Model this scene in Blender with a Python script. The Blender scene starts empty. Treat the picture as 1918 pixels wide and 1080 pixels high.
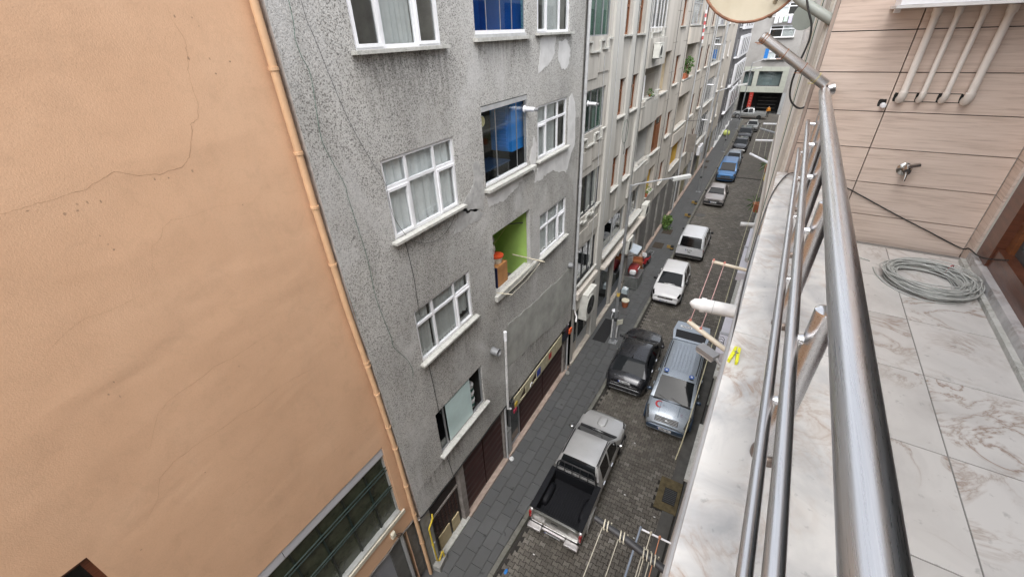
import bpy, math, random
from mathutils import Vector, Matrix
rnd = random.Random(7)
PI = math.pi
scene = bpy.context.scene
col = scene.collection

# ------------------------------------------------------------------ camera
cam = bpy.data.cameras.new('Camera')
cam.sensor_width = 36.0
cam.lens = 36.0 * 780.0 / 1918.0
cam.clip_start = 0.02
cam.clip_end = 600.0
camo = bpy.data.objects.new('Camera', cam)
col.objects.link(camo)
right = Vector((0.86693989, 0.49724834, -0.03404874))
down = Vector((0.23510234, -0.46821878, -0.85176174))
fwd = Vector((-0.43947937, 0.73042129, -0.52282178))
camo.matrix_world = Matrix(((right.x, -down.x, -fwd.x, 0.0), (right.y, -down.y, -fwd.y, 0.0),
                            (right.z, -down.z, -fwd.z, 14.0), (0, 0, 0, 1)))
scene.camera = camo

# ------------------------------------------------------------------ sky, sun, exposure
SUN_EL, SUN_AZ = math.radians(60), math.radians(158)
world = bpy.data.worlds.new('World')
scene.world = world
world.use_nodes = True
wn, wl = world.node_tree.nodes, world.node_tree.links
wn.clear()
wo = wn.new('ShaderNodeOutputWorld'); bg = wn.new('ShaderNodeBackground'); sk = wn.new('ShaderNodeTexSky'); hs = wn.new('ShaderNodeHueSaturation')
sk.sky_type = 'NISHITA'; sk.sun_disc = False
sk.sun_elevation = SUN_EL; sk.sun_rotation = SUN_AZ
sk.air_density = 1.0; sk.dust_density = 4.0; sk.ozone_density = 1.0
hs.inputs['Saturation'].default_value = 0.22        # a closed cloud cover: nearly colourless sky
wl.new(sk.outputs[0], hs.inputs['Color']); wl.new(hs.outputs[0], bg.inputs['Color']); wl.new(bg.outputs[0], wo.inputs[0])
bg.inputs['Strength'].default_value = 0.15
sun = bpy.data.lights.new('Sun', 'SUN')
sun.energy = 0.7; sun.angle = math.radians(60); sun.color = (1.0, 0.97, 0.93)
suno = bpy.data.objects.new('Sun', sun); col.objects.link(suno)
sd = Vector((math.sin(SUN_AZ) * math.cos(SUN_EL), math.cos(SUN_AZ) * math.cos(SUN_EL), math.sin(SUN_EL)))
suno.rotation_euler = sd.to_track_quat('Z', 'Y').to_euler()
suno.location = (0, 0, 40)
vs = scene.view_settings
scene.display_settings.display_device = 'sRGB'
vs.view_transform = 'Standard'; vs.look = 'None'; vs.gamma = 1.0; vs.use_curve_mapping = False
vs.exposure = 1.52
try:
    scene.cycles.max_bounces = 8; scene.cycles.diffuse_bounces = 4; scene.cycles.glossy_bounces = 3
    scene.cycles.transparent_max_bounces = 8; scene.cycles.caustics_reflective = False; scene.cycles.caustics_refractive = False
except Exception:
    pass

# ------------------------------------------------------------------ mesh helpers
class Frame:
    """a along the wall, b up, c out of the wall"""
    def __init__(s, o, u, n):
        s.o, s.u, s.n = Vector(o), Vector(u).normalized(), Vector(n).normalized()
    def P(s, a, b, c=0.0):
        p = s.o + s.u * a + s.n * c
        return (p.x, p.y, p.z + b)

class MB:
    def __init__(s):
        s.v, s.f, s.t = [], [], []
    def add(s, vs_, fs):
        k = len(s.v); s.v.extend(vs_); s.f.extend(tuple(i + k for i in f) for f in fs)
        return s
    def box(s, x0, x1, y0, y1, z0, z1):
        v = [(x, y, z) for z in (z0, z1) for y in (y0, y1) for x in (x0, x1)]
        return s.add(v, [(0, 2, 3, 1), (4, 5, 7, 6), (0, 1, 5, 4), (2, 6, 7, 3), (0, 4, 6, 2), (1, 3, 7, 5)])
    def fbox(s, F, a0, a1, b0, b1, c0, c1):
        v = [F.P(a, b, c) for c in (c0, c1) for b in (b0, b1) for a in (a0, a1)]
        return s.add(v, [(0, 2, 3, 1), (4, 5, 7, 6), (0, 1, 5, 4), (2, 6, 7, 3), (0, 4, 6, 2), (1, 3, 7, 5)])
    def fquad(s, F, pts):
        return s.add([F.P(*p) for p in pts], [tuple(range(len(pts)))])
    def obox(s, c, e1, e2, e3):
        c, e1, e2, e3 = map(Vector, (c, e1, e2, e3))
        v = [tuple(c + e1 * i + e2 * j + e3 * k) for k in (-1, 1) for j in (-1, 1) for i in (-1, 1)]
        return s.add(v, [(0, 2, 3, 1), (4, 5, 7, 6), (0, 1, 5, 4), (2, 6, 7, 3), (0, 4, 6, 2), (1, 3, 7, 5)])
    def tube(s, pts, r, n=8, caps=True, closed=False):
        pts = [Vector(p) for p in pts]; m = len(pts); k0 = len(s.v); up = None
        rs = r if isinstance(r, (list, tuple)) else [r] * m
        for i, p in enumerate(pts):
            if closed: d = pts[(i + 1) % m] - pts[i - 1]
            else: d = pts[min(i + 1, m - 1)] - pts[max(i - 1, 0)]
            d = d.normalized() if d.length > 1e-9 else Vector((0, 0, 1))
            if up is None:
                up = Vector((0, 0, 1)) if abs(d.z) < .9 else Vector((1, 0, 0))
            a = d.cross(up)
            if a.length < 1e-5: a = d.cross(Vector((0.3, 1, 0.2)))
            a.normalize(); b = a.cross(d).normalized(); up = b
            for j in range(n):
                t = 2 * PI * j / n
                s.v.append(tuple(p + (a * math.cos(t) + b * math.sin(t)) * rs[i]))
        for i in range(m if closed else m - 1):
            for j in range(n):
                q = (i + 1) % m
                s.f.append((k0 + i * n + j, k0 + i * n + (j + 1) % n, k0 + q * n + (j + 1) % n, k0 + q * n + j))
        if caps and not closed:
            s.f.append(tuple(k0 + j for j in reversed(range(n))))
            s.f.append(tuple(k0 + (m - 1) * n + j for j in range(n)))
        return s
    def ribbon(s, F, pts, w, c):
        pts = [Vector((p[0], p[1])) for p in pts]; k0 = len(s.v); m = len(pts)
        for i, p in enumerate(pts):
            d = (pts[min(i + 1, m - 1)] - pts[max(i - 1, 0)]).normalized()
            nn = Vector((-d.y, d.x)); ww = w * (.35 + .65 * math.sin(PI * (i + .4) / m)) * (.6 + .8 * rnd.random())
            for q in (p - nn * ww / 2, p + nn * ww / 2): s.v.append(F.P(q.x, q.y, c))
        for i in range(m - 1): s.f.append((k0 + 2 * i, k0 + 2 * i + 2, k0 + 2 * i + 3, k0 + 2 * i + 1))
        return s
    def lathe(s, o, axis, prof, n=16):
        o, ax = Vector(o), Vector(axis).normalized()
        a = ax.cross(Vector((0, 0, 1)) if abs(ax.z) < .9 else Vector((1, 0, 0))).normalized(); b = ax.cross(a)
        k0 = len(s.v)
        for (h, r) in prof:
            for j in range(n):
                t = 2 * PI * j / n
                s.v.append(tuple(o + ax * h + (a * math.cos(t) + b * math.sin(t)) * r))
        for i in range(len(prof) - 1):
            for j in range(n): s.f.append((k0 + i * n + j, k0 + i * n + (j + 1) % n, k0 + (i + 1) * n + (j + 1) % n, k0 + (i + 1) * n + j))
        s.f.append(tuple(k0 + j for j in reversed(range(n)))); s.f.append(tuple(k0 + (len(prof) - 1) * n + j for j in range(n)))
        return s
    def prism(s, F, poly, c0, c1):
        n = len(poly); v = [F.P(a, b, c0) for a, b in poly] + [F.P(a, b, c1) for a, b in poly]
        return s.add(v, [tuple(range(n)), tuple(range(2 * n - 1, n - 1, -1))] + [(i, (i + 1) % n, n + (i + 1) % n, n + i) for i in range(n)])
    def mesh(s, name, m, smooth=False):
        me = bpy.data.meshes.new(name); me.from_pydata(s.v, [], s.f); me.update()
        bmfix(me)
        if m: me.materials.append(m)
        if smooth:
            me.polygons.foreach_set('use_smooth', [True] * len(me.polygons))
            try: me.set_sharp_from_angle(angle=math.radians(40))
            except Exception: pass
        return me

import bmesh
def bmfix(me):
    if len(me.polygons) > 60000: return
    b = bmesh.new(); b.from_mesh(me); bmesh.ops.recalc_face_normals(b, faces=b.faces); b.to_mesh(me); b.free()

def cr_(pts, n=6):
    P_ = [Vector(p) for p in pts]; out_ = []
    for i in range(len(P_) - 1):
        a, b, c, d = P_[max(i - 1, 0)], P_[i], P_[i + 1], P_[min(i + 2, len(P_) - 1)]
        for k in range(n):
            t = k / n; out_.append(tuple(.5 * ((2 * b) + (c - a) * t + (2 * a - 5 * b + 4 * c - d) * t * t + (3 * b - a - 3 * c + d) * t ** 3)))
    out_.append(tuple(P_[-1])); return out_
WORLD = {}
def thing(name, label, cat, loc=(0, 0, 0), rz=0.0, group=None, world=False):
    o = bpy.data.objects.new(name, None); col.objects.link(o)
    o.empty_display_size = .2; o.location = loc; o.rotation_euler = (0, 0, rz)
    o['label'] = label; o['category'] = cat
    if group: o['group'] = group
    if world: WORLD[o] = Vector(loc)
    return o
def link(name, me, parent=None, loc=None):
    o = bpy.data.objects.new(name, me); col.objects.link(o)
    if parent is not None:
        o.parent = parent
        if parent in WORLD: o.location = -WORLD[parent]
    if loc is not None: o.location = Vector(o.location) + Vector(loc)
    return o
def obj(name, mb, m, parent=None, smooth=False, kind=None):
    o = link(name, mb.mesh(name, m, smooth), parent)
    if kind: o['kind'] = kind
    return o
def tag(o, label, cat, group=None):
    o['label'] = label; o['category'] = cat
    if group: o['group'] = group
    return o
def struct(name, mb, m, smooth=False):
    return obj(name, mb, m, None, smooth, 'structure')
def solo(name, mb, m, label, cat, group=None, smooth=False):
    return tag(obj(name, mb, m, None, smooth), label, cat, group)
def copy_tree(o, parent=None):
    c = o.copy(); col.objects.link(c)
    if parent is not None: c.parent = parent
    for ch in list(o.children): copy_tree(ch, c)
    return c

# ------------------------------------------------------------------ materials
def newmat(name):
    m = bpy.data.materials.new(name); m.use_nodes = True
    nt = m.node_tree; b = nt.nodes.get('Principled BSDF')
    return m, nt, b
def nd(nt, t, **kw):
    n = nt.nodes.new(t)
    for k, v in kw.items():
        if k in n.inputs: n.inputs[k].default_value = v
        else: setattr(n, k, v)
    return n
def c4(c): return (c[0], c[1], c[2], 1.0)
def ramp(nt, fac, stops):
    r = nt.nodes.new('ShaderNodeValToRGB'); e = r.color_ramp.elements
    while len(e) < len(stops): e.new(0.5)
    for i, (p, c) in enumerate(stops):
        e[i].position = p; e[i].color = c4(c) if not isinstance(c, (int, float)) else (c, c, c, 1)
    nt.links.new(fac, r.inputs[0]); return r.outputs[0]
def mix(nt, fac, a, b, mode='MIX'):
    m = nt.nodes.new('ShaderNodeMix'); m.data_type = 'RGBA'; m.blend_type = mode
    for s, v in ((m.inputs[0], fac), (m.inputs[6], a), (m.inputs[7], b)):
        if hasattr(v, 'links') or hasattr(v, 'is_linked'): nt.links.new(v, s)
        elif isinstance(v, (int, float)): s.default_value = v
        else: s.default_value = c4(v)
    return m.outputs[2]
def noise(nt, vec, scale, detail=3.0, rough=.55, dist=0.0):
    n = nd(nt, 'ShaderNodeTexNoise'); n.inputs['Scale'].default_value = scale; n.inputs['Detail'].default_value = detail
    n.inputs['Roughness'].default_value = rough; n.inputs['Distortion'].default_value = dist
    if vec is not None: nt.links.new(vec, n.inputs['Vector'])
    return n.outputs['Fac']
def objvec(nt, scale=(1, 1, 1), rand=0.0):
    t = nt.nodes.new('ShaderNodeTexCoord'); mp = nt.nodes.new('ShaderNodeMapping')
    mp.inputs['Scale'].default_value = scale
    nt.links.new(t.outputs['Object'], mp.inputs['Vector'])
    if rand:
        oi = nt.nodes.new('ShaderNodeObjectInfo'); mm = nt.nodes.new('ShaderNodeMath'); mm.operation = 'MULTIPLY'; mm.inputs[1].default_value = rand
        cb = nt.nodes.new('ShaderNodeCombineXYZ')
        nt.links.new(oi.outputs['Random'], mm.inputs[0])
        for i in range(3): nt.links.new(mm.outputs[0], cb.inputs[i])
        nt.links.new(cb.outputs[0], mp.inputs['Location'])
    return mp.outputs[0]
def bump(nt, b, h, strength=.3, dist=.01):
    n = nt.nodes.new('ShaderNodeBump'); n.inputs['Strength'].default_value = strength; n.inputs['Distance'].default_value = dist
    nt.links.new(h, n.inputs['Height']); nt.links.new(n.outputs[0], b.inputs['Normal'])
MC = {}
def M(name, c, rough=.75, var=.18, scale=3.0, bmp=0.0, bs=30.0, metal=0.0, coat=0.0, dirt=0.0, dirtc=(.08, .075, .065), stretch=(1, 1, 1), spec=.5):
    if name in MC: return MC[name]
    m, nt, b = newmat(name); v = objvec(nt, stretch)
    f = noise(nt, v, scale, 5, .6)
    lo = tuple(x * (1 - var) for x in c); hi = tuple(min(1, x * (1 + var)) for x in c)
    cc = ramp(nt, f, [(.3, lo), (.7, hi)])
    if dirt:
        d = noise(nt, v, scale * .45, 6, .7, .4)
        cc = mix(nt, ramp(nt, d, [(.48, 0.0), (.72, dirt)]), cc, dirtc)
    nt.links.new(cc, b.inputs['Base Color'])
    b.inputs['Roughness'].default_value = rough; b.inputs['Metallic'].default_value = metal
    b.inputs['Coat Weight'].default_value = coat; b.inputs['Coat Roughness'].default_value = .06
    b.inputs['Specular IOR Level'].default_value = spec
    if bmp: bump(nt, b, noise(nt, v, bs, 4, .6), bmp, .01)
    MC[name] = m; return m

def stucco_mat():
    m, nt, b = newmat('roughcast_stucco'); v = objvec(nt)
    f = noise(nt, v, 46, 4, .62)
    base = ramp(nt, f, [(.365, (.12, .117, .11)), (.45, (.37, .365, .35)), (.54, (.505, .50, .485)), (.72, (.57, .565, .55))])  # dark flecks put the shade of the roughcast hollows into the colour
    big = noise(nt, objvec(nt, (1, 1, .45)), .55, 5, .65, .5)
    base = mix(nt, ramp(nt, big, [(.40, 0.0), (.72, .6)]), base, (.40, .395, .38), 'MULTIPLY')
    lt = noise(nt, objvec(nt, (1, 1, .6)), .8, 4, .6, .6)
    base = mix(nt, ramp(nt, lt, [(.52, 0.0), (.68, .55)]), base, (.56, .56, .56))
    warm = noise(nt, v, .9, 3, .5)
    base = mix(nt, ramp(nt, warm, [(.5, 0.0), (.75, .12)]), base, (.42, .385, .32))
    nt.links.new(base, b.inputs['Base Color']); b.inputs['Roughness'].default_value = .95
    bump(nt, b, f, .55, .02); return m
def orange_mat():
    m, nt, b = newmat('orange_render'); v = objvec(nt)
    f = noise(nt, v, .8, 5, .55, .3)
    base = ramp(nt, f, [(.25, (.60, .378, .238)), (.55, (.65, .416, .266)), (.8, (.675, .445, .292))])
    st = noise(nt, objvec(nt, (1, 2.5, .5)), 1.1, 5, .7, .6)
    base = mix(nt, ramp(nt, st, [(.5, 0.0), (.85, .3)]), base, (.50, .34, .23))
    bl = noise(nt, v, 3.4, 6, .72, .7)
    base = mix(nt, ramp(nt, bl, [(.50, 0.0), (.74, .32)]), base, (.46, .295, .19))
    gr = noise(nt, v, 55, 3, .7)
    base = mix(nt, ramp(nt, gr, [(.30, .22), (.55, 0.0)]), base, (.42, .26, .165))
    nt.links.new(base, b.inputs['Base Color']); b.inputs['Roughness'].default_value = .85
    h1 = noise(nt, objvec(nt, (1, .6, 1.3)), 1.1, 2, .45, .3); h2 = noise(nt, v, 70, 3, .6)
    ad = nt.nodes.new('ShaderNodeMath'); ad.operation = 'MULTIPLY_ADD'; ad.inputs[1].default_value = .09
    nt.links.new(h2, ad.inputs[0]); nt.links.new(h1, ad.inputs[2])
    bump(nt, b, ad.outputs[0], .36, .055); return m
def marble_mat(name, base, vein, scale, rough, rand, amount, cloud=(.62, .63, .65), wide=1.0):
    m, nt, b = newmat(name); v = objvec(nt, (1, 1, 1), rand)
    n1 = noise(nt, v, scale, 6, .62, 1.6)
    s = nt.nodes.new('ShaderNodeMath'); s.operation = 'SUBTRACT'; s.inputs[1].default_value = .5; nt.links.new(n1, s.inputs[0])
    a = nt.nodes.new('ShaderNodeMath'); a.operation = 'ABSOLUTE'; nt.links.new(s.outputs[0], a.inputs[0])
    vn = ramp(nt, a.outputs[0], [(0.0, 1.0), (.016 * wide, .45), (.05 * wide, 0.0)])
    gate = ramp(nt, noise(nt, v, scale * .7, 3, .5), [(.42, 0.0), (.66, amount)])
    fac = nt.nodes.new('ShaderNodeMath'); fac.operation = 'MULTIPLY'; nt.links.new(vn, fac.inputs[0]); nt.links.new(gate, fac.inputs[1])
    cl = noise(nt, v, scale * 1.2, 5, .6, .8)
    bc = mix(nt, ramp(nt, cl, [(.42, 0.0), (.72, .9)]), base, cloud)
    sp = noise(nt, v, scale * 9, 3, .6)
    bc = mix(nt, ramp(nt, sp, [(.64, 0.0), (.74, .45)]), bc, tuple(x * .5 for x in cloud))
    nt.links.new(mix(nt, fac.outputs[0], bc, vein), b.inputs['Base Color'])
    b.inputs['Roughness'].default_value = rough; return m
def panel_mat():
    m, nt, b = newmat('wood_look_panel'); v = objvec(nt, (1.2, 1, 22), 9.0)
    f = noise(nt, v, 3.0, 6, .62, .5)
    c = ramp(nt, f, [(.3, (.47, .365, .305)), (.48, (.63, .515, .44)), (.7, (.70, .585, .51))])
    nt.links.new(c, b.inputs['Base Color']); b.inputs['Roughness'].default_value = .5
    bump(nt, b, f, .08, .004); return m
def paver_mat(name, attr):
    m, nt, b = newmat(name)
    if attr:
        at = nt.nodes.new('ShaderNodeAttribute'); at.attribute_name = 'tone'; r = at.outputs['Fac']
    else:
        oi = nt.nodes.new('ShaderNodeObjectInfo'); r = oi.outputs['Random']
    g = nt.nodes.new('ShaderNodeNewGeometry')
    base = ramp(nt, r, [(0.0, (.115, .102, .086)), (.5, (.165, .149, .127)), (.9, (.20, .183, .158)), (1.0, (.28, .262, .235))])
    n = noise(nt, g.outputs['Position'], 26, 5, .7)
    base = mix(nt, ramp(nt, n, [(.35, .5), (.7, 0.0)]), base, (.055, .05, .043))
    d = noise(nt, g.outputs['Position'], .6, 5, .7, .5)
    base = mix(nt, ramp(nt, d, [(.45, 0.0), (.7, .55)]), base, (.058, .054, .046))
    sp = noise(nt, g.outputs['Position'], 9, 2, .4)
    base = mix(nt, ramp(nt, sp, [(.73, 0.0), (.78, .5)]), base, (.34, .33, .31))
    nt.links.new(base, b.inputs['Base Color']); b.inputs['Roughness'].default_value = .62
    bump(nt, b, n, .35, .006); return m
def slab_mat():
    m, nt, b = newmat('sidewalk_slab_stone')
    oi = nt.nodes.new('ShaderNodeObjectInfo'); g = nt.nodes.new('ShaderNodeNewGeometry')
    base = ramp(nt, oi.outputs['Random'], [(0.0, (.070, .072, .074)), (.6, (.080, .082, .084)), (1.0, (.092, .094, .095))])
    n = noise(nt, g.outputs['Position'], 1.1, 6, .7, .4)
    base = mix(nt, ramp(nt, n, [(.42, .6), (.62, 0.0)]), base, (.07, .071, .07))
    s = noise(nt, g.outputs['Position'], 7, 4, .7, .3)
    base = mix(nt, ramp(nt, s, [(.68, 0.0), (.76, .45)]), base, (.33, .33, .31))
    k = noise(nt, g.outputs['Position'], 4.3, 2, .4)
    base = mix(nt, ramp(nt, k, [(.26, .8), (.3, 0.0)]), base, (.03, .03, .03))
    nt.links.new(base, b.inputs['Base Color']); b.inputs['Roughness'].default_value = .6
    bump(nt, b, noise(nt, g.outputs['Position'], 45, 4, .6), .25, .006); return m
def glass_mat(name, tint=(.96, .98, .98), refl=1.0, base=.1):
    m, nt, b = newmat(name); nt.nodes.remove(b)
    out = nt.nodes.get('Material Output')
    t = nd(nt, 'ShaderNodeBsdfTransparent'); t.inputs[0].default_value = c4(tint)
    g = nd(nt, 'ShaderNodeBsdfGlossy'); g.inputs['Roughness'].default_value = .03; g.inputs['Color'].default_value = (refl, refl, refl, 1)
    fr = nd(nt, 'ShaderNodeLayerWeight'); fr.inputs[0].default_value = .5
    pw = nd(nt, 'ShaderNodeMath'); pw.operation = 'POWER'; pw.inputs[1].default_value = 4.0; nt.links.new(fr.outputs['Facing'], pw.inputs[0])
    mr = nd(nt, 'ShaderNodeMapRange'); mr.inputs['To Min'].default_value = .05; mr.inputs['To Max'].default_value = .95; nt.links.new(pw.outputs[0], mr.inputs['Value'])
    mx = nd(nt, 'ShaderNodeMixShader')
    nt.links.new(mr.outputs[0], mx.inputs[0]); nt.links.new(t.outputs[0], mx.inputs[1]); nt.links.new(g.outputs[0], mx.inputs[2])
    nt.links.new(mx.outputs[0], out.inputs[0]); return m
def cloth_mat(name, c, trans=.35):
    m, nt, b = newmat(name); v = objvec(nt)
    nt.links.new(ramp(nt, noise(nt, v, 6, 4, .6), [(.3, tuple(x * .86 for x in c)), (.7, c)]), b.inputs['Base Color'])
    b.inputs['Roughness'].default_value = .9
    out = nt.nodes.get('Material Output'); t = nd(nt, 'ShaderNodeBsdfTranslucent'); t.inputs[0].default_value = c4(c)
    mx = nd(nt, 'ShaderNodeMixShader'); mx.inputs[0].default_value = trans * .35
    nt.links.new(b.outputs[0], mx.inputs[1]); nt.links.new(t.outputs[0], mx.inputs[2]); nt.links.new(mx.outputs[0], out.inputs[0]); return m
def steel_mat():
    m, nt, b = newmat('brushed_steel'); v = objvec(nt, (260, 3, 260))
    f = noise(nt, v, 2, 3, .6)
    nt.links.new(ramp(nt, f, [(.3, (.58, .58, .59)), (.7, (.68, .68, .69))]), b.inputs['Base Color'])
    b.inputs['Metallic'].default_value = 1.0
    nt.links.new(ramp(nt, f, [(.2, .24), (.8, .34)]), b.inputs['Roughness']); return m
def paint(name, c, metal=0.0, rough=.32):
    m, nt, b = newmat(name); v = objvec(nt)
    f = noise(nt, v, 2.2, 6, .7)
    nt.links.new(ramp(nt, f, [(.35, tuple(x * .9 for x in c)), (.7, c)]), b.inputs['Base Color'])
    d = noise(nt, v, 30, 4, .7)
    nt.links.new(ramp(nt, d, [(.3, rough * .8), (.75, rough * 1.35)]), b.inputs['Roughness'])
    b.inputs['Metallic'].default_value = metal
    b.inputs['Coat Weight'].default_value = .8; b.inputs['Coat Roughness'].default_value = .07; return m

STUCCO = stucco_mat(); ORANGE = orange_mat(); STEEL = steel_mat(); PANEL = panel_mat()
PAVER_O = paver_mat('paver_stone', False); PAVER_A = paver_mat('paver_stone_field', True); SLAB = slab_mat()
PARAPET = marble_mat('white_marble', (.60, .59, .57), (.33, .235, .175), 5.5, .5, 4.0, .75, (.37, .375, .385), 1.8)
TILE = marble_mat('veined_floor_tile', (.61, .59, .57), (.25, .165, .115), 3.0, .25, 11.0, .8, (.49, .47, .455))
SILLM = marble_mat('marble_sill', (.50, .50, .475), (.22, .22, .19), 6.0, .6, 3.0, .9, (.36, .36, .33))
PVC = M('white_pvc', (.76, .77, .80), .4, .06, 5)
PVCD = M('grimy_pvc', (.66, .66, .66), .5, .15, 6, dirt=.4)
GLASS = glass_mat('window_glass'); GLASSD = glass_mat('dark_glass', (.35, .40, .40)); GLASSB = glass_mat('blue_glass', (.62, .86, .95), .8)
GLASSG = glass_mat('green_tinted_glass', (.55, .72, .70))
CURT = cloth_mat('white_curtain', (.88, .89, .90)); LACE = cloth_mat('grey_net_curtain', (.60, .61, .61), .45); BEIGEC = cloth_mat('beige_curtain', (.62, .58, .48))
PINKC = cloth_mat('rose_curtain', (.52, .44, .40))
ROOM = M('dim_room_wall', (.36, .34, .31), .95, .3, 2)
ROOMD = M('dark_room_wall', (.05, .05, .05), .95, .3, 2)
BLACKM = M('black_rubber', (.018, .018, .018), .7, .3, 9)
DARKM = M('dark_metal', (.05, .052, .055), .5, .3, 8)
BEIGE = M('beige_render', (.47, .45, .415), .9, .14, 1.6, .3, 40, dirt=.8, dirtc=(.20, .185, .16), stretch=(1, 1.4, .16))
BEIGE2 = M('beige_pilaster_render', (.52, .51, .48), .9, .12, 1.0, .2, 40, dirt=.6, dirtc=(.26, .25, .23), stretch=(1, 1.4, .14))
CREAM = M('cream_render', (.51, .475, .43), .9, .10, 1.0, .2, 40, dirt=.6, dirtc=(.28, .25, .21), stretch=(1, 1.4, .16))
WCREAM = M('white_cream_render', (.76, .73, .68), .9, .08, 1.5, .3, 30, dirt=.25, dirtc=(.5, .46, .4))
CREAM2 = M('warm_cream_render', (.54, .50, .445), .9, .10, .8, .2, 40, dirt=.55, dirtc=(.32, .28, .23), stretch=(1, 1.4, .16))
WOODB = M('red_brown_wood', (.20, .075, .03), .5, .3, 4, stretch=(6, 6, 1))
WOODD = M('dark_red_wood', (.105, .035, .017), .35, .35, 5, .1, 30, coat=.3, stretch=(1, 1, 9))
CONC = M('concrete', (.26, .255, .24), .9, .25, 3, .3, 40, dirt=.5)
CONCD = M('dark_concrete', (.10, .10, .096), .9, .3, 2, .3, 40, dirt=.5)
PLASTER = M('smooth_grey_plaster', (.34, .345, .325), .9, .2, 1.6, .3, 25, dirt=.45, dirtc=(.19, .19, .175))
WHITEP = M('white_filler_plaster', (.60, .60, .60), .9, .12, 3, .25, 25, dirt=.3, dirtc=(.42, .42, .41))
GALV = M('galvanised_steel', (.36, .37, .385), .45, .15, 6, metal=.6)
GREYP = M('grey_pipe_paint', (.42, .43, .44), .5, .12, 6, dirt=.3)
GREEN = M('lime_green_wall', (.36, .55, .14), .85, .1, 2)
BLUEP = M('blue_paint', (.02, .17, .50), .5, .12, 3)
YELLOWW = M('ochre_wall', (.62, .42, .10), .85, .12, 2)
TERRA = M('terracotta', (.36, .11, .05), .8, .2, 6)
LEAF = M('leaf_green', (.06, .13, .025), .6, .45, 9); LEAF2 = M('pale_leaf_green', (.11, .19, .04), .6, .4, 9)

# ------------------------------------------------------------------ building helpers
FL = Frame((-5.6, 0, 0), (0, 1, 0), (1, 0, 0))          # house row across the street
def facade(th, name, F, a0, a1, b0, b1, ops, m, reveal=.22, slant=None):
    As = sorted({a0, a1, *[o[0] for o in ops], *[o[1] for o in ops]}); Bs = sorted({b0, b1, *[o[2] for o in ops], *[o[3] for o in ops]})
    mb = MB()
    for i in range(len(As) - 1):
        for j in range(len(Bs) - 1):
            ca, cb = (As[i] + As[i + 1]) / 2, (Bs[j] + Bs[j + 1]) / 2
            if any(o[0] < ca < o[1] and o[2] < cb < o[3] for o in ops): continue
            q = []
            for a, b in ((As[i], Bs[j]), (As[i + 1], Bs[j]), (As[i + 1], Bs[j + 1]), (As[i], Bs[j + 1])):
                if slant and a == a0: a = a0 + slant(b)
                q.append((a, b, 0))
            mb.fquad(F, q)
    for (a, a2, b, b2) in ops:
        r = -reveal
        mb.fquad(F, [(a, b, 0), (a, b2, 0), (a, b2, r), (a, b, r)]); mb.fquad(F, [(a2, b, 0), (a2, b2, 0), (a2, b2, r), (a2, b, r)])
        mb.fquad(F, [(a, b, 0), (a2, b, 0), (a2, b, r), (a, b, r)]); mb.fquad(F, [(a, b2, 0), (a2, b2, 0), (a2, b2, r), (a, b2, r)])
    return obj(name, mb, m, th)
def shell(th, F, a0, a1, b0, b1, depth, m, rm=None, c=-.02):
    mb = MB()
    mb.fquad(F, [(a0, b0, c), (a0, b0, -depth), (a0, b1, -depth), (a0, b1, c)]); mb.fquad(F, [(a1, b0, c), (a1, b0, -depth), (a1, b1, -depth), (a1, b1, c)])
    mb.fquad(F, [(a0, b0, -depth), (a1, b0, -depth), (a1, b1, -depth), (a0, b1, -depth)])
    obj('side_wall', mb, m, th)
    obj('roof', MB().fbox(F, a0 - .02, a1 + .02, b1 + .01, b1 + .2, -depth - .1, .1), rm or CONC, th)
def frame_bars(F, a0, a1, b0, b1, cols, tr, fw, c0, c1, trc=None):
    mb = MB()
    mb.fbox(F, a0, a0 + fw, b0, b1, c0, c1); mb.fbox(F, a1 - fw, a1, b0, b1, c0, c1)
    mb.fbox(F, a0 + fw, a1 - fw, b0, b0 + fw, c0, c1); mb.fbox(F, a0 + fw, a1 - fw, b1 - fw, b1, c0, c1)
    for x in cols: mb.fbox(F, x - fw / 2, x + fw / 2, b0 + fw, b1 - fw, c0 + .004, c1 - .004)
    if tr:
        xs = [a0 + fw] + [q for x in cols for q in (x - fw / 2, x + fw / 2)] + [a1 - fw]
        for i in range(0, len(xs), 2): mb.fbox(F, xs[i], xs[i + 1], tr - fw / 2, tr + fw / 2, c0 + .002, c1 - .002)
    return mb
def curtain(F, a0, a1, b0, b1, c, m, parent, waves=9, amp=.035, name='curtain'):
    mb = MB(); n = max(8, int((a1 - a0) * 26)); ph = rnd.random() * 6
    for i in range(n + 1):
        t = i / n; a = a0 + (a1 - a0) * t
        w = amp * (math.sin(t * waves * 6.28 + ph) + .5 * math.sin(t * waves * 2.7 * 6.28))
        mb.v.append(F.P(a, b0, c + w)); mb.v.append(F.P(a + w * .3, (b0 + b1) / 2, c + w * .8)); mb.v.append(F.P(a, b1, c + w * .35))
    for i in range(n):
        for k in (0, 1): mb.f.append((3 * i + k, 3 * i + 3 + k, 3 * i + 4 + k, 3 * i + 1 + k))
    return obj(name, mb, m, parent, True)
def room(F, a0, a1, b0, b1, c, d, m, parent, name='room'):
    mb = MB(); e = .35
    a0, a1, b0, b1 = a0 - e * .4, a1 + e * .4, b0 - e, b1 + e * .5
    mb.fquad(F, [(a0, b0, c), (a0, b0, c - d), (a0, b1, c - d), (a0, b1, c)]); mb.fquad(F, [(a1, b0, c), (a1, b0, c - d), (a1, b1, c - d), (a1, b1, c)])
    mb.fquad(F, [(a0, b0, c), (a1, b0, c), (a1, b0, c - d), (a0, b0, c - d)]); mb.fquad(F, [(a0, b1, c), (a1, b1, c), (a1, b1, c - d), (a0, b1, c - d)])
    mb.fquad(F, [(a0, b0, c - d), (a1, b0, c - d), (a1, b1, c - d), (a0, b1, c - d)])
    return obj(name, mb, m, parent)
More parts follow.
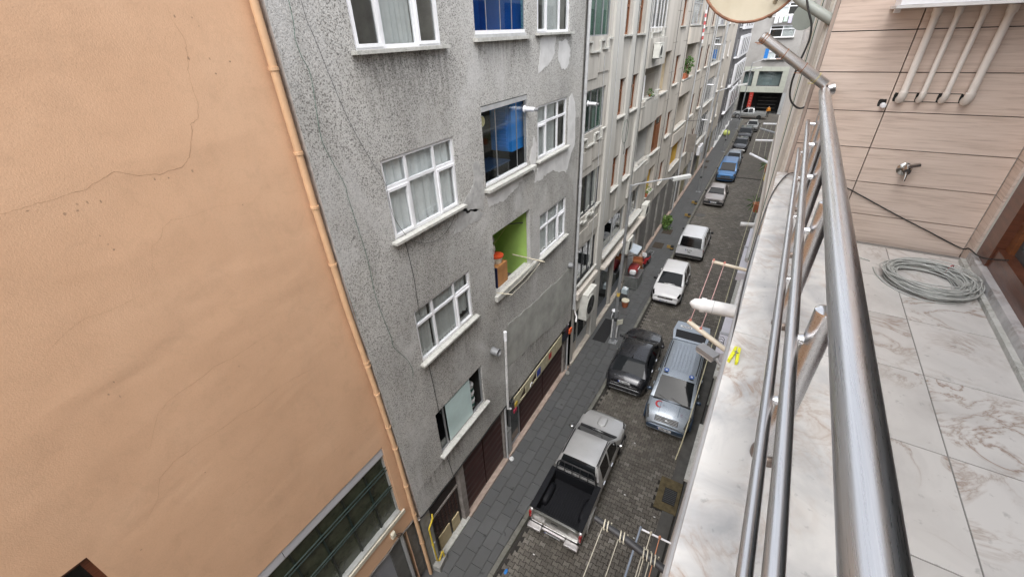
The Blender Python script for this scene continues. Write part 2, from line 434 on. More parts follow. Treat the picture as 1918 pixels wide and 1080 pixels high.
def window(th, F, a0, a1, b0, b1, cols=(), tr=None, c=-.08, fm=None, fw=.06, glass=None, curt=None, sill=SILLM, rm=None, depth=1.3, sash=(), open_part=None, sillp=.13):
    fm = fm or PVC; glass = glass or GLASS
    w = obj('window', frame_bars(F, a0, a1, b0, b1, cols, tr, fw, c - .06, c), fm, th)
    xs = [a0] + list(cols) + [a1]; zs = [b0] + ([tr] if tr else []) + [b1]
    for i in range(len(xs) - 1):
        for j in range(len(zs) - 1):
            if (i, j) == open_part: continue
            g = fw * .45
            obj('pane', MB().fbox(F, xs[i] + g, xs[i + 1] - g, zs[j] + g, zs[j + 1] - g, c - .036, c - .030), glass, w)
    for (i, j) in sash:
        f2 = .05
        obj('sash', frame_bars(F, xs[i] + fw * .5, xs[i + 1] - fw * .5, zs[j] + fw * .5, zs[j + 1] - fw * .5, (), None, f2, c - .05, c + .018), fm, w)
    if sill: obj('sill', MB().fbox(F, a0 - .1, a1 + .12, b0 - .055, b0 - .002, -.12, sillp), sill, w)
    if curt:
        for (m_, x0, x1, z0, z1) in curt: curtain(F, a0 + (a1 - a0) * x0, a0 + (a1 - a0) * x1, b0 + (b1 - b0) * z0, b0 + (b1 - b0) * z1, c - .11, m_, w)
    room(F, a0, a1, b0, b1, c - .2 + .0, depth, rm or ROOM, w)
    return w
def patch(th, F, poly, m, name='plaster_patch', c=.004, jag=.05, n=4):
    pts = []
    for i in range(len(poly)):
        p, q = Vector(poly[i]), Vector(poly[(i + 1) % len(poly)])
        for k in range(n):
            t = k / n; r = p.lerp(q, t)
            if k: r += Vector((rnd.uniform(-jag, jag), rnd.uniform(-jag, jag)))
            pts.append((r.x, r.y))
    cx = sum(p[0] for p in pts) / len(pts); cy = sum(p[1] for p in pts) / len(pts)
    mb = MB(); mb.prism(F, pts, .001, c)
    return obj(name, mb, m, th)
def leaves(o, rad, n, size, m, name, parent=None, flat=1.0, spiky=0.0):
    mb = MB(); o = Vector(o)
    for _ in range(n):
        d = Vector((rnd.gauss(0, 1), rnd.gauss(0, 1), rnd.gauss(0, 1) * flat))
        d.normalize(); p = o + Vector((d.x * rad[0], d.y * rad[1], d.z * rad[2])) * (rnd.random() ** .45)
        ax = (d + Vector((rnd.gauss(0, .6), rnd.gauss(0, .6), rnd.gauss(0, .6)))).normalized()
        sd_ = ax.cross(Vector((rnd.gauss(0, 1), rnd.gauss(0, 1), rnd.gauss(0, 1)))).normalized()
        l = size * rnd.uniform(.7, 1.4); w = l * (.42 if not spiky else .12)
        mb.add([tuple(p), tuple(p + ax * l * .5 + sd_ * w * .5), tuple(p + ax * l), tuple(p + ax * l * .5 - sd_ * w * .5)], [(0, 1, 2, 3)])
    return obj(name, mb, m, parent)

# ------------------------------------------------------------------ ground, road, pavements
struct('ground', MB().box(-160, 160, -120, 240, -.5, -.06), CONCD)
def kerb_x(y):
    P = [(-20, -4.4), (4.85, -3.96), (6.7, -3.87), (9.8, -3.78), (13.6, -3.6), (28, -3.56), (35, -3.71), (90, -3.8)]
    for (y0, x0), (y1, x1) in zip(P, P[1:]):
        if y <= y1: return x0 + (x1 - x0) * (y - y0) / (y1 - y0)
    return -3.8
def right_x(y): return .05 + .028 * y
JOINT = M('dark_paver_joint', (.028, .026, .023), .95, .4, 6)
mb = MB()
for i in range(20):
    y0, y1 = -8 + i * 4.6, -8 + (i + 1) * 4.6
    mb.add([(kerb_x(y0) - .1, y0, -.016), (right_x(y0) + .1, y0, -.016), (right_x(y1) + .1, y1, -.016), (kerb_x(y1) - .1, y1, -.016)], [(0, 1, 2, 3)])
road = struct('road', mb, JOINT)
# interlocking I-shaped pavers
L_, h_, d_, e_ = .2, .0825, .0145, .011
g_ = .0055
def pav_outline(ins):
    a, q = L_ / 2 - ins, L_ / 4
    top = [(-a, h_ + d_ - ins), (-q - e_, h_ + d_ - ins), (-q + e_, h_ - d_ - ins), (q - e_, h_ - d_ - ins), (q + e_, h_ + d_ - ins), (a, h_ + d_ - ins)]
    return top + [(x, -y) for x, y in reversed(top)]
def pav_geo(x, y, z, tx=0.0, ty=0.0):
    o, i = pav_outline(g_), pav_outline(g_ + .007)
    v = [(x + a, y + b, z - .014) for a, b in o] + [(x + a, y + b, z + a * tx + b * ty) for a, b in i]
    f = [(k, (k + 1) % 12, 12 + (k + 1) % 12, 12 + k) for k in range(12)] + [tuple(range(12, 24))]
    return v, f
CARS_FOOT = [(-3.72, -1.95, 6.6, 11.8), (-3.75, -1.9, 13.8, 18.2), (-1.6, .1, 12.6, 16.5)]
cells = []
nrow = int((50 + 3) / (2 * h_))
for k in range(nrow):
    y = -3 + k * 2 * h_
    n = int((right_x(y) - kerb_x(y)) / L_) + 2
    x0 = -4.0 + (k % 2) * L_ / 2
    for i in range(-3, 26):
        x = x0 + i * L_
        if x - .09 < kerb_x(y) + .02 or x + .09 > right_x(y) + .02: continue
        if -.32 < x < .47 and 9.35 < y < 10.68: continue
        cells.append((x, y))
vis = [c for c in cells if c[1] > 4.2 and not any(a < c[0] < b and q < c[1] < r for a, b, q, r in CARS_FOOT) and not (c[0] > .02 + .02 * c[1])]
vis.sort(key=lambda c: c[0] ** 2 + c[1] ** 2 + 196)
solo_set = set(vis[:300])
v, f = pav_geo(0, 0, 0)
pme = MB().add(v, f).mesh('paver', PAVER_O)
field = MB(); tones = []
for (x, y) in cells:
    z = rnd.uniform(-.004, .003)
    if (x, y) in solo_set:
        o = link('paver', pme, road, (x, y, z)); o.rotation_euler = (rnd.uniform(-.02, .02), rnd.uniform(-.02, .02), rnd.uniform(-.015, .015))
    else:
        v, f = pav_geo(x, y, z, rnd.uniform(-.02, .02), rnd.uniform(-.02, .02)); field.add(v, f); tones.append(rnd.random())
me = field.mesh('paver_field', PAVER_A)
at = me.attributes.new('tone', 'FLOAT', 'POINT'); at.data.foreach_set('value', [t for t in tones for _ in range(24)])
link('paver_field', me, road)['kind'] = 'stuff'
def far_paving_mat():
    m, nt, b = newmat('far_paving'); g = nt.nodes.new('ShaderNodeNewGeometry')
    br = nt.nodes.new('ShaderNodeTexBrick'); br.inputs['Scale'].default_value = 1.0; br.inputs['Brick Width'].default_value = .2; br.inputs['Row Height'].default_value = .165
    br.inputs['Mortar Size'].default_value = .008; br.inputs['Color1'].default_value = (.10, .09, .077, 1); br.inputs['Color2'].default_value = (.14, .128, .11, 1); br.inputs['Mortar'].default_value = (.03, .028, .025, 1)
    nt.links.new(g.outputs['Position'], br.inputs['Vector'])
    d = noise(nt, g.outputs['Position'], .6, 5, .7, .5)
    nt.links.new(mix(nt, ramp(nt, d, [(.45, 0.0), (.7, .55)]), br.outputs['Color'], (.058, .054, .046)), b.inputs['Base Color']); b.inputs['Roughness'].default_value = .7; return m
mb = MB()
for i in range(7):
    y0, y1 = 50.2 + i * 5, 50.2 + (i + 1) * 5
    mb.add([(kerb_x(y0), y0, -.004), (right_x(y0) + .1, y0, -.004), (right_x(y1) + .1, y1, -.004), (kerb_x(y1), y1, -.004)], [(0, 1, 2, 3)])
FARP = far_paving_mat()
obj('far_paving', mb, FARP, road)
struct('cross_street', MB().box(-40, 40, 85.25, 92, -.05, -.008), FARP)
# drain in a stained concrete collar
dr = thing('storm_drain', 'square iron storm drain grate in a stained concrete collar by the right wall', 'drain', (.1, 10, 0), world=True)
STAIN = M('ochre_stained_concrete', (.105, .082, .04), .8, .4, 5, .3, 30)
obj('collar', MB().box(-.33, .40, 9.36, 10.66, -.02, .026), STAIN, dr)
obj('frame', MB().box(-.12, .30, 9.66, 10.26, .0265, .036), BLACKM, dr)
for i in range(8): obj('grate_bar', MB().box(-.1, .28, 9.69 + i * .07, 9.72 + i * .07, .0365, .048), DARKM, dr)
# far-right gutter strip
mb = MB()
for i in range(16):
    y0, y1 = -6 + i * 6, -6 + (i + 1) * 6
    for z0, z1 in ((.012, .012),):
        mb.add([(right_x(y0) - .34, y0, .006), (right_x(y0) + .04, y0, .02), (right_x(y1) + .04, y1, .02), (right_x(y1) - .34, y1, .006)], [(0, 1, 2, 3)])
struct('gutter_strip', mb, M('gutter_concrete', (.085, .083, .078), .8, .3, 2, .3, 30, dirt=.4))
# left pavement: slabs on a bed, kerb stones
mb = MB()
for i in range(18):
    y0, y1 = -5 + i * 5.01, -5 + (i + 1) * 5.01
    a, b = kerb_x(y0) - .16, kerb_x(y1) - .16
    mb.add([(-5.9, y0, .1), (a, y0, .1), (b, y1, .1), (-5.9, y1, .1)], [(0, 1, 2, 3)])
walk = struct('sidewalk', mb, M('slab_bed', (.066, .067, .068), .9, .2, 3))
sme = MB()
def slab_geo(w, l):
    g, b = .0022, .004
    o = [(g, g), (w - g, g), (w - g, l - g), (g, l - g)]; i = [(g + b, g + b), (w - g - b, g + b), (w - g - b, l - g - b), (g + b, l - g - b)]
    return [(x, y, 0) for x, y in o] + [(x, y, .028) for x, y in i], [(0, 1, 5, 4), (1, 2, 6, 5), (2, 3, 7, 6), (3, 0, 4, 7), (4, 5, 6, 7)]
SW, SL = .40, .60
sme = MB().add(*slab_geo(SW, SL)).mesh('paving_slab', SLAB)
sl = []
for r in range(5):
    for k in range(147):
        y = -3 + k * SL + (r % 2) * .3; x = -5.56 + r * SW
        ke = min(kerb_x(y), kerb_x(y + SL)) - .16
        w = min(SW, ke - x)
        if w > .08: sl.append((x, y, w))
order = sorted([s for s in sl if s[1] > 3.2], key=lambda s: s[1]); near = set(order[:300])
rest = MB()
for (x, y, w) in sl:
    dz = rnd.uniform(-.003, .003)
    if (x, y, w) in near:
        o = link('paving_slab', sme, walk, (x, y, .102 + dz)); o.scale = (w / SW, 1, 1)
    else:
        vv, ff = slab_geo(w, SL); rest.add([(a + x, b + y, c + .102 + dz) for a, b, c in vv], ff)
obj('slab_field', rest, SLAB, walk, kind='stuff')
KERB = M('kerb_stone', (.15, .147, .13), .9, .3, 4, .35, 30, dirt=.5, dirtc=(.10, .10, .045))
kerb = struct('kerb', MB().box(-4.2, -3.95, -6, -3, -.05, .1), KERB)
y = -3.0
while y < 84.5:
    a, b = kerb_x(y), kerb_x(y + .98)
    mb = MB(); g = .006
    mb.add([(a - .155, y + g, -.05), (a, y + g, -.05), (b, y + .98 - g, -.05), (b - .155, y + .98 - g, -.05),
            (a - .155, y + g, .128), (a - .012, y + g, .132), (b - .012, y + .98 - g, .132), (b - .155, y + .98 - g, .128)],
           [(0, 1, 5, 4), (1, 2, 6, 5), (2, 3, 7, 6), (3, 0, 4, 7), (4, 5, 6, 7)])
    obj('kerb_stone', mb, KERB, kerb); y += .98

# ------------------------------------------------------------------ orange building (nearest, left)
FO = Frame((-5.75, 0, 0), (0, 1, 0), (1, 0, 0))
ob = thing('orange_building', 'tall orange rendered building with a cracked blank wall and one barred window', 'building', (-6, -4, 0), world=True)
W1 = (-2.6, 3.68, 3.79, 6.24); W2 = (-2.4, -.39, 7.3, 8.92)
facade(ob, 'wall', FO, -14, 4.06, 3.0, 17.0, [W1, W2], ORANGE, .16, slant=None)
shell(ob, FO, -14, 3.66, 0, 17.0, 9, ORANGE)
# plinth with a grey roller shutter
SHUT = M('grey_shutter', (.235, .245, .27), .5, .08, 2, dirt=.15)
obj('ground_wall', MB().fbox(FO, -14, 4.2, 0, 2.98, -.4, -.16), CONC, ob)
obj('shutter', MB().fbox(FO, -3, 3.05, .2, 2.96, -.15, -.05), SHUT, ob)
obj('shutter_rail', MB().fbox(FO, 3.06, 3.42, .2, 2.96, -.15, -.03), CONCD, ob)
obj('shutter_rail', MB().fbox(FO, 3.44, 3.52, .2, 2.96, -.15, -.01), GREYP, ob)
w = obj('window', frame_bars(FO, W1[0], W1[1], W1[2], W1[3] - .26, (), None, .05, -.13, -.05), M('aged_alu_frame', (.40, .41, .40), .5, .2, 5, metal=.4), ob)
obj('shutter_box', MB().fbox(FO, W1[0] + .01, 1.19, 5.99, 6.225, -.14, -.02), M('pale_blue_grey_box', (.50, .51, .55), .45, .06, 2), w)
obj('shutter_box', MB().fbox(FO, 1.20, W1[1] - .01, 5.99, 6.225, -.14, -.02), MC['pale_blue_grey_box'], w)
PGL = M('dark_patterned_glass', (.045, .052, .032), .25, .35, 5, .15, 120, spec=.6)
xs = [-2.6, -1.8, -1.15, -.55, .06, .66, 1.28, 1.88, 2.50, 3.12, 3.66]
for i in range(len(xs) - 1):
    obj('pane', MB().fbox(FO, xs[i] + .02, xs[i + 1] - .02, W1[2] + .05, 5.96, -.125, -.115), PGL, w)
DGM = M('dark_green_bar', (.012, .028, .024), .4, .3, 6)
for x in xs[1:-1]: obj('mullion', MB().fbox(FO, x - .022, x + .022, W1[2] + .05, 5.96, -.128, -.09), M('dark_mullion', (.018, .022, .016), .5, .2, 5), w)
for z in (5.55, 5.44, 4.86, 4.77): obj('security_bar', MB().tube([FO.P(W1[0], z, -.055 + (.012 if z in (5.55, 4.86) else 0)), FO.P(W1[1] - .02, z, -.055)], .017, 8), DGM, w, True)
for x in xs[1:-1]: obj('bracket', MB().fbox(FO, x - .012, x + .012, 4.74, 5.58, -.088, -.072), DGM, w)
obj('sill', MB().fbox(FO, W1[0] - .1, W1[1] + .08, 3.66, 3.785, -.1, .045), M('cream_sill', (.55, .51, .42), .8, .15, 5, dirt=.4), w)
obj('track', MB().fbox(FO, W1[0], W1[1] - .03, 3.787, 3.85, -.05, .015), MC['aged_alu_frame'], w)
w = obj('window', frame_bars(FO, W2[0], W2[1], W2[2], W2[3], (-1.4,), None, .08, -.15, -.06), WOODD, ob)
obj('pane', MB().fbox(FO, W2[0] + .08, W2[1] - .08, W2[2] + .08, W2[3] - .08, -.12, -.11), GLASSD, w)
room(FO, W2[0], W2[1], W2[2], W2[3], -.2, 1.5, ROOMD, w)
CRK = M('crack_shadow', (.40, .25, .155), .95, .25, 8)
cracks = [[(.75,12.78),(.86,12.78),(1.01,12.79),(1.19,12.80),(1.38,12.81),(1.52,12.87),(1.67,12.91),(1.85,12.83),(2.04,12.79),(2.27,12.81),(2.39,12.89),(2.53,13.16),(2.54,13.23),(2.64,13.27),(2.71,13.45),(2.71,13.67),(2.79,13.93),(2.82,14.05),(2.77,14.25),(2.78,14.37)],
 [(1.54,11.61),(1.56,11.85),(1.64,12.06),(1.77,12.13),(1.83,12.22),(1.93,12.28),(2.16,12.25),(2.42,12.27),(2.74,12.22)],
 [(.33,11.32),(.48,11.45),(.65,11.54),(.84,11.59),(1.07,11.57),(1.31,11.59),(1.52,11.53)],
 [(.61,9.72),(.86,10.10),(1.06,10.20),(1.32,10.21),(1.62,10.27),(1.90,10.24),(2.23,10.27),(2.48,10.27)],
 [(.10,8.74),(.38,8.97),(.52,9.24),(.72,9.33),(1.03,9.35),(1.35,9.32),(1.63,9.34),(1.86,9.29),(2.19,9.33),(2.52,9.31),(2.96,9.22),(2.94,9.01)],
 [(1.01,8.15),(1.18,8.18),(1.43,8.13)], [(2.61,7.27),(3.01,7.29)]]
for ci, c in enumerate(cracks):
    pts = []
    for p, q in zip(c, c[1:]):
        for k in range(5):
            t = k / 5; pts.append((p[0] + (q[0] - p[0]) * t + rnd.uniform(-.008, .008), p[1] + (q[1] - p[1]) * t + rnd.uniform(-.008, .008)))
    pts.append(c[-1])
    obj('crack', MB().ribbon(FO, pts, (.0042, .002, .002, .003, .0035, .002, .003)[ci], .0015), CRK, ob)
CHIP = M('chipped_render', (.40, .26, .17), .95, .3, 20)
for (a, b) in [(1.26,12.70),(1.34,12.69),(1.14,12.64),(1.24,12.64),(1.44,12.67),(.92,12.75),(1.31,12.24),(1.33,12.17),(1.29,12.35),(1.97,12.75),(2.10,12.73),(2.36,12.74),(2.81,14.27),(2.98,14.26),(3.02,14.18),(3.01,13.86),(2.79,13.88),(3.23,13.82),(3.02,13.71),(2.76,12.19),(.61,10.67),(.68,10.58),(.71,10.78),(-.03,8.46),(.93,8.85),(1.89,10.07)]:
    n = 7; ph = rnd.random() * 6; ww, hh = rnd.uniform(.006, .016), rnd.uniform(.008, .026)
    poly = [(a + ww * math.cos(ph + 6.283 * k / n) * rnd.uniform(.5, 1), b + hh * math.sin(ph + 6.283 * k / n) * rnd.uniform(.5, 1)) for k in range(n)]
    mbq = MB(); mbq.fquad(FO, [(p, q, .0012) for p, q in poly]); obj('chip', mbq, CHIP, ob)
# rain pipe of the orange building
OPIPE = M('orange_pipe_paint', (.56, .36, .215), .5, .1, 4, dirt=.15, dirtc=(.3, .2, .13))
pipe = thing('rain_pipe', 'orange painted rain pipe at the edge of the orange wall', 'pipe', (-5.68, 3.9, 0), world=True)
def itab(T, z):
    for (a, x), (b, y) in zip(T, T[1:]):
        if z >= b: return x + (y - x) * (a - z) / (a - b)
    return T[-1][1]
def pipey(z): return itab([(17, 3.70), (12, 3.70), (10, 3.745), (8.5, 3.83), (6.1, 3.93), (0, 3.97)], z)
pz = [17.0, 14.4, 12, 10, 8, 6, 4, 2.9, 1.5, .14]
obj('tube', MB().tube([(-5.66, pipey(z), z) for z in pz], .052, 12), OPIPE, pipe, True)
for z in (16, 13.71, 12.65, 11.85, 10.85, 8.66, 8.56, 7.78, 6.73, 5.98, 4.55, 3.3, 1.9):
    obj('clamp', MB().tube([(-5.66, pipey(z), z - .02), (-5.66, pipey(z), z + .02)], .064, 12), OPIPE, pipe, True)
    if rnd.random() < .9: obj('clamp_arm', MB().box(-5.75, -5.68, pipey(z) - .015, pipey(z) + .015, z - .012, z + .012), OPIPE, pipe)
jb = thing('junction_box', 'small cream junction box under the barred window', 'junction box', (-5.74, 3.26, 3.3), world=True)
obj('case', MB().fbox(FO, 3.19, 3.31, 3.30, 3.50, .0, .07), M('cream_plastic', (.55, .52, .42), .6, .15, 8), jb)
obj('lid', MB().fbox(FO, 3.205, 3.295, 3.33, 3.47, .0705, .085), MC['cream_plastic'], jb)
for k in range(3): obj('wire', MB().tube([FO.P(3.28 + .01 * k, 3.31, .03), FO.P(3.36 + .03 * k, 3.16 + .05 * k, .08), FO.P(3.5, 3.04, .03), FO.P(3.62, 3.02, .02)], .008, 6), BLACKM, jb, True)
solo('cable_run', MB().tube([FO.P(a, 3.02 - .02 * math.sin(a * 5), .03 + .01 * math.sin(a * 9)) for a in [-2 + .2 * i for i in range(31)]], .02, 6), M('grey_cable', (.12, .11, .10), .7, .3, 9), 'grey cable bundle along the lower edge of the orange wall', 'cable', smooth=True)

# ------------------------------------------------------------------ grey roughcast building
gb = thing('grey_building', 'grey roughcast apartment house with white framed windows and patched plaster', 'building', (-6, 9, 0), world=True)
SB = lambda b: itab([(17, 3.79), (10.0, 3.80), (8.5, 3.90), (6.1, 3.99), (2.9, 4.08)], b)
A_ = [(5.06, 7.12, 13.85, 15.35), (5.10, 7.17, 10.72, 12.21), (5.20, 7.27, 7.60, 9.0), (5.27, 7.40, 4.25, 5.77)]
B_ = [(8.25, 10.42, 13.99, 15.8), (8.27, 10.46, 10.80, 12.63), (8.41, 10.52, 7.60, 9.47)]
C_ = [(11.04, 13.08, 13.97, 15.46), (11.05, 13.11, 10.78, 12.25), (11.21, 13.28, 7.52, 9.01)]
facade(gb, 'wall', FL, 3.67, 14.3, 2.95, 16.8, A_ + B_ + C_, STUCCO, .12, slant=lambda b: SB(b) - 3.67)
mb = MB()       # return of the grey wall towards the orange one, and the underside
for i in range(14):
    b0, b1 = 2.95 + i * .99, 2.95 + (i + 1) * .99
    mb.fquad(FL, [(SB(b0), b0, 0), (SB(b0), b0, -.4), (SB(b1), b1, -.4), (SB(b1), b1, 0)])
mb.fquad(FL, [(4.0, 2.95, 0), (14.3, 2.95, 0), (14.3, 2.95, -.4), (4.0, 2.95, -.4)])
obj('wall_return', mb, M('worn_corner', (.36, .33, .31), .9, .3, 5, .4, 30, dirt=.4), gb)
shell(gb, FL, 4.05, 14.3, .1, 16.8, 9, CONC, c=-.42)
def mull(w): return (w[0] + .30 * (w[1] - w[0]), w[0] + .69 * (w[1] - w[0]))
w1, w2, w3, w4 = A_
window(gb, FL, *w1, mull(w1), None, c=-.02, rm=ROOM, curt=[(LACE, .34, .68, .0, 1)], sash=[(0, 0), (2, 0)], sillp=.12)
window(gb, FL, *w2, mull(w2), w2[2] + .98, c=-.03, curt=[(CURT, .0, 1.0, .02, 1)], sash=[(0, 0), (2, 0)], glass=GLASS)
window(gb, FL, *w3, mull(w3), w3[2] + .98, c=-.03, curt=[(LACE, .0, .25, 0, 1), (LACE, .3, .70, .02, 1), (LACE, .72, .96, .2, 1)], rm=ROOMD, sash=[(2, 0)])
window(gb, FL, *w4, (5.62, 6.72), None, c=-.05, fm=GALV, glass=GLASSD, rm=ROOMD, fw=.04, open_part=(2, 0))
obj('sliding_pane', MB().fbox(FL, 5.70, 6.80, 4.31, 5.70, -.045, -.03), M('frosted_pane', (.50, .64, .64), .3, .1, 2), gb)
BUCK = M('white_bucket', (.66, .67, .68), .5, .1, 8)
for k in range(3):
    bk = thing('paint_bucket', 'white paint bucket in the small storeroom window, ' + ('lowest', 'middle', 'topmost')[k] + ' of its stack', 'bucket', FL.P(7.06, 4.27 + k * .3, -.3), group='stacked paint buckets')
    obj('pail', MB().lathe((0, 0, 0), (0, 0, 1), [(0, .12), (.26, .145)], 14), BUCK, bk, True)
    obj('band', MB().lathe((0, 0, .05), (0, 0, 1), [(0, .131), (.13, .141)], 14), M('green_label', (.03, .12, .10), .5, .2, 5), bk, True)
    obj('lid', MB().lathe((0, 0, .262), (0, 0, 1), [(0, .152), (.025, .152)], 14), BUCK, bk, True)
# blue glazed bays
w = obj('window', frame_bars(FL, *B_[0], (8.76, 9.33, 9.84), None, .018, -.06, -.035), GALV, gb)
for a, b in ((8.25, 8.76), (8.76, 9.33), (9.33, 9.84), (9.84, 10.42)): obj('pane', MB().fbox(FL, a + .012, b - .012, 14.02, 15.78, -.052, -.044), GLASSB, w)
obj('rail', MB().fbox(FL, 8.25, 10.42, 13.99, 14.06, -.11, -.02), PVC, w)
obj('sill', MB().fbox(FL, 8.17, 10.56, 13.86, 13.93, -.1, .12), SILLM, w); obj('sill_apron', MB().fbox(FL, 8.25, 10.42, 13.931, 13.988, -.1, .03), GREYP, w)
room(FL, *B_[0], -.2, 1.2, BLUEP, w)
w = obj('window', frame_bars(FL, *B_[1], (8.93, 9.95), None, .022, -.07, -.045), GALV, gb)
for a, b in ((8.27, 8.93), (8.93, 9.95), (9.95, 10.46)): obj('pane', MB().fbox(FL, a + .012, b - .012, 10.83, 12.5, -.062, -.054), GLASS, w)
obj('rail', MB().fbox(FL, 8.28, 10.45, 12.5, 12.61, -.1, -.01), GREYP, w); obj('rail', MB().fbox(FL, 8.28, 10.45, 10.805, 10.86, -.11, -.02), PVC, w)
obj('sill', MB().fbox(FL, 8.19, 10.70, 10.69, 10.76, -.1, .16), SILLM, w)
room(FL, *B_[1], -.2, 2.2, ROOMD, w)
cab = thing('kitchen_cabinet', 'bright blue louvred cabinet behind the folding glass', 'cabinet', FL.P(9.9, 11.3, -.5), world=True)
CABB = M('vivid_blue_paint', (.02, .26, .78), .5, .12, 3)
obj('carcass', MB().fbox(FL, 9.93, 10.58, 11.26, 12.48, -.85, -.2), CABB, cab)
obj('door', MB().fbox(FL, 9.918, 9.929, 11.3, 12.45, -.80, -.3), CABB, cab)
for k in range(11): obj('louvre', MB().fbox(FL, 9.900, 9.917, 11.34 + k * .095, 11.40 + k * .095, -.76, -.34), CABB, cab)
bench = thing('work_table', 'dark blue table inside the glazed kitchen bay', 'table', FL.P(9.0, 10.4, -.8), world=True)
obj('top', MB().fbox(FL, 8.35, 9.9, 11.02, 11.06, -.95, -.25), M('navy_laminate', (.01, .035, .09), .4, .2, 4), bench)
for a in (8.4, 9.85):
    for c in (-.9, -.3): obj('leg', MB().fbox(FL, a - .02, a + .02, 10.46, 11.018, c - .02, c + .02), DARKM, bench)
vd = thing('round_wall_vent', 'small round yellow vent seen through the folding glass', 'vent', FL.P(8.5, 12.3, -.5), world=True)
obj('disc', MB().lathe(FL.P(8.46, 12.28, -.13), (1, 0, 0), [(0, .11), (.02, .11)], 16), M('pale_yellow_plastic', (.55, .48, .24), .6, .15, 6), vd, True)
obj('ring', MB().lathe(FL.P(8.46, 12.28, -.135), (1, 0, 0), [(0, .125), (.012, .125)], 16), PVC, vd, True)
def flue(label, o, ax, r=.055, l=.28):
    t = thing('boiler_flue', label, 'flue', o, group='white boiler flues')
    ax = Vector(ax).normalized()
    obj('collar', MB().lathe((0, 0, 0), ax, [(0, r * 1.7), (.02, r * 1.7), (.03, r * 1.2)], 14), PVC, t, True)
    obj('tube', MB().lathe(ax * .03, ax, [(0, r), (l, r)], 14), PVC, t, True)
    obj('tip', MB().lathe(ax * (.03 + l), ax, [(0, r * .6), (.06, r * .6), (.062, r * .75), (.1, r * .75)], 12), GALV, t, True)
    return t
flue('white boiler flue poking through the blue folding glass', FL.P(10.36, 12.28, -.04), (1, 0, 0))
# open green loggia
w = B_[2]
mb = MB(); d = 1.35; a0, a1, b0, b1 = 8.2, 10.56, 7.05, 9.5
mb.fquad(FL, [(a1, b0, -.12), (a1, b0, -d), (a1, b1, -d), (a1, b1, -.12)]); mb.fquad(FL, [(a0, b0, -d), (a1, b0, -d), (a1, b1, -d), (a0, b1, -d)])
mb.fquad(FL, [(a0, b0, -.12), (a0, b0, -d), (a0, b1, -d), (a0, b1, -.12)]); mb.fquad(FL, [(a0, b1, -.12), (a1, b1, -.12), (a1, b1, -d), (a0, b1, -d)])
lg = obj('loggia_wall', mb, GREEN, gb)
mb = MB(); mb.fquad(FL, [(a0, b0, -.12), (a1, b0, -.12), (a1, b0, -d), (a0, b0, -d)]); obj('loggia_floor', mb, CONCD, gb)
obj('loggia_ledge', MB().fbox(FL, 8.33, 10.80, 7.43, 7.595, -.24, .1), SILLM, gb)
bx = thing('storage_cabinet', 'brown cabinet with a navy side in the green loggia', 'cabinet', FL.P(8.7, 7.06, -.7), world=True)
obj('carcass', MB().fbox(FL, 8.80, 9.35, 7.06, 8.25, -.70, -.16), M('orange_wood', (.36, .17, .06), .6, .2, 4), bx); obj('side', MB().fbox(FL, 8.76, 8.795, 7.06, 8.25, -.70, -.16), M('navy_panel', (.008, .012, .05), .5, .2, 4), bx)
rb = thing('wash_basin_bucket', 'orange lidded pail on the loggia cabinet', 'bucket', FL.P(9.12, 8.252, -.36))
obj('pail', MB().lathe((0, 0, 0), (0, 0, 1), [(0, .13), (.2, .18)], 14), M('cream_pail', (.6, .58, .5), .5, .1, 6), rb, True); obj('lid', MB().lathe((0, 0, .202), (0, 0, 1), [(0, .2), (.05, .2), (.08, .12)], 14), M('red_orange_plastic', (.55, .07, .02), .45, .1, 6), rb, True)
sk_ = thing('filled_sacks', 'pale filled sacks piled in the loggia corner', 'sack', FL.P(9.0, 8.252, -.5), world=True)
for k in range(4): obj('sack', MB().lathe(FL.P(8.92 + .12 * (k % 2), 8.252 + .2 * k, -.52 - .1 * (k % 2)), (.2, .1, 1), [(0, .1), (.04, .17), (.12, .2), (.2, .17), (.24, .08)], 10), M('pale_sack', (.50, .47, .43), .9, .25, 9), sk_, True)
dl = thing('clothes_drying_rack', 'pale rods and cord strung outside the green loggia', 'drying rack', FL.P(9.5, 7.6, .3), world=True)
RODW = M('weathered_rod', (.50, .46, .36), .7, .3, 9, dirt=.4)
obj('rod', MB().tube([FL.P(8.50, 7.60, -.2), FL.P(8.62, 7.63, .42)], .014, 6), RODW, dl); obj('rod', MB().tube([FL.P(10.42, 7.86, -.6), FL.P(10.55, 7.78, .5)], .02, 6), RODW, dl)
CORDW = M('pale_cord', (.55, .52, .42), .8, .2, 9); CORDY = M('yellow_cord', (.50, .44, .18), .8, .2, 9)
for c in (.1, .26, .4): obj('cord', MB().tube([FL.P(8.53, 7.625, c), FL.P(9.5, 7.62, c), FL.P(10.5, 7.80, c)], .005, 5), CORDW, dl)
il = thing('indoor_clothes_line', 'yellow clothes lines sagging inside the green loggia', 'clothes line', FL.P(9.5, 8.8, -.7), world=True)
obj('bar', MB().tube([FL.P(9.6, 8.98, -1.34), FL.P(10.55, 8.98, -.25)], .016, 6), DARKM, il)
for k in range(3): obj('cord', MB().tube([FL.P(8.21, 8.5, -.5 - .25 * k), FL.P(9.0, 8.55, -.6 - .2 * k), FL.P(9.8 + .2 * (2 - k), 8.97, -1.1 + .25 * (2 - k))], .007, 5), CORDY, il)
# small right-hand windows
for i, (w, cu) in enumerate(zip(C_, ([(LACE, .3, .7, 0, 1)], [(LACE, 0, .68, 0, 1)], [(CURT, .02, .98, .05, 1)]))):
    m2 = mull(w)
    window(gb, FL, *w, m2, None if i == 0 else w[2] + .98, c=-.03, curt=cu, rm=ROOMD if i else ROOM, sash=[(0, 0)] if i < 2 else [(2, 0)])
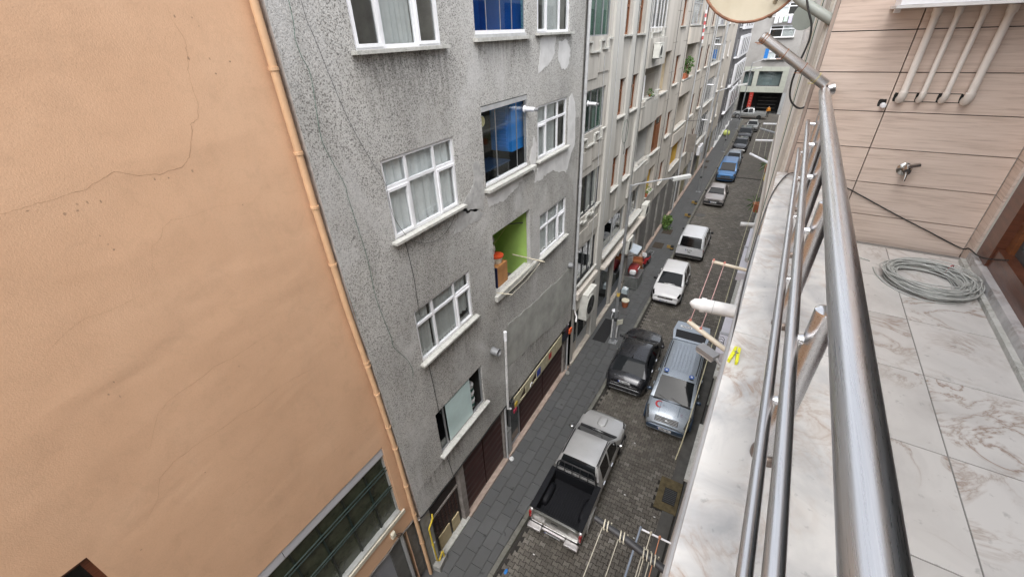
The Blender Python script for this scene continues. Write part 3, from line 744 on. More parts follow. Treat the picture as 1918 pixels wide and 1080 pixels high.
# repairs on the stucco
patch(gb, FL, [(8.76,6.12),(9.26,6.16),(10.75,6.0),(12.52,5.81),(13.64,5.84),(14.19,5.76),(14.25,4.04),(13.71,3.71),(10.72,4.24),(8.79,4.49),(8.75,5.22)], PLASTER, c=.012, jag=.06, n=6)
for poly in ([(11.05,10.66),(10.91,10.35),(10.81,10.19),(11.23,10.14),(11.68,10.23),(12.11,10.23),(12.74,10.0),(13.2,9.84),(13.44,10.22),(13.86,10.66),(13.76,11.86),(13.5,12.29),(13.25,12.22),(13.19,11.94),(13.21,10.72)],
             [(8.28,10.64),(8.32,10.28),(8.65,10.25),(9.1,10.21),(9.54,10.29),(10.0,10.45),(10.16,10.59),(10.6,10.66)],
             [(10.52,10.93),(10.75,10.68),(10.88,10.35),(10.92,10.82),(11.0,11.25),(10.83,11.51)],
             [(11.28,13.88),(11.16,13.39),(11.1,13.05),(11.65,13.17),(12.02,13.41),(12.21,13.88)],
             [(12.36,13.75),(12.34,13.33),(12.54,13.11),(12.85,12.99),(13.16,13.14),(13.21,13.48),(12.88,13.77)]):
    patch(gb, FL, poly, WHITEP, c=.008, jag=.045, n=5)
SMEAR = M('thin_grey_smear', (.40, .40, .395), .95, .22, 6, .3, 20)
for poly in ([(7.2,10.64),(7.41,10.43),(7.63,10.42),(8.07,10.27),(8.19,10.64),(8.15,11.24),(8.01,11.52),(7.78,11.46),(7.76,11.03)],
             [(7.17,10.62),(6.99,10.45),(6.83,10.12),(7.21,10.11),(7.47,10.14),(7.93,10.11),(8.07,10.23),(7.53,10.5)]):
    patch(gb, FL, poly, SMEAR, c=.006, jag=.05, n=5)
# rain stains below the sills
def stain_mat(name, c, strength, seed):
    m, nt, b = newmat(name); tc = nt.nodes.new('ShaderNodeTexCoord'); sx = nt.nodes.new('ShaderNodeSeparateXYZ'); nt.links.new(tc.outputs['Generated'], sx.inputs[0])
    v = objvec(nt, (1, 7, .7)); n = noise(nt, v, 1.6, 4, .6); n2 = noise(nt, objvec(nt), 14, 3, .6)
    p = nt.nodes.new('ShaderNodeMath'); p.operation = 'POWER'; p.inputs[1].default_value = 1.6; nt.links.new(sx.outputs[2], p.inputs[0])
    e = ramp(nt, sx.outputs[1], [(0.0, 0.0), (.12, 1.0), (.88, 1.0), (1.0, 0.0)])
    a = nt.nodes.new('ShaderNodeMath'); a.operation = 'MULTIPLY'; nt.links.new(p.outputs[0], a.inputs[0]); nt.links.new(ramp(nt, n, [(.40, 0.0), (.65, strength)]), a.inputs[1])
    q = nt.nodes.new('ShaderNodeMath'); q.operation = 'MULTIPLY'; nt.links.new(a.outputs[0], q.inputs[0]); nt.links.new(e, q.inputs[1])
    r = nt.nodes.new('ShaderNodeMath'); r.operation = 'MULTIPLY'; nt.links.new(q.outputs[0], r.inputs[0]); nt.links.new(ramp(nt, n2, [(.3, .55), (.6, 1.0)]), r.inputs[1])
    nt.links.new(r.outputs[0], b.inputs['Alpha']); b.inputs['Base Color'].default_value = c4(c); b.inputs['Roughness'].default_value = .95; return m
STAIN_G = stain_mat('rain_stain', (.12, .113, .10), .5, 1)
def stain(th, F, a0, a1, b0, b1, m):
    mb = MB(); mb.fquad(F, [(a0, b0, .003), (a1, b0, .003), (a1, b1, .003), (a0, b1, .003)]); return obj('rain_stain', mb, m, th)
for w, h in ((A_[0], 1.3), (A_[1], .7), (A_[2], 1.0), (A_[3], .9), (B_[0], 1.0), (B_[1], .25), (C_[0], .3), (C_[2], 1.2)): stain(gb, FL, w[0] - .25, w[1] + .35, w[2] - h - .06, w[2] - .06, STAIN_G)
stain(gb, FL, 8.2, 11.0, 6.3, 7.42, STAIN_G); stain(gb, FL, 4.1, 6.2, 2.96, 4.0, STAIN_G); stain(gb, FL, 8.8, 14.2, 2.96, 4.3, STAIN_G); stain(gb, FL, 13.3, 14.25, 7.0, 11.5, STAIN_G)
# wires on the stucco
DARKW = M('grey_black_wire', (.07, .07, .07), .7, .2, 9)
GW = M('green_wire', (.05, .11, .08), .6, .2, 9)
def wire(pts, r, m, label, cat='cable'):
    return solo('wall_cable', MB().tube(cr_([FL.P(a, b, .03) for a, b in pts], 4), r, 5), m, label, cat, smooth=True)
wire([(4.11,16.5),(4.11,14.44),(4.06,14.04),(4.09,13.81),(4.15,13.57),(4.06,12.85),(4.11,12.53),(4.26,12.05),(4.26,11.88),(4.30,11.36),(4.35,10.63),(4.33,9.85),(4.46,8.85),(4.47,8.59),(4.73,8.07),(4.82,7.72),(4.80,7.50)], .0045, GW, 'thin green wire hanging down the grey roughcast wall')
wire([(4.25,16.5),(4.29,14.45),(4.36,14.02),(4.60,12.99),(4.92,12.18),(5.09,11.81),(5.12,11.25),(5.35,10.73),(5.53,10.52),(5.90,10.33),(6.34,10.27),(6.75,10.42),(6.99,10.69)], .0042, DARKW, 'black wire looping under the curtained second-row window')
wire([(5.31,10.58),(5.36,9.78),(5.33,9.0),(5.33,8.86)], .006, BLACKM, 'short black wire between the curtained and the lace window')
wire([(5.34,7.45),(5.34,7.30),(5.37,6.49),(5.38,5.81)], .008, BLACKM, 'black wire above the storeroom window')
wire([(5.39,4.2),(5.40,3.9),(5.44,3.57),(5.50,2.98)], .008, BLACKM, 'black wire below the storeroom window')
wire([(4.02,3.06),(4.25,2.99),(4.95,3.0),(5.45,2.97),(6.2,2.99),(6.83,2.97),(7.6,3.0),(8.6,2.98)], .018, BLACKM, 'thick black cable along the bottom edge of the roughcast')
vt = thing('exhaust_duct', 'round metal exhaust duct sticking out of the roughcast wall', 'duct', FL.P(8.01, 5.86, 0))
mb = MB().lathe((-.05, 0, 0), (1, 0, 0), [(0, .115), (.28, .115)], 18); mb.f = mb.f[:-2]; obj('pipe', mb, GALV, vt, True); obj('lining', MB().lathe((-.03, 0, 0), (1, 0, 0), [(0, .108), (.02, .108)], 18), BLACKM, vt, True); obj('rim', MB().tube([(.23, .115 * math.cos(t), .115 * math.sin(t)) for t in [k * .3927 for k in range(16)]], .008, 6, closed=True), GALV, vt, True)
vt = thing('exhaust_duct', 'small round duct near the grey downpipe', 'duct', FL.P(13.85, 5.95, 0))
obj('pipe', MB().lathe((-.02, 0, 0), (1, 0, 0), [(0, .11), (.16, .11), (.2, .07)], 14), GALV, vt, True); obj('collar', MB().lathe((0, 0, 0), (1, 0, 0), [(0, .14), (.015, .14)], 14), GALV, vt, True)
wp = thing('white_waste_pipe', 'short white waste pipe on the grey plaster repair', 'pipe', FL.P(8.65, 2.8, .05), world=True)
obj('tube', MB().tube([FL.P(8.68, 6.0, .06), FL.P(8.60, 2.82, .06), FL.P(8.72, 2.72, .1)], .045, 10), PVCD, wp, True); obj('sleeve', MB().tube([FL.P(8.69, 6.12, .06), FL.P(8.683, 5.78, .06)], .058, 10), PVC, wp, True)
dp = thing('grey_downpipe', 'grey downpipe between the roughcast house and the beige house', 'pipe', FL.P(14.38, 0, .1), world=True)
obj('tube', MB().tube([FL.P(14.38, 16.8, .09), FL.P(14.38, 3.5, .09)], .055, 10), GREYP, dp, True); obj('lower_tube', MB().tube([FL.P(14.52, 4.6, .08), FL.P(14.52, 3.3, .08), FL.P(14.5, 3.05, .2), FL.P(14.3, 2.9, .25)], .04, 8), PVCD, dp, True)
for z in (15.5, 12.2, 9.0, 6.0, 4.2): obj('clamp', MB().tube([FL.P(14.38, z, .09), FL.P(14.38, z + .07, .09)], .068, 10), GREYP, dp, True)
# ground floor of the grey building
STEP = M('rosy_stone_step', (.36, .28, .235), .7, .2, 4, dirt=.4); MAROON = M('maroon_shutter', (.050, .018, .016), .5, .25, 3, dirt=.2); PIER = M('stone_pier', (.26, .235, .22), .7, .25, 5, dirt=.4)
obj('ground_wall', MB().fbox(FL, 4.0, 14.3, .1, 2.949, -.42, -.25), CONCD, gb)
obj('step', MB().fbox(FL, 5.95, 14.3, .1, .22, -.24, .05), STEP, gb); obj('step', MB().fbox(FL, 4.5, 5.94, .1, .20, -.24, .04), SILLM, gb)
obj('pier', MB().fbox(FL, 4.05, 4.42, .1, 2.94, -.24, -.04), CONC, gb); obj('pier', MB().fbox(FL, 5.78, 6.02, .222, 2.94, -.24, -.03), PIER, gb)
obj('pier', MB().fbox(FL, 8.42, 8.56, .222, 2.94, -.24, -.05), PIER, gb); obj('pier', MB().fbox(FL, 13.75, 13.95, .222, 2.94, -.24, -.05), PIER, gb)
def ribbed_shutter(F, a0, a1, b0, b1, c, m, parent, name='roller_shutter', pitch=.09):
    mb = MB(); n = max(2, int((b1 - b0) / pitch))
    for k in range(n):
        z0, z1 = b0 + (b1 - b0) * k / n, b0 + (b1 - b0) * (k + 1) / n
        mb.fquad(F, [(a0, z0, c - .012), (a1, z0, c - .012), (a1, (z0 + z1) / 2, c + .008), (a0, (z0 + z1) / 2, c + .008)])
        mb.fquad(F, [(a0, (z0 + z1) / 2, c + .008), (a1, (z0 + z1) / 2, c + .008), (a1, z1, c - .012), (a0, z1, c - .012)])
    return obj(name, mb, m, parent)
for a0, a1 in ((6.05, 7.2), (7.24, 8.40), (9.78, 11.7), (11.74, 13.72)):
    sh = obj('garage_door', MB().fbox(FL, a0, a1, .225, 2.94, -.2, -.14), MAROON, gb)
    ribbed_shutter(FL, a0 + .02, a1 - .02, .24, 2.9, -.125, MAROON, sh, 'ribs', .3)
dn = obj('entrance_door', MB().fbox(FL, 4.5, 5.75, .205, 2.5, -.22, -.17), M('brown_black_door', (.022, .014, .012), .5, .3, 6), gb)
CPAN = M('cream_board', (.47, .39, .235), .7, .12, 4)
obj('panel', MB().fbox(FL, 4.62, 5.15, .26, .92, -.165, -.13), CPAN, dn); obj('panel', MB().fbox(FL, 5.27, 5.62, .26, .85, -.165, -.13), CPAN, dn); obj('rail', MB().fbox(FL, 4.5, 5.75, 2.05, 2.12, -.165, -.12), PIER, dn)
for i in range(7):
    for j in range(6): obj('lattice', MB().fbox(FL, 4.6 + i * .16, 4.68 + i * .16, 1.05 + j * .16, 1.13 + j * .16, -.165, -.15), MC['brown_black_door'] if 0 else M('lattice_brown', (.05, .022, .016), .5, .2, 5), dn)
al = obj('glass_door', frame_bars(FL, 8.95, 9.72, .23, 2.6, (), None, .05, -.2, -.14), GALV, gb); obj('pane', MB().fbox(FL, 9.0, 9.67, .28, 2.55, -.18, -.17), GLASSD, al)
obj('door_frame', MB().fbox(FL, 8.9, 8.94, .23, 2.94, -.12, -.06), GALV, gb)
mc = thing('vending_cabinet', 'pale cabinet inside the dark alcove doorway', 'cabinet', FL.P(8.75, .22, -.12), world=True)
obj('body', MB().fbox(FL, 8.60, 8.88, .23, 1.5, -.2, -.02), M('dull_cabinet', (.20, .205, .20), .5, .2, 4), mc); obj('door_line', MB().fbox(FL, 8.64, 8.84, .3, 1.4, -.019, -.012), GREYP, mc)
for a in (8.5, 14.02): obj('corner_pipe', MB().tube([FL.P(a, .2, .0), FL.P(a, 2.92, .0)], .04, 8), GREYP, gb, True)
# fascia board with cut-outs
sg = thing('fascia_board', 'long weathered cream fascia board with red and blue patches over the garage doors', 'sign', FL.P(11, 2.6, .1), world=True)
SIGNM = M('weathered_cream_board', (.46, .42, .29), .7, .2, 7, dirt=.5, dirtc=(.28, .26, .13))
def sb(a0, a1, b0, b1, m, name, c0=.06, c1=.09): return obj(name, MB().fbox(FL, a0, a1, b0, b1, c0, c1), m, sg)
sb(9.0, 13.4, 2.84, 2.95, SIGNM, 'top_strip'); sb(9.0, 13.4, 2.36, 2.44, SIGNM, 'bottom_strip'); sb(10.75, 13.15, 2.442, 2.838, SIGNM, 'board'); sb(9.0, 9.45, 2.442, 2.838, SIGNM, 'board'); sb(9.86, 10.05, 2.442, 2.838, SIGNM, 'stay')
obj('gusset', MB().prism(FL, [(10.05, 2.44), (10.75, 2.84), (10.05, 2.84)], .062, .088), SIGNM, sg); obj('gusset', MB().prism(FL, [(9.45, 2.84), (9.86, 2.84), (9.45, 2.60)], .062, .088), SIGNM, sg)
sb(10.78, 11.1, 2.46, 2.78, M('blue_patch', (.02, .05, .30), .5, .15, 6), 'blue_patch', .0905, .096); sb(11.85, 12.1, 2.52, 2.8, M('red_patch', (.42, .03, .03), .5, .15, 6), 'red_patch', .0905, .096); sb(13.16, 13.9, 2.36, 2.95, M('navy_patch', (.02, .022, .035), .5, .3, 9), 'dark_end')
sb(8.82, 8.99, 2.4, 2.9, DARKM, 'dark_end', .05, .1); sb(8.9, 9.1, 2.3, 2.45, M('crimson_tag', (.35, .03, .06), .6, .2, 8), 'tag', .1, .13); sb(9.02, 9.2, 2.5, 2.68, M('mustard_tag', (.5, .36, .05), .6, .2, 8), 'tag', .0905, .11); sb(13.85, 14.1, 2.5, 2.72, M('orange_tag', (.6, .1, .03), .6, .2, 8), 'tag', .1, .17)
obj('hook', MB().tube([FL.P(10.3 + .09 * math.cos(t), 2.5 + .09 * math.sin(t), .1) for t in [k * .5 for k in range(9)]], .02, 6), PVC, sg, True)
yg = thing('gas_pipe', 'yellow gas pipe bent around the entrance of the grey house', 'pipe', FL.P(4.3, .2, .05), world=True)
obj('pipe', MB().tube([FL.P(4.48, 2.55, -.02), FL.P(4.40, 2.47, .05), FL.P(4.20, 2.3, .06), FL.P(4.2, 1.4, .06), FL.P(4.22, .55, .06), FL.P(4.27, .48, .09), FL.P(4.42, .72, .1), FL.P(4.46, .70, .1), FL.P(4.47, .12, .1)], .026, 8), M('yellow_gas_paint', (.50, .37, .03), .5, .15, 6), yg, True)
obj('collar', MB().tube([FL.P(4.2, 1.5, .06), FL.P(4.2, 1.42, .06)], .036, 8), MC['yellow_gas_paint'], yg, True)
solo('meter_box', MB().fbox(FL, 4.22, 4.36, .5, 1.3, -.035, .0), GREYP, 'flat grey meter box behind the yellow gas pipe', 'meter box')
solo('concrete_block', MB().obox((-5.56, 4.32, .25), (.13, .02, 0), (-.03, .22, 0), (.0, 0, .14)), CONC, 'pale concrete block at the foot of the yellow gas pipe', 'block')
solo('white_stone', MB().lathe((-5.46, 8.55, .13), (0, 0, 1), [(0, .07), (.07, .1), (.14, .05)], 8), PVCD, 'white stone on the kerb before the first garage doors', 'stone', 'door stones')
solo('white_stone', MB().lathe((-5.46, 13.85, .13), (0, 0, 1), [(0, .1), (.08, .12), (.17, .06)], 8), CONC, 'rough stone at the far end of the garage doors', 'stone', 'door stones')

# ------------------------------------------------------------------ beige house with stepped sills
b2 = thing('beige_building', 'streaked beige house with stepped window ledges and pairs of narrow brown windows', 'building', (-6, 20, 0), world=True)
D2 = [(14.65, 16.75, 13.80, 15.5), (14.65, 16.75, 10.77, 12.2), (14.7, 16.83, 7.55, 9.22), (14.8, 16.95, 4.5, 6.15)]
E2 = [(a, b, z0, z1) for z0, z1 in ((13.78, 15.5), (10.80, 12.24), (7.65, 9.07)) for a, b in ((18.3, 19.25), (20.15, 21.15))]
F2 = [(22.1, 25.4, 13.96, 15.8), (22.1, 25.35, 10.95, 12.33), (22.1, 25.3, 7.60, 9.45)]
S2 = [(17.9, 21.4, 4.5, 6.02), (21.85, 24.2, 4.7, 6.3)]
facade(b2, 'wall', FL, 14.46, 25.55, 3.45, 16.5, D2 + E2 + F2 + S2, BEIGE, .25)
shell(b2, FL, 14.46, 25.55, .1, 16.5, 9, CONC)
def stepped(F, th, a0, a1, b, pat, sc=.09):
    n = len(pat); w = (a1 - a0) / n
    for i, p in enumerate(pat):
        obj('ledge_stone', MB().fbox(F, a0 + i * w, a0 + (i + 1) * w - .01, b + p - .05, b + p, -.05, sc), SILLM, th)
        if i and pat[i - 1] != p:
            lo, hi = sorted((pat[i - 1], p)); obj('ledge_stone', MB().fbox(F, a0 + i * w - .05, a0 + i * w + .04, b + lo - .045, b + hi - .052, -.05, sc - .01), SILLM, th)
for i, w in enumerate(D2):
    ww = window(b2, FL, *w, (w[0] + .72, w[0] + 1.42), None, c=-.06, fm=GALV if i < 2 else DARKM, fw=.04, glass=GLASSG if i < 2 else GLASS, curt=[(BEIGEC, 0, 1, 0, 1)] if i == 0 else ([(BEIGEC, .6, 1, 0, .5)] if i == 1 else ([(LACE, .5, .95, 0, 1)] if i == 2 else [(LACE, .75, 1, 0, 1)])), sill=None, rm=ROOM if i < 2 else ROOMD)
    if i < 3: stepped(FL, b2, w[0] - .15, w[1] + .2, w[2], [-.12, -.42, -.42, -.1, -.36, -.06] if i != 2 else [-.1, -.22, -.02, -.14, .02, .06])
    else: obj('ledge_stone', MB().fbox(FL, w[0] - .1, w[1] + .1, w[2] - .07, w[2], -.1, .12), SILLM, b2)
    obj('relief_panel', MB().fbox(FL, w[0] - .1, w[0] + 1.0, w[2] - 1.25, w[2] - .62, .001, .035), BEIGE, b2); obj('relief_panel', MB().fbox(FL, w[0] + 1.02, w[1] + .1, w[2] - 1.1, w[2] - .5, .001, .045), BEIGE, b2)
for (a, b, r) in ((17.0, 18.15, .10), (19.36, 20.02, .07), (21.3, 21.95, .09)):
    obj('pilaster', MB().fbox(FL, a, b, 6.35, 16.48, .002, r), BEIGE2, b2)
obj('pilaster', MB().fbox(FL, 17.0, 17.8, .1, 6.34, .002, .09), BEIGE2, b2)
for w in E2:
    window(b2, FL, *w, (w[0] + .5 * (w[1] - w[0]),), w[2] + .95, c=-.12, fm=WOODB, fw=.085, glass=GLASS, curt=[(PINKC, .1, .9, 0, 1)], rm=ROOMD, sillp=.14)
# bay with bars and its air conditioner, open balcony, loggia
w = window(b2, FL, *F2[0], (22.75, 23.3, 24.1, 24.7), None, c=-.05, fm=PVC, fw=.04, glass=GLASSD, rm=ROOMD, curt=[(LACE, .55, 1, 0, 1)], sill=None)
for k in range(5): obj('grille_bar', MB().tube([FL.P(22.3 + k * .65, 13.8, .05), FL.P(22.3 + k * .65, 15.8, .05)], .018, 6), PVCD, w)
stepped(FL, b2, 22.0, 25.5, 13.9, [-.32, -.1, -.1, -.06, -.3, .1])
obj('bay_front', MB().fbox(FL, 22.0, 25.45, 12.36, 13.55, .002, .16), BEIGE, b2)
def recess(th, F, w, d, m, name='loggia_wall', fm=None):
    a0, a1, b0, b1 = w; b0 -= .4; b1 += .05; a0 -= .03; a1 += .03
    mb = MB()
    mb.fquad(F, [(a1, b0, -.25), (a1, b0, -d), (a1, b1, -d), (a1, b1, -.25)]); mb.fquad(F, [(a0, b0, -d), (a1, b0, -d), (a1, b1, -d), (a0, b1, -d)])
    mb.fquad(F, [(a0, b0, -.25), (a0, b0, -d), (a0, b1, -d), (a0, b1, -.25)]); mb.fquad(F, [(a0, b1, -.25), (a1, b1, -.25), (a1, b1, -d), (a0, b1, -d)]); mb.fquad(F, [(a0, b0, -.25), (a1, b0, -.25), (a1, b0, -d), (a0, b0, -d)])
    return obj(name, mb, m, th)
recess(b2, FL, F2[1], 1.2, CREAM); recess(b2, FL, F2[2], 1.3, M('pale_grey_loggia', (.46, .46, .45), .9, .12, 2))
obj('loggia_door', MB().fbox(FL, 24.3, 25.2, 7.25, 9.4, -1.28, -1.2), PVCD, b2)
obj('balcony_front', MB().fbox(FL, 22.05, 25.4, 9.6, 10.88, .002, .14), BEIGE, b2); stepped(FL, b2, 22.0, 25.5, 11.0, [-.3, -.02, -.02, .04, -.24, .14], .16)
obj('balcony_front', MB().fbox(FL, 22.05, 25.4, 6.45, 7.55, .002, .12), BEIGE, b2); stepped(FL, b2, 22.0, 25.5, 7.62, [-.04, -.04, -.02, -.02, -.26, .06], .14)
# shop windows on the first floor with their ledge
for i, w in enumerate(S2):
    ww = obj('shop_window', frame_bars(FL, *w, ((w[0] + w[1]) / 2,), None, .06, -.14, -.08), GREYP, b2); obj('pane', MB().fbox(FL, w[0] + .05, w[1] - .05, w[2] + .05, w[3] - .05, -.12, -.11), GLASSD, ww)
    room(FL, *w, -.25, 2.5, ROOM, ww); obj('ledge', MB().fbox(FL, w[0] - .1, w[1] + .25, w[2] - .12, w[2] - .005, -.1, .3 if i else .2), SILLM, ww)
mb_ = thing('office_desk', 'long grey desk behind the first-floor shop glass', 'desk', FL.P(19, 3.6, -.8), world=True)
obj('top', MB().fbox(FL, 18.05, 20.6, 4.62, 4.68, -.95, -.35), GREYP, mb_); obj('front', MB().fbox(FL, 18.1, 20.5, 4.2, 4.615, -.42, -.38), M('slate_panel', (.10, .11, .12), .5, .2, 4), mb_)
obj('cornice', MB().fbox(FL, 17.7, 25.5, 3.86, 3.98, .002, .34), CREAM, b2); obj('cornice', MB().fbox(FL, 14.5, 17.0, 3.9, 4.2, .002, .22), CREAM, b2)
obj('relief_panel', MB().fbox(FL, 14.6, 16.9, 3.2, 3.85, .002, .1), BEIGE, b2)
# ground floor
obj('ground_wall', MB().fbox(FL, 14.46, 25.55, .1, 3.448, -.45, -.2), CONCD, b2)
for a0, a1 in ((14.46, 14.75), (17.0, 17.25), (20.2, 20.5), (23.2, 23.5), (25.3, 25.55)): obj('pier', MB().fbox(FL, a0, a1, .12, 3.44, -.2, -.01), BEIGE, b2)
obj('step', MB().fbox(FL, 14.46, 25.55, .1, .24, -.19, .08), M('pale_step', (.42, .38, .33), .8, .15, 4, dirt=.4), b2)
for a0, a1, m_ in ((14.8, 15.5, CREAM), (15.55, 16.95, GREYP), (17.3, 20.15, M('steel_blue_front', (.13, .15, .18), .45, .2, 3)), (20.55, 23.15, MC['steel_blue_front'])):
    d_o = obj('shop_front', MB().fbox(FL, a0, a1, .245, 3.2, -.19, -.14), m_, b2)
    obj('pane', MB().fbox(FL, a0 + .1, a1 - .1, 1.0, 3.0, -.139, -.13), GLASSD, d_o)
ribbed_shutter(FL, 23.55, 25.25, .25, 3.3, -.12, GREYP, b2)

def ac_unit(label, o, rz, w=.85, h=.6, d=.32, group='outdoor air conditioners'):
    t = thing('air_conditioner', label, 'air conditioner', o, rz, group)          # local x: along wall, y: out
    obj('case', MB().box(-w / 2, w / 2, 0.05, d, 0, h), ACW, t)
    obj('top_cover', MB().box(-w / 2 - .01, w / 2 + .01, .04, d + .01, h + .001, h + .02), ACW, t)
    obj('fan_ring', MB().lathe((w * .12, d + .001, h / 2), (0, 1, 0), [(0, h * .4), (.02, h * .4), (.021, h * .36)], 20), ACW, t, True)
    obj('fan_hole', MB().lathe((w * .12, d + .02, h / 2), (0, 1, 0), [(0, h * .34), (.004, h * .34)], 20), BLACKM, t, True)
    for k in range(3): obj('blade', MB().obox((w * .12 + .1 * h * math.cos(k * 2.1) * 1.5, d + .03, h / 2 + .1 * h * math.sin(k * 2.1) * 1.5), (.13 * h * math.cos(k * 2.1), 0, .13 * h * math.sin(k * 2.1)), (-.05 * math.sin(k * 2.1), .004, .05 * math.cos(k * 2.1)), (0, .002, 0)), DARKM, t)
    g = MB()
    for i in range(2):
        for k in range(9): g.box(-w / 2 - .004, -w / 2 - .001, .1 + i * .1, .18 + i * .1, .05 + k * h * .1, .05 + k * h * .1 + .035)
    obj('side_vents', g, DARKM, t)
    for s in (-1, 1): obj('bracket', MB().box(s * w * .36 - .015, s * w * .36 + .015, 0, d, -.04, -.001), DARKM, t)
    return t
ACW = M('aged_white_enamel', (.60, .60, .56), .5, .12, 5, dirt=.3)
R90 = -PI / 2
ac_unit('grilled air conditioner hung under the barred bay of the beige house', FL.P(22.95, 12.75, .16), R90)
ac_unit('large air conditioner low on the beige house beside the street lamp pole', FL.P(15.6, 2.55, .02), R90, 1.1, 1.35, .45)
ac_unit('air conditioner with a looped white hose under the first-floor shop ledge', FL.P(21.9, 3.05, .0), R90, 1.0, .8, .42)
ac_unit('air conditioner beside the flower pot at the seam of the two pale houses', FL.P(25.5, 3.95, .0), R90, .9, .75, .35)
hose = solo('hose_loop', MB().tube([FL.P(20.6, 3.3, .1), FL.P(20.6, 3.75, .2), FL.P(20.9, 4.02, .25), FL.P(21.3, 3.95, .25), FL.P(21.5, 3.7, .25)], .05, 8), PVC, 'looped white hose feeding the air conditioner', 'hose', smooth=True)
cn = thing('shop_canopy', 'small blue-grey sheet canopy over the shop door', 'canopy', FL.P(22.9, 2.6, .3), world=True)
obj('sheet', MB().add([FL.P(22.5, 2.85, -.1), FL.P(23.6, 2.85, -.1), FL.P(23.6, 2.65, .75), FL.P(22.5, 2.65, .75), FL.P(22.5, 2.8, -.1), FL.P(23.6, 2.8, -.1), FL.P(23.6, 2.6, .75), FL.P(22.5, 2.6, .75)], [(0, 1, 2, 3), (7, 6, 5, 4), (0, 4, 5, 1), (1, 5, 6, 2), (2, 6, 7, 3), (3, 7, 4, 0)]), M('pale_blue_sheet', (.40, .45, .50), .4, .1, 4), cn)
for a in (22.55, 23.55): obj('stay', MB().tube([FL.P(a, 2.2, -.1), FL.P(a, 2.6, .7)], .018, 6), DARKM, cn)
flue('white boiler flue on the glazed bay of the beige house', FL.P(14.95, 11.8, -.02), (1, 0, 0))
lo = solo('wire_loop', MB().tube([FL.P(19.7 + .42 * math.cos(t) , 10.0 + .5 * math.sin(t), .08 + .01 * math.sin(3 * t)) for t in [k * .35 for k in range(27)]], .008, 5), GW, 'coil of green wire hanging on the beige wall', 'cable', smooth=True)
lau = thing('hung_sheet', 'white sheet hung at the open beige balcony', 'sheet', FL.P(22.6, 11, -.1), world=True)
curtain(FL, 22.35, 22.95, 10.75, 12.0, -.1, CURT, lau, 3, .02, 'cloth'); obj('cord', MB().tube([FL.P(22.2, 12.01, -.1), FL.P(25.3, 12.0, -.1)], .006, 5), CORDW, lau)

# ------------------------------------------------------------------ cream panelled house
b3 = thing('cream_panel_building', 'cream house with scored wall panels, ochre loggias and a potted shrub on one ledge', 'building', (-6, 31, 0), world=True)
G3 = [(25.75, 27.65, 10.82, 12.85), (25.75, 27.6, 7.6, 9.55), (25.8, 27.6, 4.95, 6.62)]
N3 = [(29.15, 30.5, z0, z1) for z0, z1 in ((14.0, 15.5), (10.94, 12.5), (7.88, 9.38), (4.8, 6.22))]
H3 = [(32.2, 36.0, 14.03, 15.7), (32.2, 35.75, 10.94, 12.97), (32.1, 36.0, 7.8, 9.9), (32.6, 36.15, 4.85, 6.6)]
facade(b3, 'wall', FL, 25.57, 37.0, 3.9, 16.5, G3 + N3 + H3, CREAM, .25); shell(b3, FL, 25.57, 37.0, .1, 16.5, 9, CONC)
OCH = M('buff_loggia', (.56, .47, .33), .9, .12, 2)
recess(b3, FL, G3[0], 1.2, OCH); recess(b3, FL, G3[2], 1.0, YELLOWW); recess(b3, FL, H3[1], 1.4, CREAM2); recess(b3, FL, H3[2], 1.4, CREAM2); recess(b3, FL, H3[3], 1.2, YELLOWW)
window(b3, FL, *G3[1], (26.35,), None, c=-.06, fm=WOODB, fw=.09, glass=GLASSD, rm=ROOMD)
for k in range(6): obj('shutter_slat', MB().fbox(FL, 26.45 + k * .18, 26.58 + k * .18, 7.72, 9.1, -.055, -.03), WOODB, b3)
for w in N3: window(b3, FL, *w, (), None, c=-.14, fm=WOODB, fw=.11, glass=GLASS, curt=[(PINKC, .25, 1, 0, 1)], rm=ROOMD, sillp=.12)
window(b3, FL, *H3[0], (33.4, 34.8), 15.2, c=-.1, fm=GREYP, fw=.05, glass=GLASS, curt=[(LACE, 0, .9, 0, 1)])
for w in (H3[1], H3[2], H3[3], G3[0], G3[2]): obj('ledge', MB().fbox(FL, w[0] - .08, w[1] + .1, w[2] - .08, w[2] - .004, -.26, .1), SILLM, b3)
JT = M('groove_shadow_line', (.24, .22, .19), .9, .2, 5)
for z in (5.5, 6.9, 8.6, 10.2, 11.7, 13.2, 14.7):
    for a0, a1 in ((27.75, 29.0), (30.65, 32.0)): obj('panel_joint', MB().fbox(FL, a0, a1, z, z + .025, .0005, .003), JT, b3)
for a in (27.72, 32.03): obj('panel_joint', MB().fbox(FL, a, a + .02, 4, 16.4, .0005, .004), JT, b3)
obj('balcony_front', MB().fbox(FL, 32.0, 36.2, 13.0, 13.9, .002, .1), CREAM2, b3)
for z in (9.95, 6.65): obj('balcony_front', MB().fbox(FL, 32.0, 36.1, z, z + .85, .002, .08), CREAM, b3)
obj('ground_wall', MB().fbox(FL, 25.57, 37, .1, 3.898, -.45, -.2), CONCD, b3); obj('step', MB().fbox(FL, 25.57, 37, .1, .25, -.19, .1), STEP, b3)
for a0, a1 in ((25.57, 25.85), (28.0, 28.5), (30.6, 31.0), (33.3, 33.7), (36.6, 37.0)): obj('pier', MB().fbox(FL, a0, a1, .12, 3.89, -.2, -.02), CONC, b3)
SHG = M('grey_roller', (.13, .125, .12), .6, .2, 3, dirt=.3)
for a0, a1 in ((25.9, 27.95), (28.55, 30.55), (31.05, 33.25), (33.75, 36.55)): ribbed_shutter(FL, a0, a1, .26, 3.8, -.1, SHG, b3, pitch=.12)
pp = thing('potted_shrub', 'leafy green shrub in a terracotta trough on the cream balcony ledge', 'plant', FL.P(33.4, 10.945, -.05))
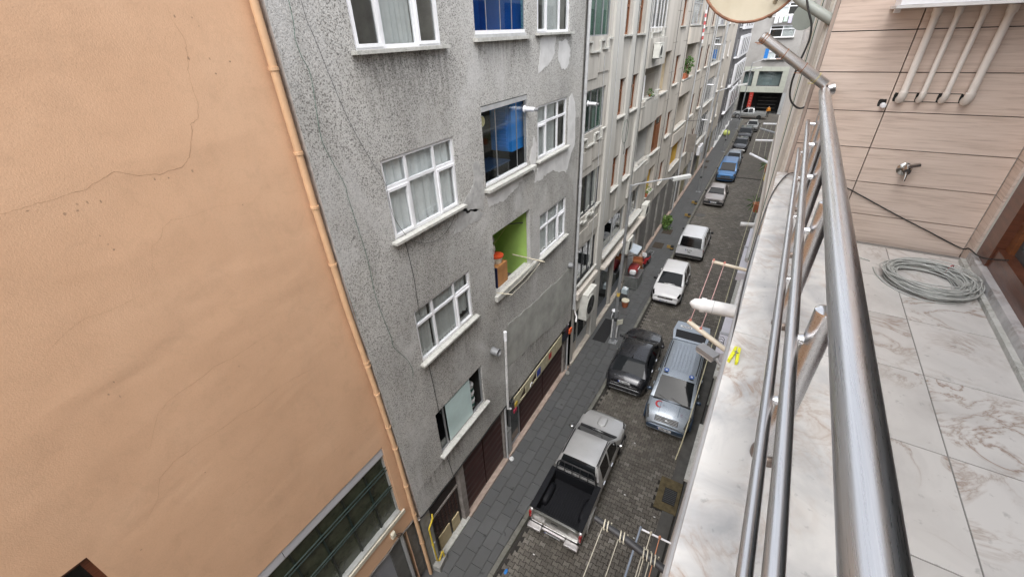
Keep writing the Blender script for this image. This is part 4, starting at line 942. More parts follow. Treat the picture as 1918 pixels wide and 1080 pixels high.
obj('pot', MB().box(-.12, .12, -.55, .55, 0, .3), TERRA, pp); leaves((0, .15, .75), (.35, .55, .5), 380, .16, LEAF, 'foliage', pp); obj('stem', MB().tube([(0, .1, .28), (0, .15, .8)], .03, 6), WOODB, pp)
pp = thing('potted_flower', 'small potted flower by the seam of the beige and cream houses', 'plant', FL.P(25.95, 4.96, .02))
obj('pot', MB().lathe((0, 0, 0), (0, 0, 1), [(0, .1), (.24, .15)], 10), TERRA, pp); leaves((0, 0, .42), (.25, .3, .22), 120, .13, LEAF2, 'foliage', pp)
pp = thing('balcony_plant', 'tiny dark plant on the open beige balcony ledge', 'plant', FL.P(23.5, 11.0, .08)); leaves((0, 0, .16), (.12, .2, .14), 70, .1, LEAF, 'foliage', pp); obj('pot', MB().lathe((0, 0, 0), (0, 0, 1), [(0, .06), (.1, .08)], 8), TERRA, pp)
tw = thing('red_striped_towel', 'red and white striped towel hung from the upper cream balcony', 'towel', FL.P(36.3, 12.6, .2), world=True)
RST = M('red_stripe_cloth', (.55, .12, .12), .9, .2, 9)
for k in range(9): curtain(FL, 36.15, 36.75, 12.9 + k * .22, 13.12 + k * .22, .2 - .01 * k, RST if k % 2 else CURT, tw, 2, .03, 'stripe')
solo('clothes_rod', MB().tube([FL.P(36.1, 7.75, .05), FL.P(36.1, 7.85, 1.0)], .02, 6), DARKM, 'dark clothes rod jutting from the cream balcony', 'rod')
for a, z0 in ((36.95, .2), (42.75, 3.2)):
    solo('thin_downpipe', MB().tube([FL.P(a, 16.5, .08), FL.P(a, z0, .08)], .05, 8), GREYP, 'grey rain pipe at the end of the cream panelled house' if a < 40 else 'grey rain pipe beside the glazed bay of the warm cream house', 'pipe')

# ------------------------------------------------------------------ warm cream house with glazed bays
b4 = thing('warm_cream_building', 'warm cream house with glazed bays, brown shutters and many drain pipes', 'building', (-6, 50, 0), world=True)
n4 = [(37.6, 39.0, z0, z1) for z0, z1 in ((13.9, 15.5), (11.03, 12.63), (7.82, 9.38), (4.75, 6.15))] + [(41.1, 42.4, z0, z1) for z0, z1 in ((13.9, 15.5), (11.03, 12.63), (7.92, 9.47), (4.8, 6.25))]
y4 = [(44.2, 50.0, z0, z1) for z0, z1 in ((13.9, 15.7), (10.98, 13.05), (7.65, 9.75), (4.35, 6.65))]
s4 = [(a, a + 1.1, z, z + 1.5) for z in (14.0, 11.0, 7.9, 4.8) for a in (53.0, 57.0)]
facade(b4, 'wall', FL, 37.02, 62.0, 3.0, 16.5, n4 + y4 + s4, CREAM2, .2); shell(b4, FL, 37.02, 62, .1, 16.5, 9, CONC)
for w in n4: window(b4, FL, *w, (), None, c=-.08, fm=WOODD, fw=.14, glass=GLASSD, curt=[(PINKC, .4, 1, 0, 1)], rm=ROOMD)
for i, w in enumerate(y4):
    ww = window(b4, FL, *w, (45.6, 47.2, 48.6), None, c=-.06, fm=GREYP if i < 3 else DARKM, fw=.08, glass=GLASSD, rm=ROOMD, curt=[(LACE, .0, .4, 0, 1), (CURT, .78, 1, 0, 1)], sillp=.22)
    if i > 1:
        for k in range(7): obj('grille_bar', MB().tube([FL.P(47.5 + k * .4, w[2], .12), FL.P(47.5 + k * .4, w[3] - .2, .12)], .02, 5), PVCD, ww)
for w in s4: window(b4, FL, *w, (w[0] + .55,), None, c=-.06, fm=PVC, fw=.07, glass=GLASS, curt=[(CURT, 0, 1, 0, 1)])
for z in (7.2, 10.3, 13.4): obj('panel_joint', MB().fbox(FL, 37.1, 43.9, z, z + .03, .0005, .004), JT, b4)
obj('shutter_leaf', MB().obox(FL.P(39.25, 5.45, .3), (.35, .1, 0), (-.01, .03, 0), (0, 0, .75)), M('grey_brown_shutter', (.18, .16, .14), .7, .2, 4), b4)
obj('ground_wall', MB().fbox(FL, 37, 62, .1, 2.998, -.45, -.2), CONCD, b4); obj('step', MB().fbox(FL, 37, 62, .1, .25, -.19, .1), STEP, b4)
for k in range(9):
    a = 37.3 + k * 2.75; obj('pier', MB().fbox(FL, a - .25, a, .12, 2.99, -.2, -.02), CREAM if k % 2 else CONC, b4); ribbed_shutter(FL, a + .04, a + 2.4, .26, 2.95, -.1, (SHG, M('khaki_shutter', (.20, .18, .11), .6, .2, 3), GREYP)[k % 3], b4, pitch=.14)
for a, z in ((45.2, 12.5), (45.6, 9.3), (46.2, 6.2)): flue('white boiler flue on the %s glazed bay of the warm cream house' % {12.5: 'upper', 9.3: 'middle', 6.2: 'lower'}[z], FL.P(a, z, -.04), (1, 0, 0), .06, .5)
for a in (43.7, 50.6, 51.4): solo('thin_downpipe', MB().tube([FL.P(a, 16.5, .1), FL.P(a, 3.0, .1)], .055, 6), GREYP, 'grey rain pipe on the warm cream house, ' + {43.7: 'nearest of three', 50.6: 'middle of three', 51.4: 'farthest of three'}[a], 'pipe', 'rain pipes on the warm cream house')
solo('awning_box', MB().fbox(FL, 46.5, 48.6, 2.75, 3.55, .02, .3), PVC, 'white box sign over the shutters of the warm cream house', 'sign')
# ------------------------------------------------------------------ dark house with white window panels
b5 = thing('dark_white_building', 'slim dark grey house with tall white slotted window panels', 'building', (-6, 73, 0), world=True)
SLATE = M('slate_render', (.13, .128, .135), .8, .12, 2); WPAN = M('white_panel', (.74, .75, .78), .5, .05, 2)
FW = Frame((-5.55, 0, 0), (0, 1, 0), (1, 0, 0))
obj('wall', MB().fbox(FW, 62.05, 84, 3.2, 17, -9, 0), SLATE, b5)
for z in (13.35, 10.15, 6.95, 3.75):
    p = obj('window_panel', MB().fbox(FW, 68.0, 82.5, z, z + 2.5, .002, .25), WPAN, b5)
    for k in range(4): obj('slot', MB().fbox(FW, 70.2 + k * 3.0, 71.2 + k * 3.0, z + .35, z + 2.2, .251, .27), M('slot_glass', (.06, .065, .075), .2, .2, 3), p)
    obj('side_light', MB().fbox(FW, 64.2, 66.0, z + .3, z + 2.2, .002, .02), MC['slot_glass'], b5); obj('side_sill', MB().fbox(FW, 64.0, 66.3, z + .2, z + .29, .002, .3), PVC, b5)
obj('ground_wall', MB().fbox(FW, 62.05, 84, .1, 3.198, -9, -.25), M('navy_shopfront', (.03, .036, .055), .4, .3, 2), b5); obj('step', MB().fbox(FW, 62.05, 84, .1, .25, -.24, .1), PVCD, b5)
for a in (62.3, 66, 70, 74, 78, 82): obj('pier', MB().fbox(FW, a, a + .4, .12, 3.19, -.24, 0), GREYP, b5)
# ------------------------------------------------------------------ building closing the street
FE = Frame((0, 92, 0), (1, 0, 0), (0, -1, 0))
b7 = thing('end_building', 'grey house closing the street, with a pale tiled shop storey and blue shutters', 'building', (-1.5, 94, 0), world=True)
eo = [(-3.3, .35, 11.8, 13.5), (-3.3, .0, 8.65, 10.25), (-5.6, -4.15, 4.47, 6.7), (-3.38, .15, 4.5, 6.8), (-3.0, .3, 14.9, 16.6)]
ER = M('pale_grey_render', (.33, .32, .31), .9, .1, .6, dirt=.3)
facade(b7, 'wall', FE, -14, 14, 3.5, 17.5, eo, ER, .2); shell(b7, FE, -14, 14, 0, 17.5, 9, CONC)
for i, w in enumerate(eo):
    if i in (2, 3): window(b7, FE, *w, (), None, c=-.1, fm=DARKM, fw=.06, glass=GLASS, sill=None, depth=.25, rm=M('teal_lit_room', (.16, .20, .20), .6, .15, 1))  # teal room colour paints the lit look of these panes, no real blind
    else: window(b7, FE, *w, ((w[0] + w[1]) / 2,), w[3] - .5, c=-.06, fm=PVC, fw=.12, glass=GLASS, curt=[(CURT, .0, .5, 0, 1) if i else (LACE, .5, 1, 0, 1)], rm=ROOMD, sillp=.35)
obj('blue_shutter', MB().fbox(FE, -3.28, -2.7, 8.75, 10.2, -.05, .01), BLUEP, b7); obj('blue_shutter', MB().fbox(FE, -.6, -.02, 8.75, 10.2, -.05, .01), BLUEP, b7)
CT = M('pale_green_tile', (.42, .44, .385), .4, .06, 2)
for a0, a1, b0, b1 in [(-5.75 + k * 1.36, -4.42 + k * 1.36, 6.82, 7.5) for k in range(5)] + [(-5.75 + k * 1.36, -4.42 + k * 1.36, 3.5, 4.4) for k in range(5)] + [(-4.12, -3.42, 4.42, 5.2), (-4.12, -3.42, 5.22, 6.0), (-4.12, -3.42, 6.02, 6.8), (.2, 1.03, 4.42, 5.2), (.2, 1.03, 5.22, 6.0), (.2, 1.03, 6.02, 6.8)]:
    obj('tile_panel', MB().fbox(FE, a0, a1, b0, b1, .001, .08), CT, b7)
obj('ground_wall', MB().fbox(FE, -14, 14, 0, .001, -3, -2.9), CONCD, b7); obj('shop_interior', MB().fbox(FE, -14, 14, 0, 3.49, -4, -3.5), ROOMD, b7)
for a0, a1 in ((-14, -5.7), (1.0, 1.9), (2.2, 14)): obj('pier', MB().fbox(FE, a0, a1, 0, 3.49, -3, .02), GREYP if a0 > 0 else CONC, b7)
for k in range(4): obj('shop_shelf', MB().fbox(FE, -2.6, .4, .5 + k * .6, .58 + k * .6, -3.4, -3.0), CONC, b7)
vsn = thing('vertical_sign', 'narrow red vertical sign with pale marks at the shop opening', 'sign', (-3.7, 91.9, 0), world=True)
obj('board', MB().fbox(FE, -4.05, -3.45, .9, 3.45, .1, .2), M('red_sign', (.35, .03, .02), .5, .1, 4), vsn)
for k in range(5): obj('mark', MB().fbox(FE, -3.86, -3.64, 1.12 + k * .45, 1.22 + k * .45, .201, .21), M('dull_pink_mark', (.45, .25, .22), .6, .1, 5), vsn)
lau = thing('laundry', 'row of pastel laundry under the top end window', 'laundry', (-1.2, 91.6, 13.6), world=True)
obj('line', MB().tube([FE.P(-3.4, 14.75, .5), FE.P(.8, 14.75, .5)], .04, 5), PVC, lau)
for k, m_ in enumerate((PVC, PVC, M('pale_mint_cloth', (.5, .65, .55), .9, .1, 3), M('pale_violet_cloth', (.5, .48, .6), .9, .1, 3), CURT)): obj('garment', MB().fbox(FE, -3.0 + k * .65, -2.5 + k * .65, 13.8 + .1 * (k % 3), 14.72, .47, .53), m_, lau)

# ------------------------------------------------------------------ houses on the right side
TH = math.atan(.028); UR = Vector((math.sin(TH), math.cos(TH), 0)); NR = Vector((-math.cos(TH), math.sin(TH), 0))
FR = Frame((.05, 0, 0), UR, NR)
nb = thing('neighbour_building', 'cream house next to the balcony, seen along its face', 'building', FR.P(9, 0, -3), world=True)
obj('wall', MB().fbox(FR, 3.36, 15, 0, 11.8, -8, -.16), CREAM2, nb)
obj('upper_bay', MB().box(.165, 4, 3.36, 9.8, 11.801, 16), WCREAM, nb); obj('upper_wall', MB().fbox(FR, 9.85, 15, 11.801, 16, -8, -.1), CREAM2, nb)
obj('rough_edge', MB().box(.15, .166, 3.37, 4.0, 12.9, 15.9), M('rough_render', (.55, .51, .45), .95, .25, 8, .8, 30), nb); obj('bay_band', MB().box(.15, .164, 4.02, 9.8, 12.3, 12.5), CREAM, nb)
for z in (6.2, 9.2):
    for a in (6.2, 9.6, 12.6):
        w = obj('window', frame_bars(FR, a, a + 1.4, z, z + 1.5, (a + .7,), None, .07, -.159, -.12), PVC, nb); obj('pane', MB().fbox(FR, a + .06, a + 1.34, z + .06, z + 1.44, -.158, -.15), M('dark_pane', (.04, .045, .05), .1, .2, 3), w); obj('sill', MB().fbox(FR, a - .1, a + 1.5, z - .08, z - .005, -.159, .0), SILLM, w)
nb2 = thing('far_right_building', 'pale house farther along the right side with stacked ledges', 'building', FR.P(24, 0, -3), world=True)
obj('wall', MB().fbox(FR, 15.02, 40, 0, 16, -8, -.1), M('green_grey_render', (.47, .48, .44), .9, .12, 1, dirt=.3), nb2)
for z in (3.4, 6.6, 9.8, 12.9): obj('ledge', MB().fbox(FR, 15.1, 39.9, z, z + .16, -.099, .12), SILLM, nb2)
for z in (7.4, 10.6, 13.7):
    for k in range(6): obj('window', MB().fbox(FR, 16.5 + k * 3.8, 18.5 + k * 3.8, z, z + 1.5, -.099, -.06), MC['dark_pane'], nb2)
nb3 = thing('distant_right_building', 'pale yellowish house at the far end of the right side', 'building', FR.P(60, 0, -3), world=True)
obj('wall', MB().fbox(FR, 40.02, 84, 0, 16, -8, -.05), CREAM2, nb3)
for z in (3.4, 6.6, 9.8, 12.9): obj('ledge', MB().fbox(FR, 40.1, 83.9, z, z + .2, -.049, .12), SILLM, nb3)
for z in (4.3, 7.4, 10.6, 13.7):
    for k in range(8): obj('window', MB().fbox(FR, 42 + k * 5, 44.5 + k * 5, z, z + 1.5, -.049, -.01), MC['dark_pane'], nb3)

# cables strung down the pale house fronts
for k, (a, z0, z1, c_) in enumerate(((17.4, 16, 6.5, .12), (19.7, 16, 9.0, .12), (21.6, 16, 4.2, .12), (16.2, 13.2, 4.6, .06), (28.2, 16, 4.0, .04), (31.4, 16, 4.2, .04), (36.4, 16, 4.0, .12), (40.2, 16, 3.2, .05), (43.3, 16, 3.2, .09), (47.0, 13.6, 3.3, .26), (52.2, 16, 3.1, .06))):
    solo('front_cable', MB().tube([FL.P(a, z0, c_), FL.P(a + .06, (z0 + z1) / 2, c_ + .02), FL.P(a - .05, z1, c_)], .012, 5), DARKM if k % 3 else GREYP, 'thin cable running down the pale house fronts, %s counted from the roughcast house' % ('first', 'second', 'third', 'fourth', 'fifth', 'sixth', 'seventh', 'eighth', 'ninth', 'tenth', 'eleventh')[(1, 2, 3, 0, 4, 5, 6, 7, 8, 9, 10)[k]], 'cable', 'cables on the house fronts', True)

# ------------------------------------------------------------------ the balcony the photograph was taken from
TB = math.atan(.033); UB = Vector((math.sin(TB), math.cos(TB), 0)); NB = Vector((-math.cos(TB), math.sin(TB), 0))
FB = Frame((.022, 0, 0), UB, NB)                     # a along the parapet, c towards the street
HR = .0268
home = thing('balcony_building', 'house with the marble-topped balcony parapet and wood-look wall panels', 'building', FB.P(-1, 0, -1), world=True)
obj('outer_wall', MB().fbox(FB, -12, 3.28, 0, 13.05, -.33, -.035), M('balcony_outer_render', (.50, .49, .46), .9, .12, 2, dirt=.3), home)
obj('drip_strip', MB().fbox(FB, -12, 3.27, 12.98, 13.105, -.034, -.008), PVCD, home)
obj('parapet_wall', MB().fbox(FB, -6, 3.28, 12.45, 13.115, -.325, -.06), CREAM, home)
yj = [-6, -4.6, -3.2, -1.7, -.1, 1.285, 2.36, 3.275]
for i in range(len(yj) - 1): obj('marble_slab', MB().fbox(FB, yj[i] + .001, yj[i + 1] - .001, 13.12, 13.15, -.335, .0), PARAPET, home)
obj('floor_slab', MB().fbox(FB, -12, 3.28, 12.4, 12.752, -1.5, -.331), CONC, home)
T = .4395
for i in range(-8, 8):
    for j in range(-1, 2):
        a0 = 2.356 + (i - 6) * T + .0; c1 = -.70 + j * T        # tile grid measured from the column joint
        a1 = a0 + T; c0 = c1 - T
        if a0 > 3.27: continue
        a1 = min(a1, 3.278)
        g = .0022
        obj('floor_tile', MB().fbox(FB, a0 + g, a1 - g, 12.753, 12.766, max(c0, -1.3) + g, min(c1, -.327) - g), TILE, home)
GROUT = M('grey_grout', (.20, .19, .18), .9, .2, 9)
obj('grout', MB().fbox(FB, -4, 3.278, 12.7525, 12.7635, -1.3, -.327), GROUT, home)
# end wall of wood-look panels
FWN = Frame((0, 3.29, 0), (1, -.012, 0), (-.012, -1, 0))
obj('end_wall', MB().fbox(FWN, .19, 1.6, 12.4, 16.0, -.2, -.016), M('black_backing', (.02, .018, .016), .9, .2, 5), home)
zj = [12.735 + .2012 * k for k in range(17)]
for k in range(16):
    for a0, a1 in ((.19, .5618), (.5672, 1.192)):
        z0 = zj[k] + .0024
        if a0 < .3 and zj[k + 1] < 13.15: a0 = .40
        obj('wall_panel', MB().fbox(FWN, a0, a1, z0, zj[k + 1] - .0024, -.0155, 0), PANEL, home)
obj('edge_trim', MB().fbox(FWN, .172, .188, 13.16, 15.9, -.05, .006), M('taupe_trim', (.36, .29, .25), .5, .1, 5), home)
# door wall on the right
FD = Frame((1.197, 3.285, 0), (-.06, -1, 0), (-1, .06, 0))      # a towards the camera side, c into the balcony
obj('door_wall', MB().fbox(FD, -.1, .13, 12.4, 16, -.3, -.012), CREAM, home); obj('door_wall', MB().fbox(FD, 3.2, 9, 12.4, 16, -.3, -.012), CREAM, home); obj('door_lintel', MB().fbox(FD, .131, 3.199, 15.0, 16, -.3, -.012), CREAM, home)
for k in range(16): obj('wall_panel', MB().fbox(FD, .004, .128, zj[k] + .0016, zj[k + 1] - .0016, -.0115, 0), PANEL, home)
obj('corner_trim', MB().fbox(FD, -.004, .002, 12.77, 15.9, -.006, .006), M('grey_trim', (.33, .31, .29), .5, .1, 6), home)
dw = obj('door_frame', MB().fbox(FD, .132, .30, 12.835, 15.0, -.2, -.02), WOODD, home)
obj('jamb_moulding', MB().fbox(FD, .30, .36, 12.9, 15.0, -.17, -.06), M('warm_wood', (.17, .06, .022), .35, .3, 6, coat=.3, stretch=(1, 1, 8)), dw)
obj('bottom_rail', MB().fbox(FD, .302, 3.2, 12.835, 12.94, -.2, -.03), WOODD, dw); obj('inner_rail', MB().fbox(FD, .362, 3.2, 12.941, 12.985, -.16, -.08), DARKM, dw); obj('inner_stile', MB().fbox(FD, .361, .40, 12.986, 15, -.16, -.08), DARKM, dw)
obj('glass', MB().fbox(FD, .40, 3.2, 12.985, 15.0, -.13, -.12), GLASSD, dw)
obj('threshold', MB().fbox(FD, .12, 3.6, 12.77, 12.834, -.25, .006), marble_mat('grey_marble', (.52, .51, .51), (.20, .16, .14), 6, .3, 2.0, .9, (.36, .36, .375), 1.6), home)
obj('threshold_lip', MB().fbox(FD, .12, 3.6, 12.767, 12.79, .0065, .03), SILLM, home)
mb = MB(); mb.box(1.5, 4.5, -4, 3.2, 12.7, 12.76); obj('room_floor', mb, M('room_parquet', (.10, .06, .035), .4, .2, 4), home)
mb = MB(); mb.box(4.5, 4.6, -5, 3.4, 12.4, 16); mb.box(1.5, 4.6, 3.3, 3.4, 12.4, 16); mb.box(1.5, 4.6, -5.1, -5, 12.4, 16); mb.box(1.25, 4.6, -5.1, 3.4, 15.9, 16.1); obj('room_wall', mb, ROOM, home)

obj('shade_slab', MB().fbox(FB, -6, 3.5, 16.9, 17.1, -1.6, -1.0), M('shade_slab_plaster', (.62, .61, .59), .9, .06, 1), home)  # unseen slab added to shade the balcony, extent tuned by its brightness
obj('upper_wall', MB().fbox(FB, -12, 3.6, 16.0, 19.5, -8, -1.61), CREAM, home)
# steel railing
rail = thing('steel_railing', 'brushed steel balcony railing with round handrail, posts and two slim bars', 'railing', FB.P(1.5, 13.15, -.15), world=True)
hp = [(.17 + .0215 * y, y, 13.57 + .0256 * max(0, y)) for y in [-1.5, -.6, 0, .3, .6, 1, 1.4, 1.8, 2.2, 2.6, 2.9, 3.17]]
obj('handrail', MB().tube(hp, HR, 40), STEEL, rail, True)
obj('end_disc', MB().tube([(.25, 3.172, 13.658), (.28, 3.18, 13.665)], .031, 24), STEEL, rail, True)
posts = [.30 - .57 * k for k in range(3)][::-1][:2] + [.93, 1.54, 2.2, 2.83, 3.22]
posts = [-.95, -.32, .81, 1.385, 1.96, 2.55, 3.12]
for y in posts:
    x = .143 + .0375 * y; zt = 13.543 + .0256 * max(0, y)
    p = obj('post', MB().tube([(x, y, 13.152), (x, y, zt - .012)], .0205, 24), STEEL, rail, True)
    obj('cap', MB().lathe((x, y, zt - .0125), (0, 0, 1), [(0, .0208), (.004, .0205), (.008, .012), (.0085, .004)], 20), PVC if 0 else M('polished_cap', (.75, .75, .76), .12, .03, 5, metal=1.0), p, True)
    obj('base_ring', MB().lathe((x, y, 13.151), (0, 0, 1), [(0, .031), (.012, .031), (.018, .026), (.02, .022)], 24), M('bronze_ring', (.20, .165, .145), .35, .15, 8, metal=.8), p, True)
    for zb_ in (13.32, 13.483):
        xb = .112 + .03 * y
        obj('bar_bracket', MB().tube([(xb, y + .0, zb_), (xb + .012, y, zb_), (x - .012, y, zb_)], [.0085, .0085, .013], 12), MC['polished_cap'], p, True)
for zb_ in (13.32, 13.483):
    obj('slim_bar', MB().tube([(.112 + .03 * y, y, zb_) for y in (-1.5, 0, 1, 2, 3.2 if zb_ > 13.4 else 3.2)], .0115, 20), STEEL, rail, True)
out = thing('outrigger_tube', 'steel tube jutting up and out from the end of the handrail, bound with wire', 'tube', (.235, 3.2, 13.68), world=True)
pa, pb = Vector((.235, 3.2, 13.682)), Vector((-.15, 3.2, 13.932))
obj('tube', MB().tube([pa, pb], .0275, 28), STEEL, out, True); obj('bore', MB().lathe(pb, pb - pa, [(0, .022), (.0012, .022)], 20), BLACKM, out)
for t, m_ in ((.12, CORDY), (.33, M('rust_wire', (.30, .12, .05), .6, .2, 9)), (.62, MC['rust_wire']), (.93, MC['rust_wire']), (.96, MC['rust_wire'])):
    c = pa.lerp(pb, t); d = (pb - pa).normalized(); a = d.cross(Vector((0, 1, 0))).normalized(); b = d.cross(a)
    obj('wire_wrap', MB().tube([c + (a * math.cos(k * .42) + b * math.sin(k * .42)) * .0292 + d * .0012 * k * (1 if t < .9 else .4) for k in range(18)], .0021, 5), m_, out)
    obj('wire_end', MB().tube([c + a * .029, c + a * .05 + Vector((.01, -.02, .02)), c + a * .06 + Vector((-.01, -.03, .03))], .002, 5), m_, out)

# things on and around the balcony
def tube_thing(name, label, cat, pts, r, m, n=8, group=None): return solo(name, MB().tube(cr_(pts) if len(pts) > 3 else pts, r, n), m, label, cat, group, True)
cab = thing('white_wall_cabinet', 'white wall cabinet above four white pipes', 'cabinet', (.8, 3.2, 14.04), world=True)
obj('body', MB().fbox(FWN, .43, .808, 14.05, 14.75, .002, .2), PVC, cab); obj('body', MB().fbox(FWN, .8095, 1.16, 14.05, 14.75, .002, .2), PVC, cab)
obj('lip', MB().fbox(FWN, .416, 1.165, 14.036, 14.049, .002, .21), PVCD, cab); obj('hinge', MB().fbox(FWN, .428, .452, 14.018, 14.035, .06, .10), PVC, cab)
CRP = M('cream_pipe', (.74, .70, .655), .45, .06, 6)
HOLE = M('black_hole', (.015, .014, .013), .9, .2, 9)
pp = thing('pipe_set', 'row of four cream water pipes entering the panelled wall', 'pipes', (.74, 3.28, 13.6), world=True)
for x, r in ((.607, .0165), (.69, .0125), (.784, .0125), (.878, .0175)):
    p = obj('pipe', MB().tube([FWN.P(x, 14.034, .045), FWN.P(x, 13.66, .045), FWN.P(x, 13.635, .042), FWN.P(x, 13.618, .028), FWN.P(x, 13.612, -.01)], r, 16), CRP, pp, True)
    obj('socket', MB().tube([FWN.P(x, 14.034, .045), FWN.P(x, 14.0, .045)], r * 1.25, 16), CRP, p, True); obj('elbow', MB().tube([FWN.P(x, 13.652, .0455), FWN.P(x, 13.63, .043), FWN.P(x, 13.612, .03), FWN.P(x, 13.608, .012)], r * 1.22, 16), CRP, p, True)
def hole(a0, a1, b0, b1):
    n = 14; pts = []
    for k in range(n):
        t = 6.283 * k / n; q = max(abs(math.cos(t)), abs(math.sin(t)))
        pts.append(((a0 + a1) / 2 + (a1 - a0) / 2 * math.cos(t) / q * rnd.uniform(.85, 1.05), (b0 + b1) / 2 + (b1 - b0) / 2 * math.sin(t) / q * rnd.uniform(.85, 1.08)))
    m = MB(); m.fquad(FWN, [(a, b, .0012) for a, b in pts]); obj('rough_hole', m, HOLE, home)
for a0, a1 in ((.577, .606), (.672, .69), (.762, .78), (.852, .885)): hole(a0, a1, 13.596, 13.642)
hole(.518, .556, 13.566, 13.606)
for z in (13.597, 13.64): obj('saw_cut', MB().fbox(FWN, .6, .86, z - .001, z + .0028, .0004, .0012), HOLE, home)
solo('pipe_stub', MB().lathe(FWN.P(.545, 13.575, 0), FWN.n, [(0, .014), (.03, .014), (.035, .01)], 14), PVC, 'white capped pipe stub left of the four pipes', 'pipe', smooth=True)
tp = thing('water_tap', 'chrome outdoor water tap on the panelled wall', 'tap', FWN.P(.76, 13.235, 0), world=True)
CHR = M('chrome', (.40, .39, .37), .12, .1, 6, metal=1.0)
obj('flange', MB().lathe(FWN.P(.762, 13.235, .0), FWN.n, [(0, .036), (.005, .036), (.012, .026)], 24), CHR, tp, True); obj('body', MB().tube([FWN.P(.762, 13.235, .005), FWN.P(.764, 13.237, .075)], [.016, .0175], 16), CHR, tp, True)
obj('spout', MB().tube([FWN.P(.763, 13.236, .065), FWN.P(.763, 13.222, .085), FWN.P(.763, 13.188, .09)], .0075, 12), CHR, tp, True); obj('valve', MB().lathe(FWN.P(.764, 13.245, .055), (0, 0, 1), [(0, .019), (.02, .019), (.028, .014)], 16), CHR, tp, True)
obj('handle', MB().obox(FWN.P(.785, 13.272, .062), (.026, 0, .008), (0, .014, 0), (-.002, 0, .007)), CHR, tp)
solo('switch_box', MB().fbox(FD, .02, .085, 13.52, 13.6, .0005, .03), M('cream_switch', (.55, .5, .42), .5, .1, 5), 'cream switch box at the edge of the door frame', 'switch')
tube_thing('black_cable', 'black cable running slantwise over the panels to the door', 'cable', [FWN.P(.36, 13.16, .06), FWN.P(.52, 13.096, .012), FWN.P(.8, 12.97, .008), FWN.P(1.0, 12.885, .008), FWN.P(1.175, 12.812, .01), FD.P(.1, 12.845, .012), FD.P(.25, 12.86, -.01), FD.P(.5, 12.96, -.02)], .0035, BLACKM)
# coil of cable on the floor
random.seed(3); cr = random.Random(5); pts = []
turns = 46; N = 40
for k in range(turns * N):
    t = 2 * PI * k / N; tr = k / (turns * N); j = k // N
    if k % N == 0:
        ex, ey, ph = cr.uniform(-.03, .03), cr.uniform(-.03, .03), cr.uniform(0, 6)
        r1, r2, hz = cr.uniform(.13, .195), cr.uniform(.145, .21), 12.772 + .06 * cr.random() ** 1.3
        cur = (ex, ey, r1, r2, hz)
        prev = cur if k == 0 else nxt
        nxt = cur
    w = (k % N) / N; q = [prev[i] * (1 - w) + nxt[i] * w for i in range(5)]
    pts.append((.945 + q[0] + q[2] * math.cos(t) + .004 * math.sin(3 * t + j), 2.77 + q[1] + q[3] * math.sin(t), q[4] + .006 * math.sin(2 * t + j * 1.3)))
coil = thing('cable_coil', 'loose coil of pale grey cable lying on the balcony tiles', 'cable coil', (.955, 2.86, 12.767), world=True)
CC = M('pale_grey_cable', (.45, .46, .44), .5, .15, 9)
obj('loops', MB().tube(pts, .0029, 6), CC, coil, True)
obj('loose_end', MB().tube([(.955 + .2 * math.cos(t) - .03, 2.83 + .27 * math.sin(t), 12.7705) for t in [3.0 + k * .21 for k in range(18)]] + [(1.09, 2.86, 12.80)], .0036, 6), CC, coil, True)
obj('tail', MB().tube([(.72, 2.95, 12.771), (.62, 3.0, 12.771), (.45, 3.05, 12.771)], .0036, 6), CC, coil, True); obj('tie', MB().tube([(1.06 + .02 * math.cos(k * .6), 2.93 + .03 * math.cos(k * .6), 12.80 + .03 * math.sin(k * .6)) for k in range(11)], .0028, 5), M('red_tie', (.4, .05, .06), .6, .1, 9), coil)
# clothes peg
pg = thing('clothes_peg', 'yellow plastic clothes peg lying on the marble parapet', 'clothes peg', (.078, 1.15, 13.151), -.1)
PEG = M('yellow_plastic', (.62, .62, .02), .4, .1, 9)
for s in (-1, 1): obj('jaw', MB().add([(s * .001, .038, 0), (s * .009, .034, 0), (s * .011, 0, 0), (s * .014, -.036, 0), (s * .007, -.04, 0), (s * .002, 0, 0)] + [(s * .001, .038, .011), (s * .009, .034, .011), (s * .011, 0, .011), (s * .014, -.036, .011), (s * .007, -.04, .011), (s * .002, 0, .011)], [(0, 1, 2, 3, 4, 5), (6, 7, 8, 9, 10, 11)] + [(i, (i + 1) % 6, 6 + (i + 1) % 6, 6 + i) for i in range(6)]), PEG, pg)
obj('spring', MB().tube([(-.006, .004, .0125), (0, .008, .015), (.006, .004, .0125), (0, -.001, .0145)], .0014, 5), GALV, pg)
# black cable over the parapet end
tube_thing('parapet_cable', 'thin dark cable curving over the parapet edge', 'cable', [(.31, 3.26, 13.17), (.25, 3.24, 13.162), (.19, 3.2, 13.16), (.13, 2.87, 13.158), (.098, 2.5, 13.14), (.08, 2.1, 13.10), (.075, 1.8, 13.0), (.09, 1.6, 12.8)], .0038, M('dark_grey_cable', (.06, .06, .06), .6, .3, 9))
tube_thing('conduit_pipe', 'grey conduit below the parapet edge', 'pipe', [(.04 + .03 * y, y, 12.7) for y in (-1, 0, 1, 2, 3.2)], .02, GREYP)
tube_thing('cable_bundle', 'black cable bundle below the parapet edge', 'cable', [(.055 + .033 * y + .006 * math.sin(y * 7), y, 12.85 + .02 * math.sin(y * 3)) for y in [-1 + .3 * k for k in range(15)]], .006, BLACKM)
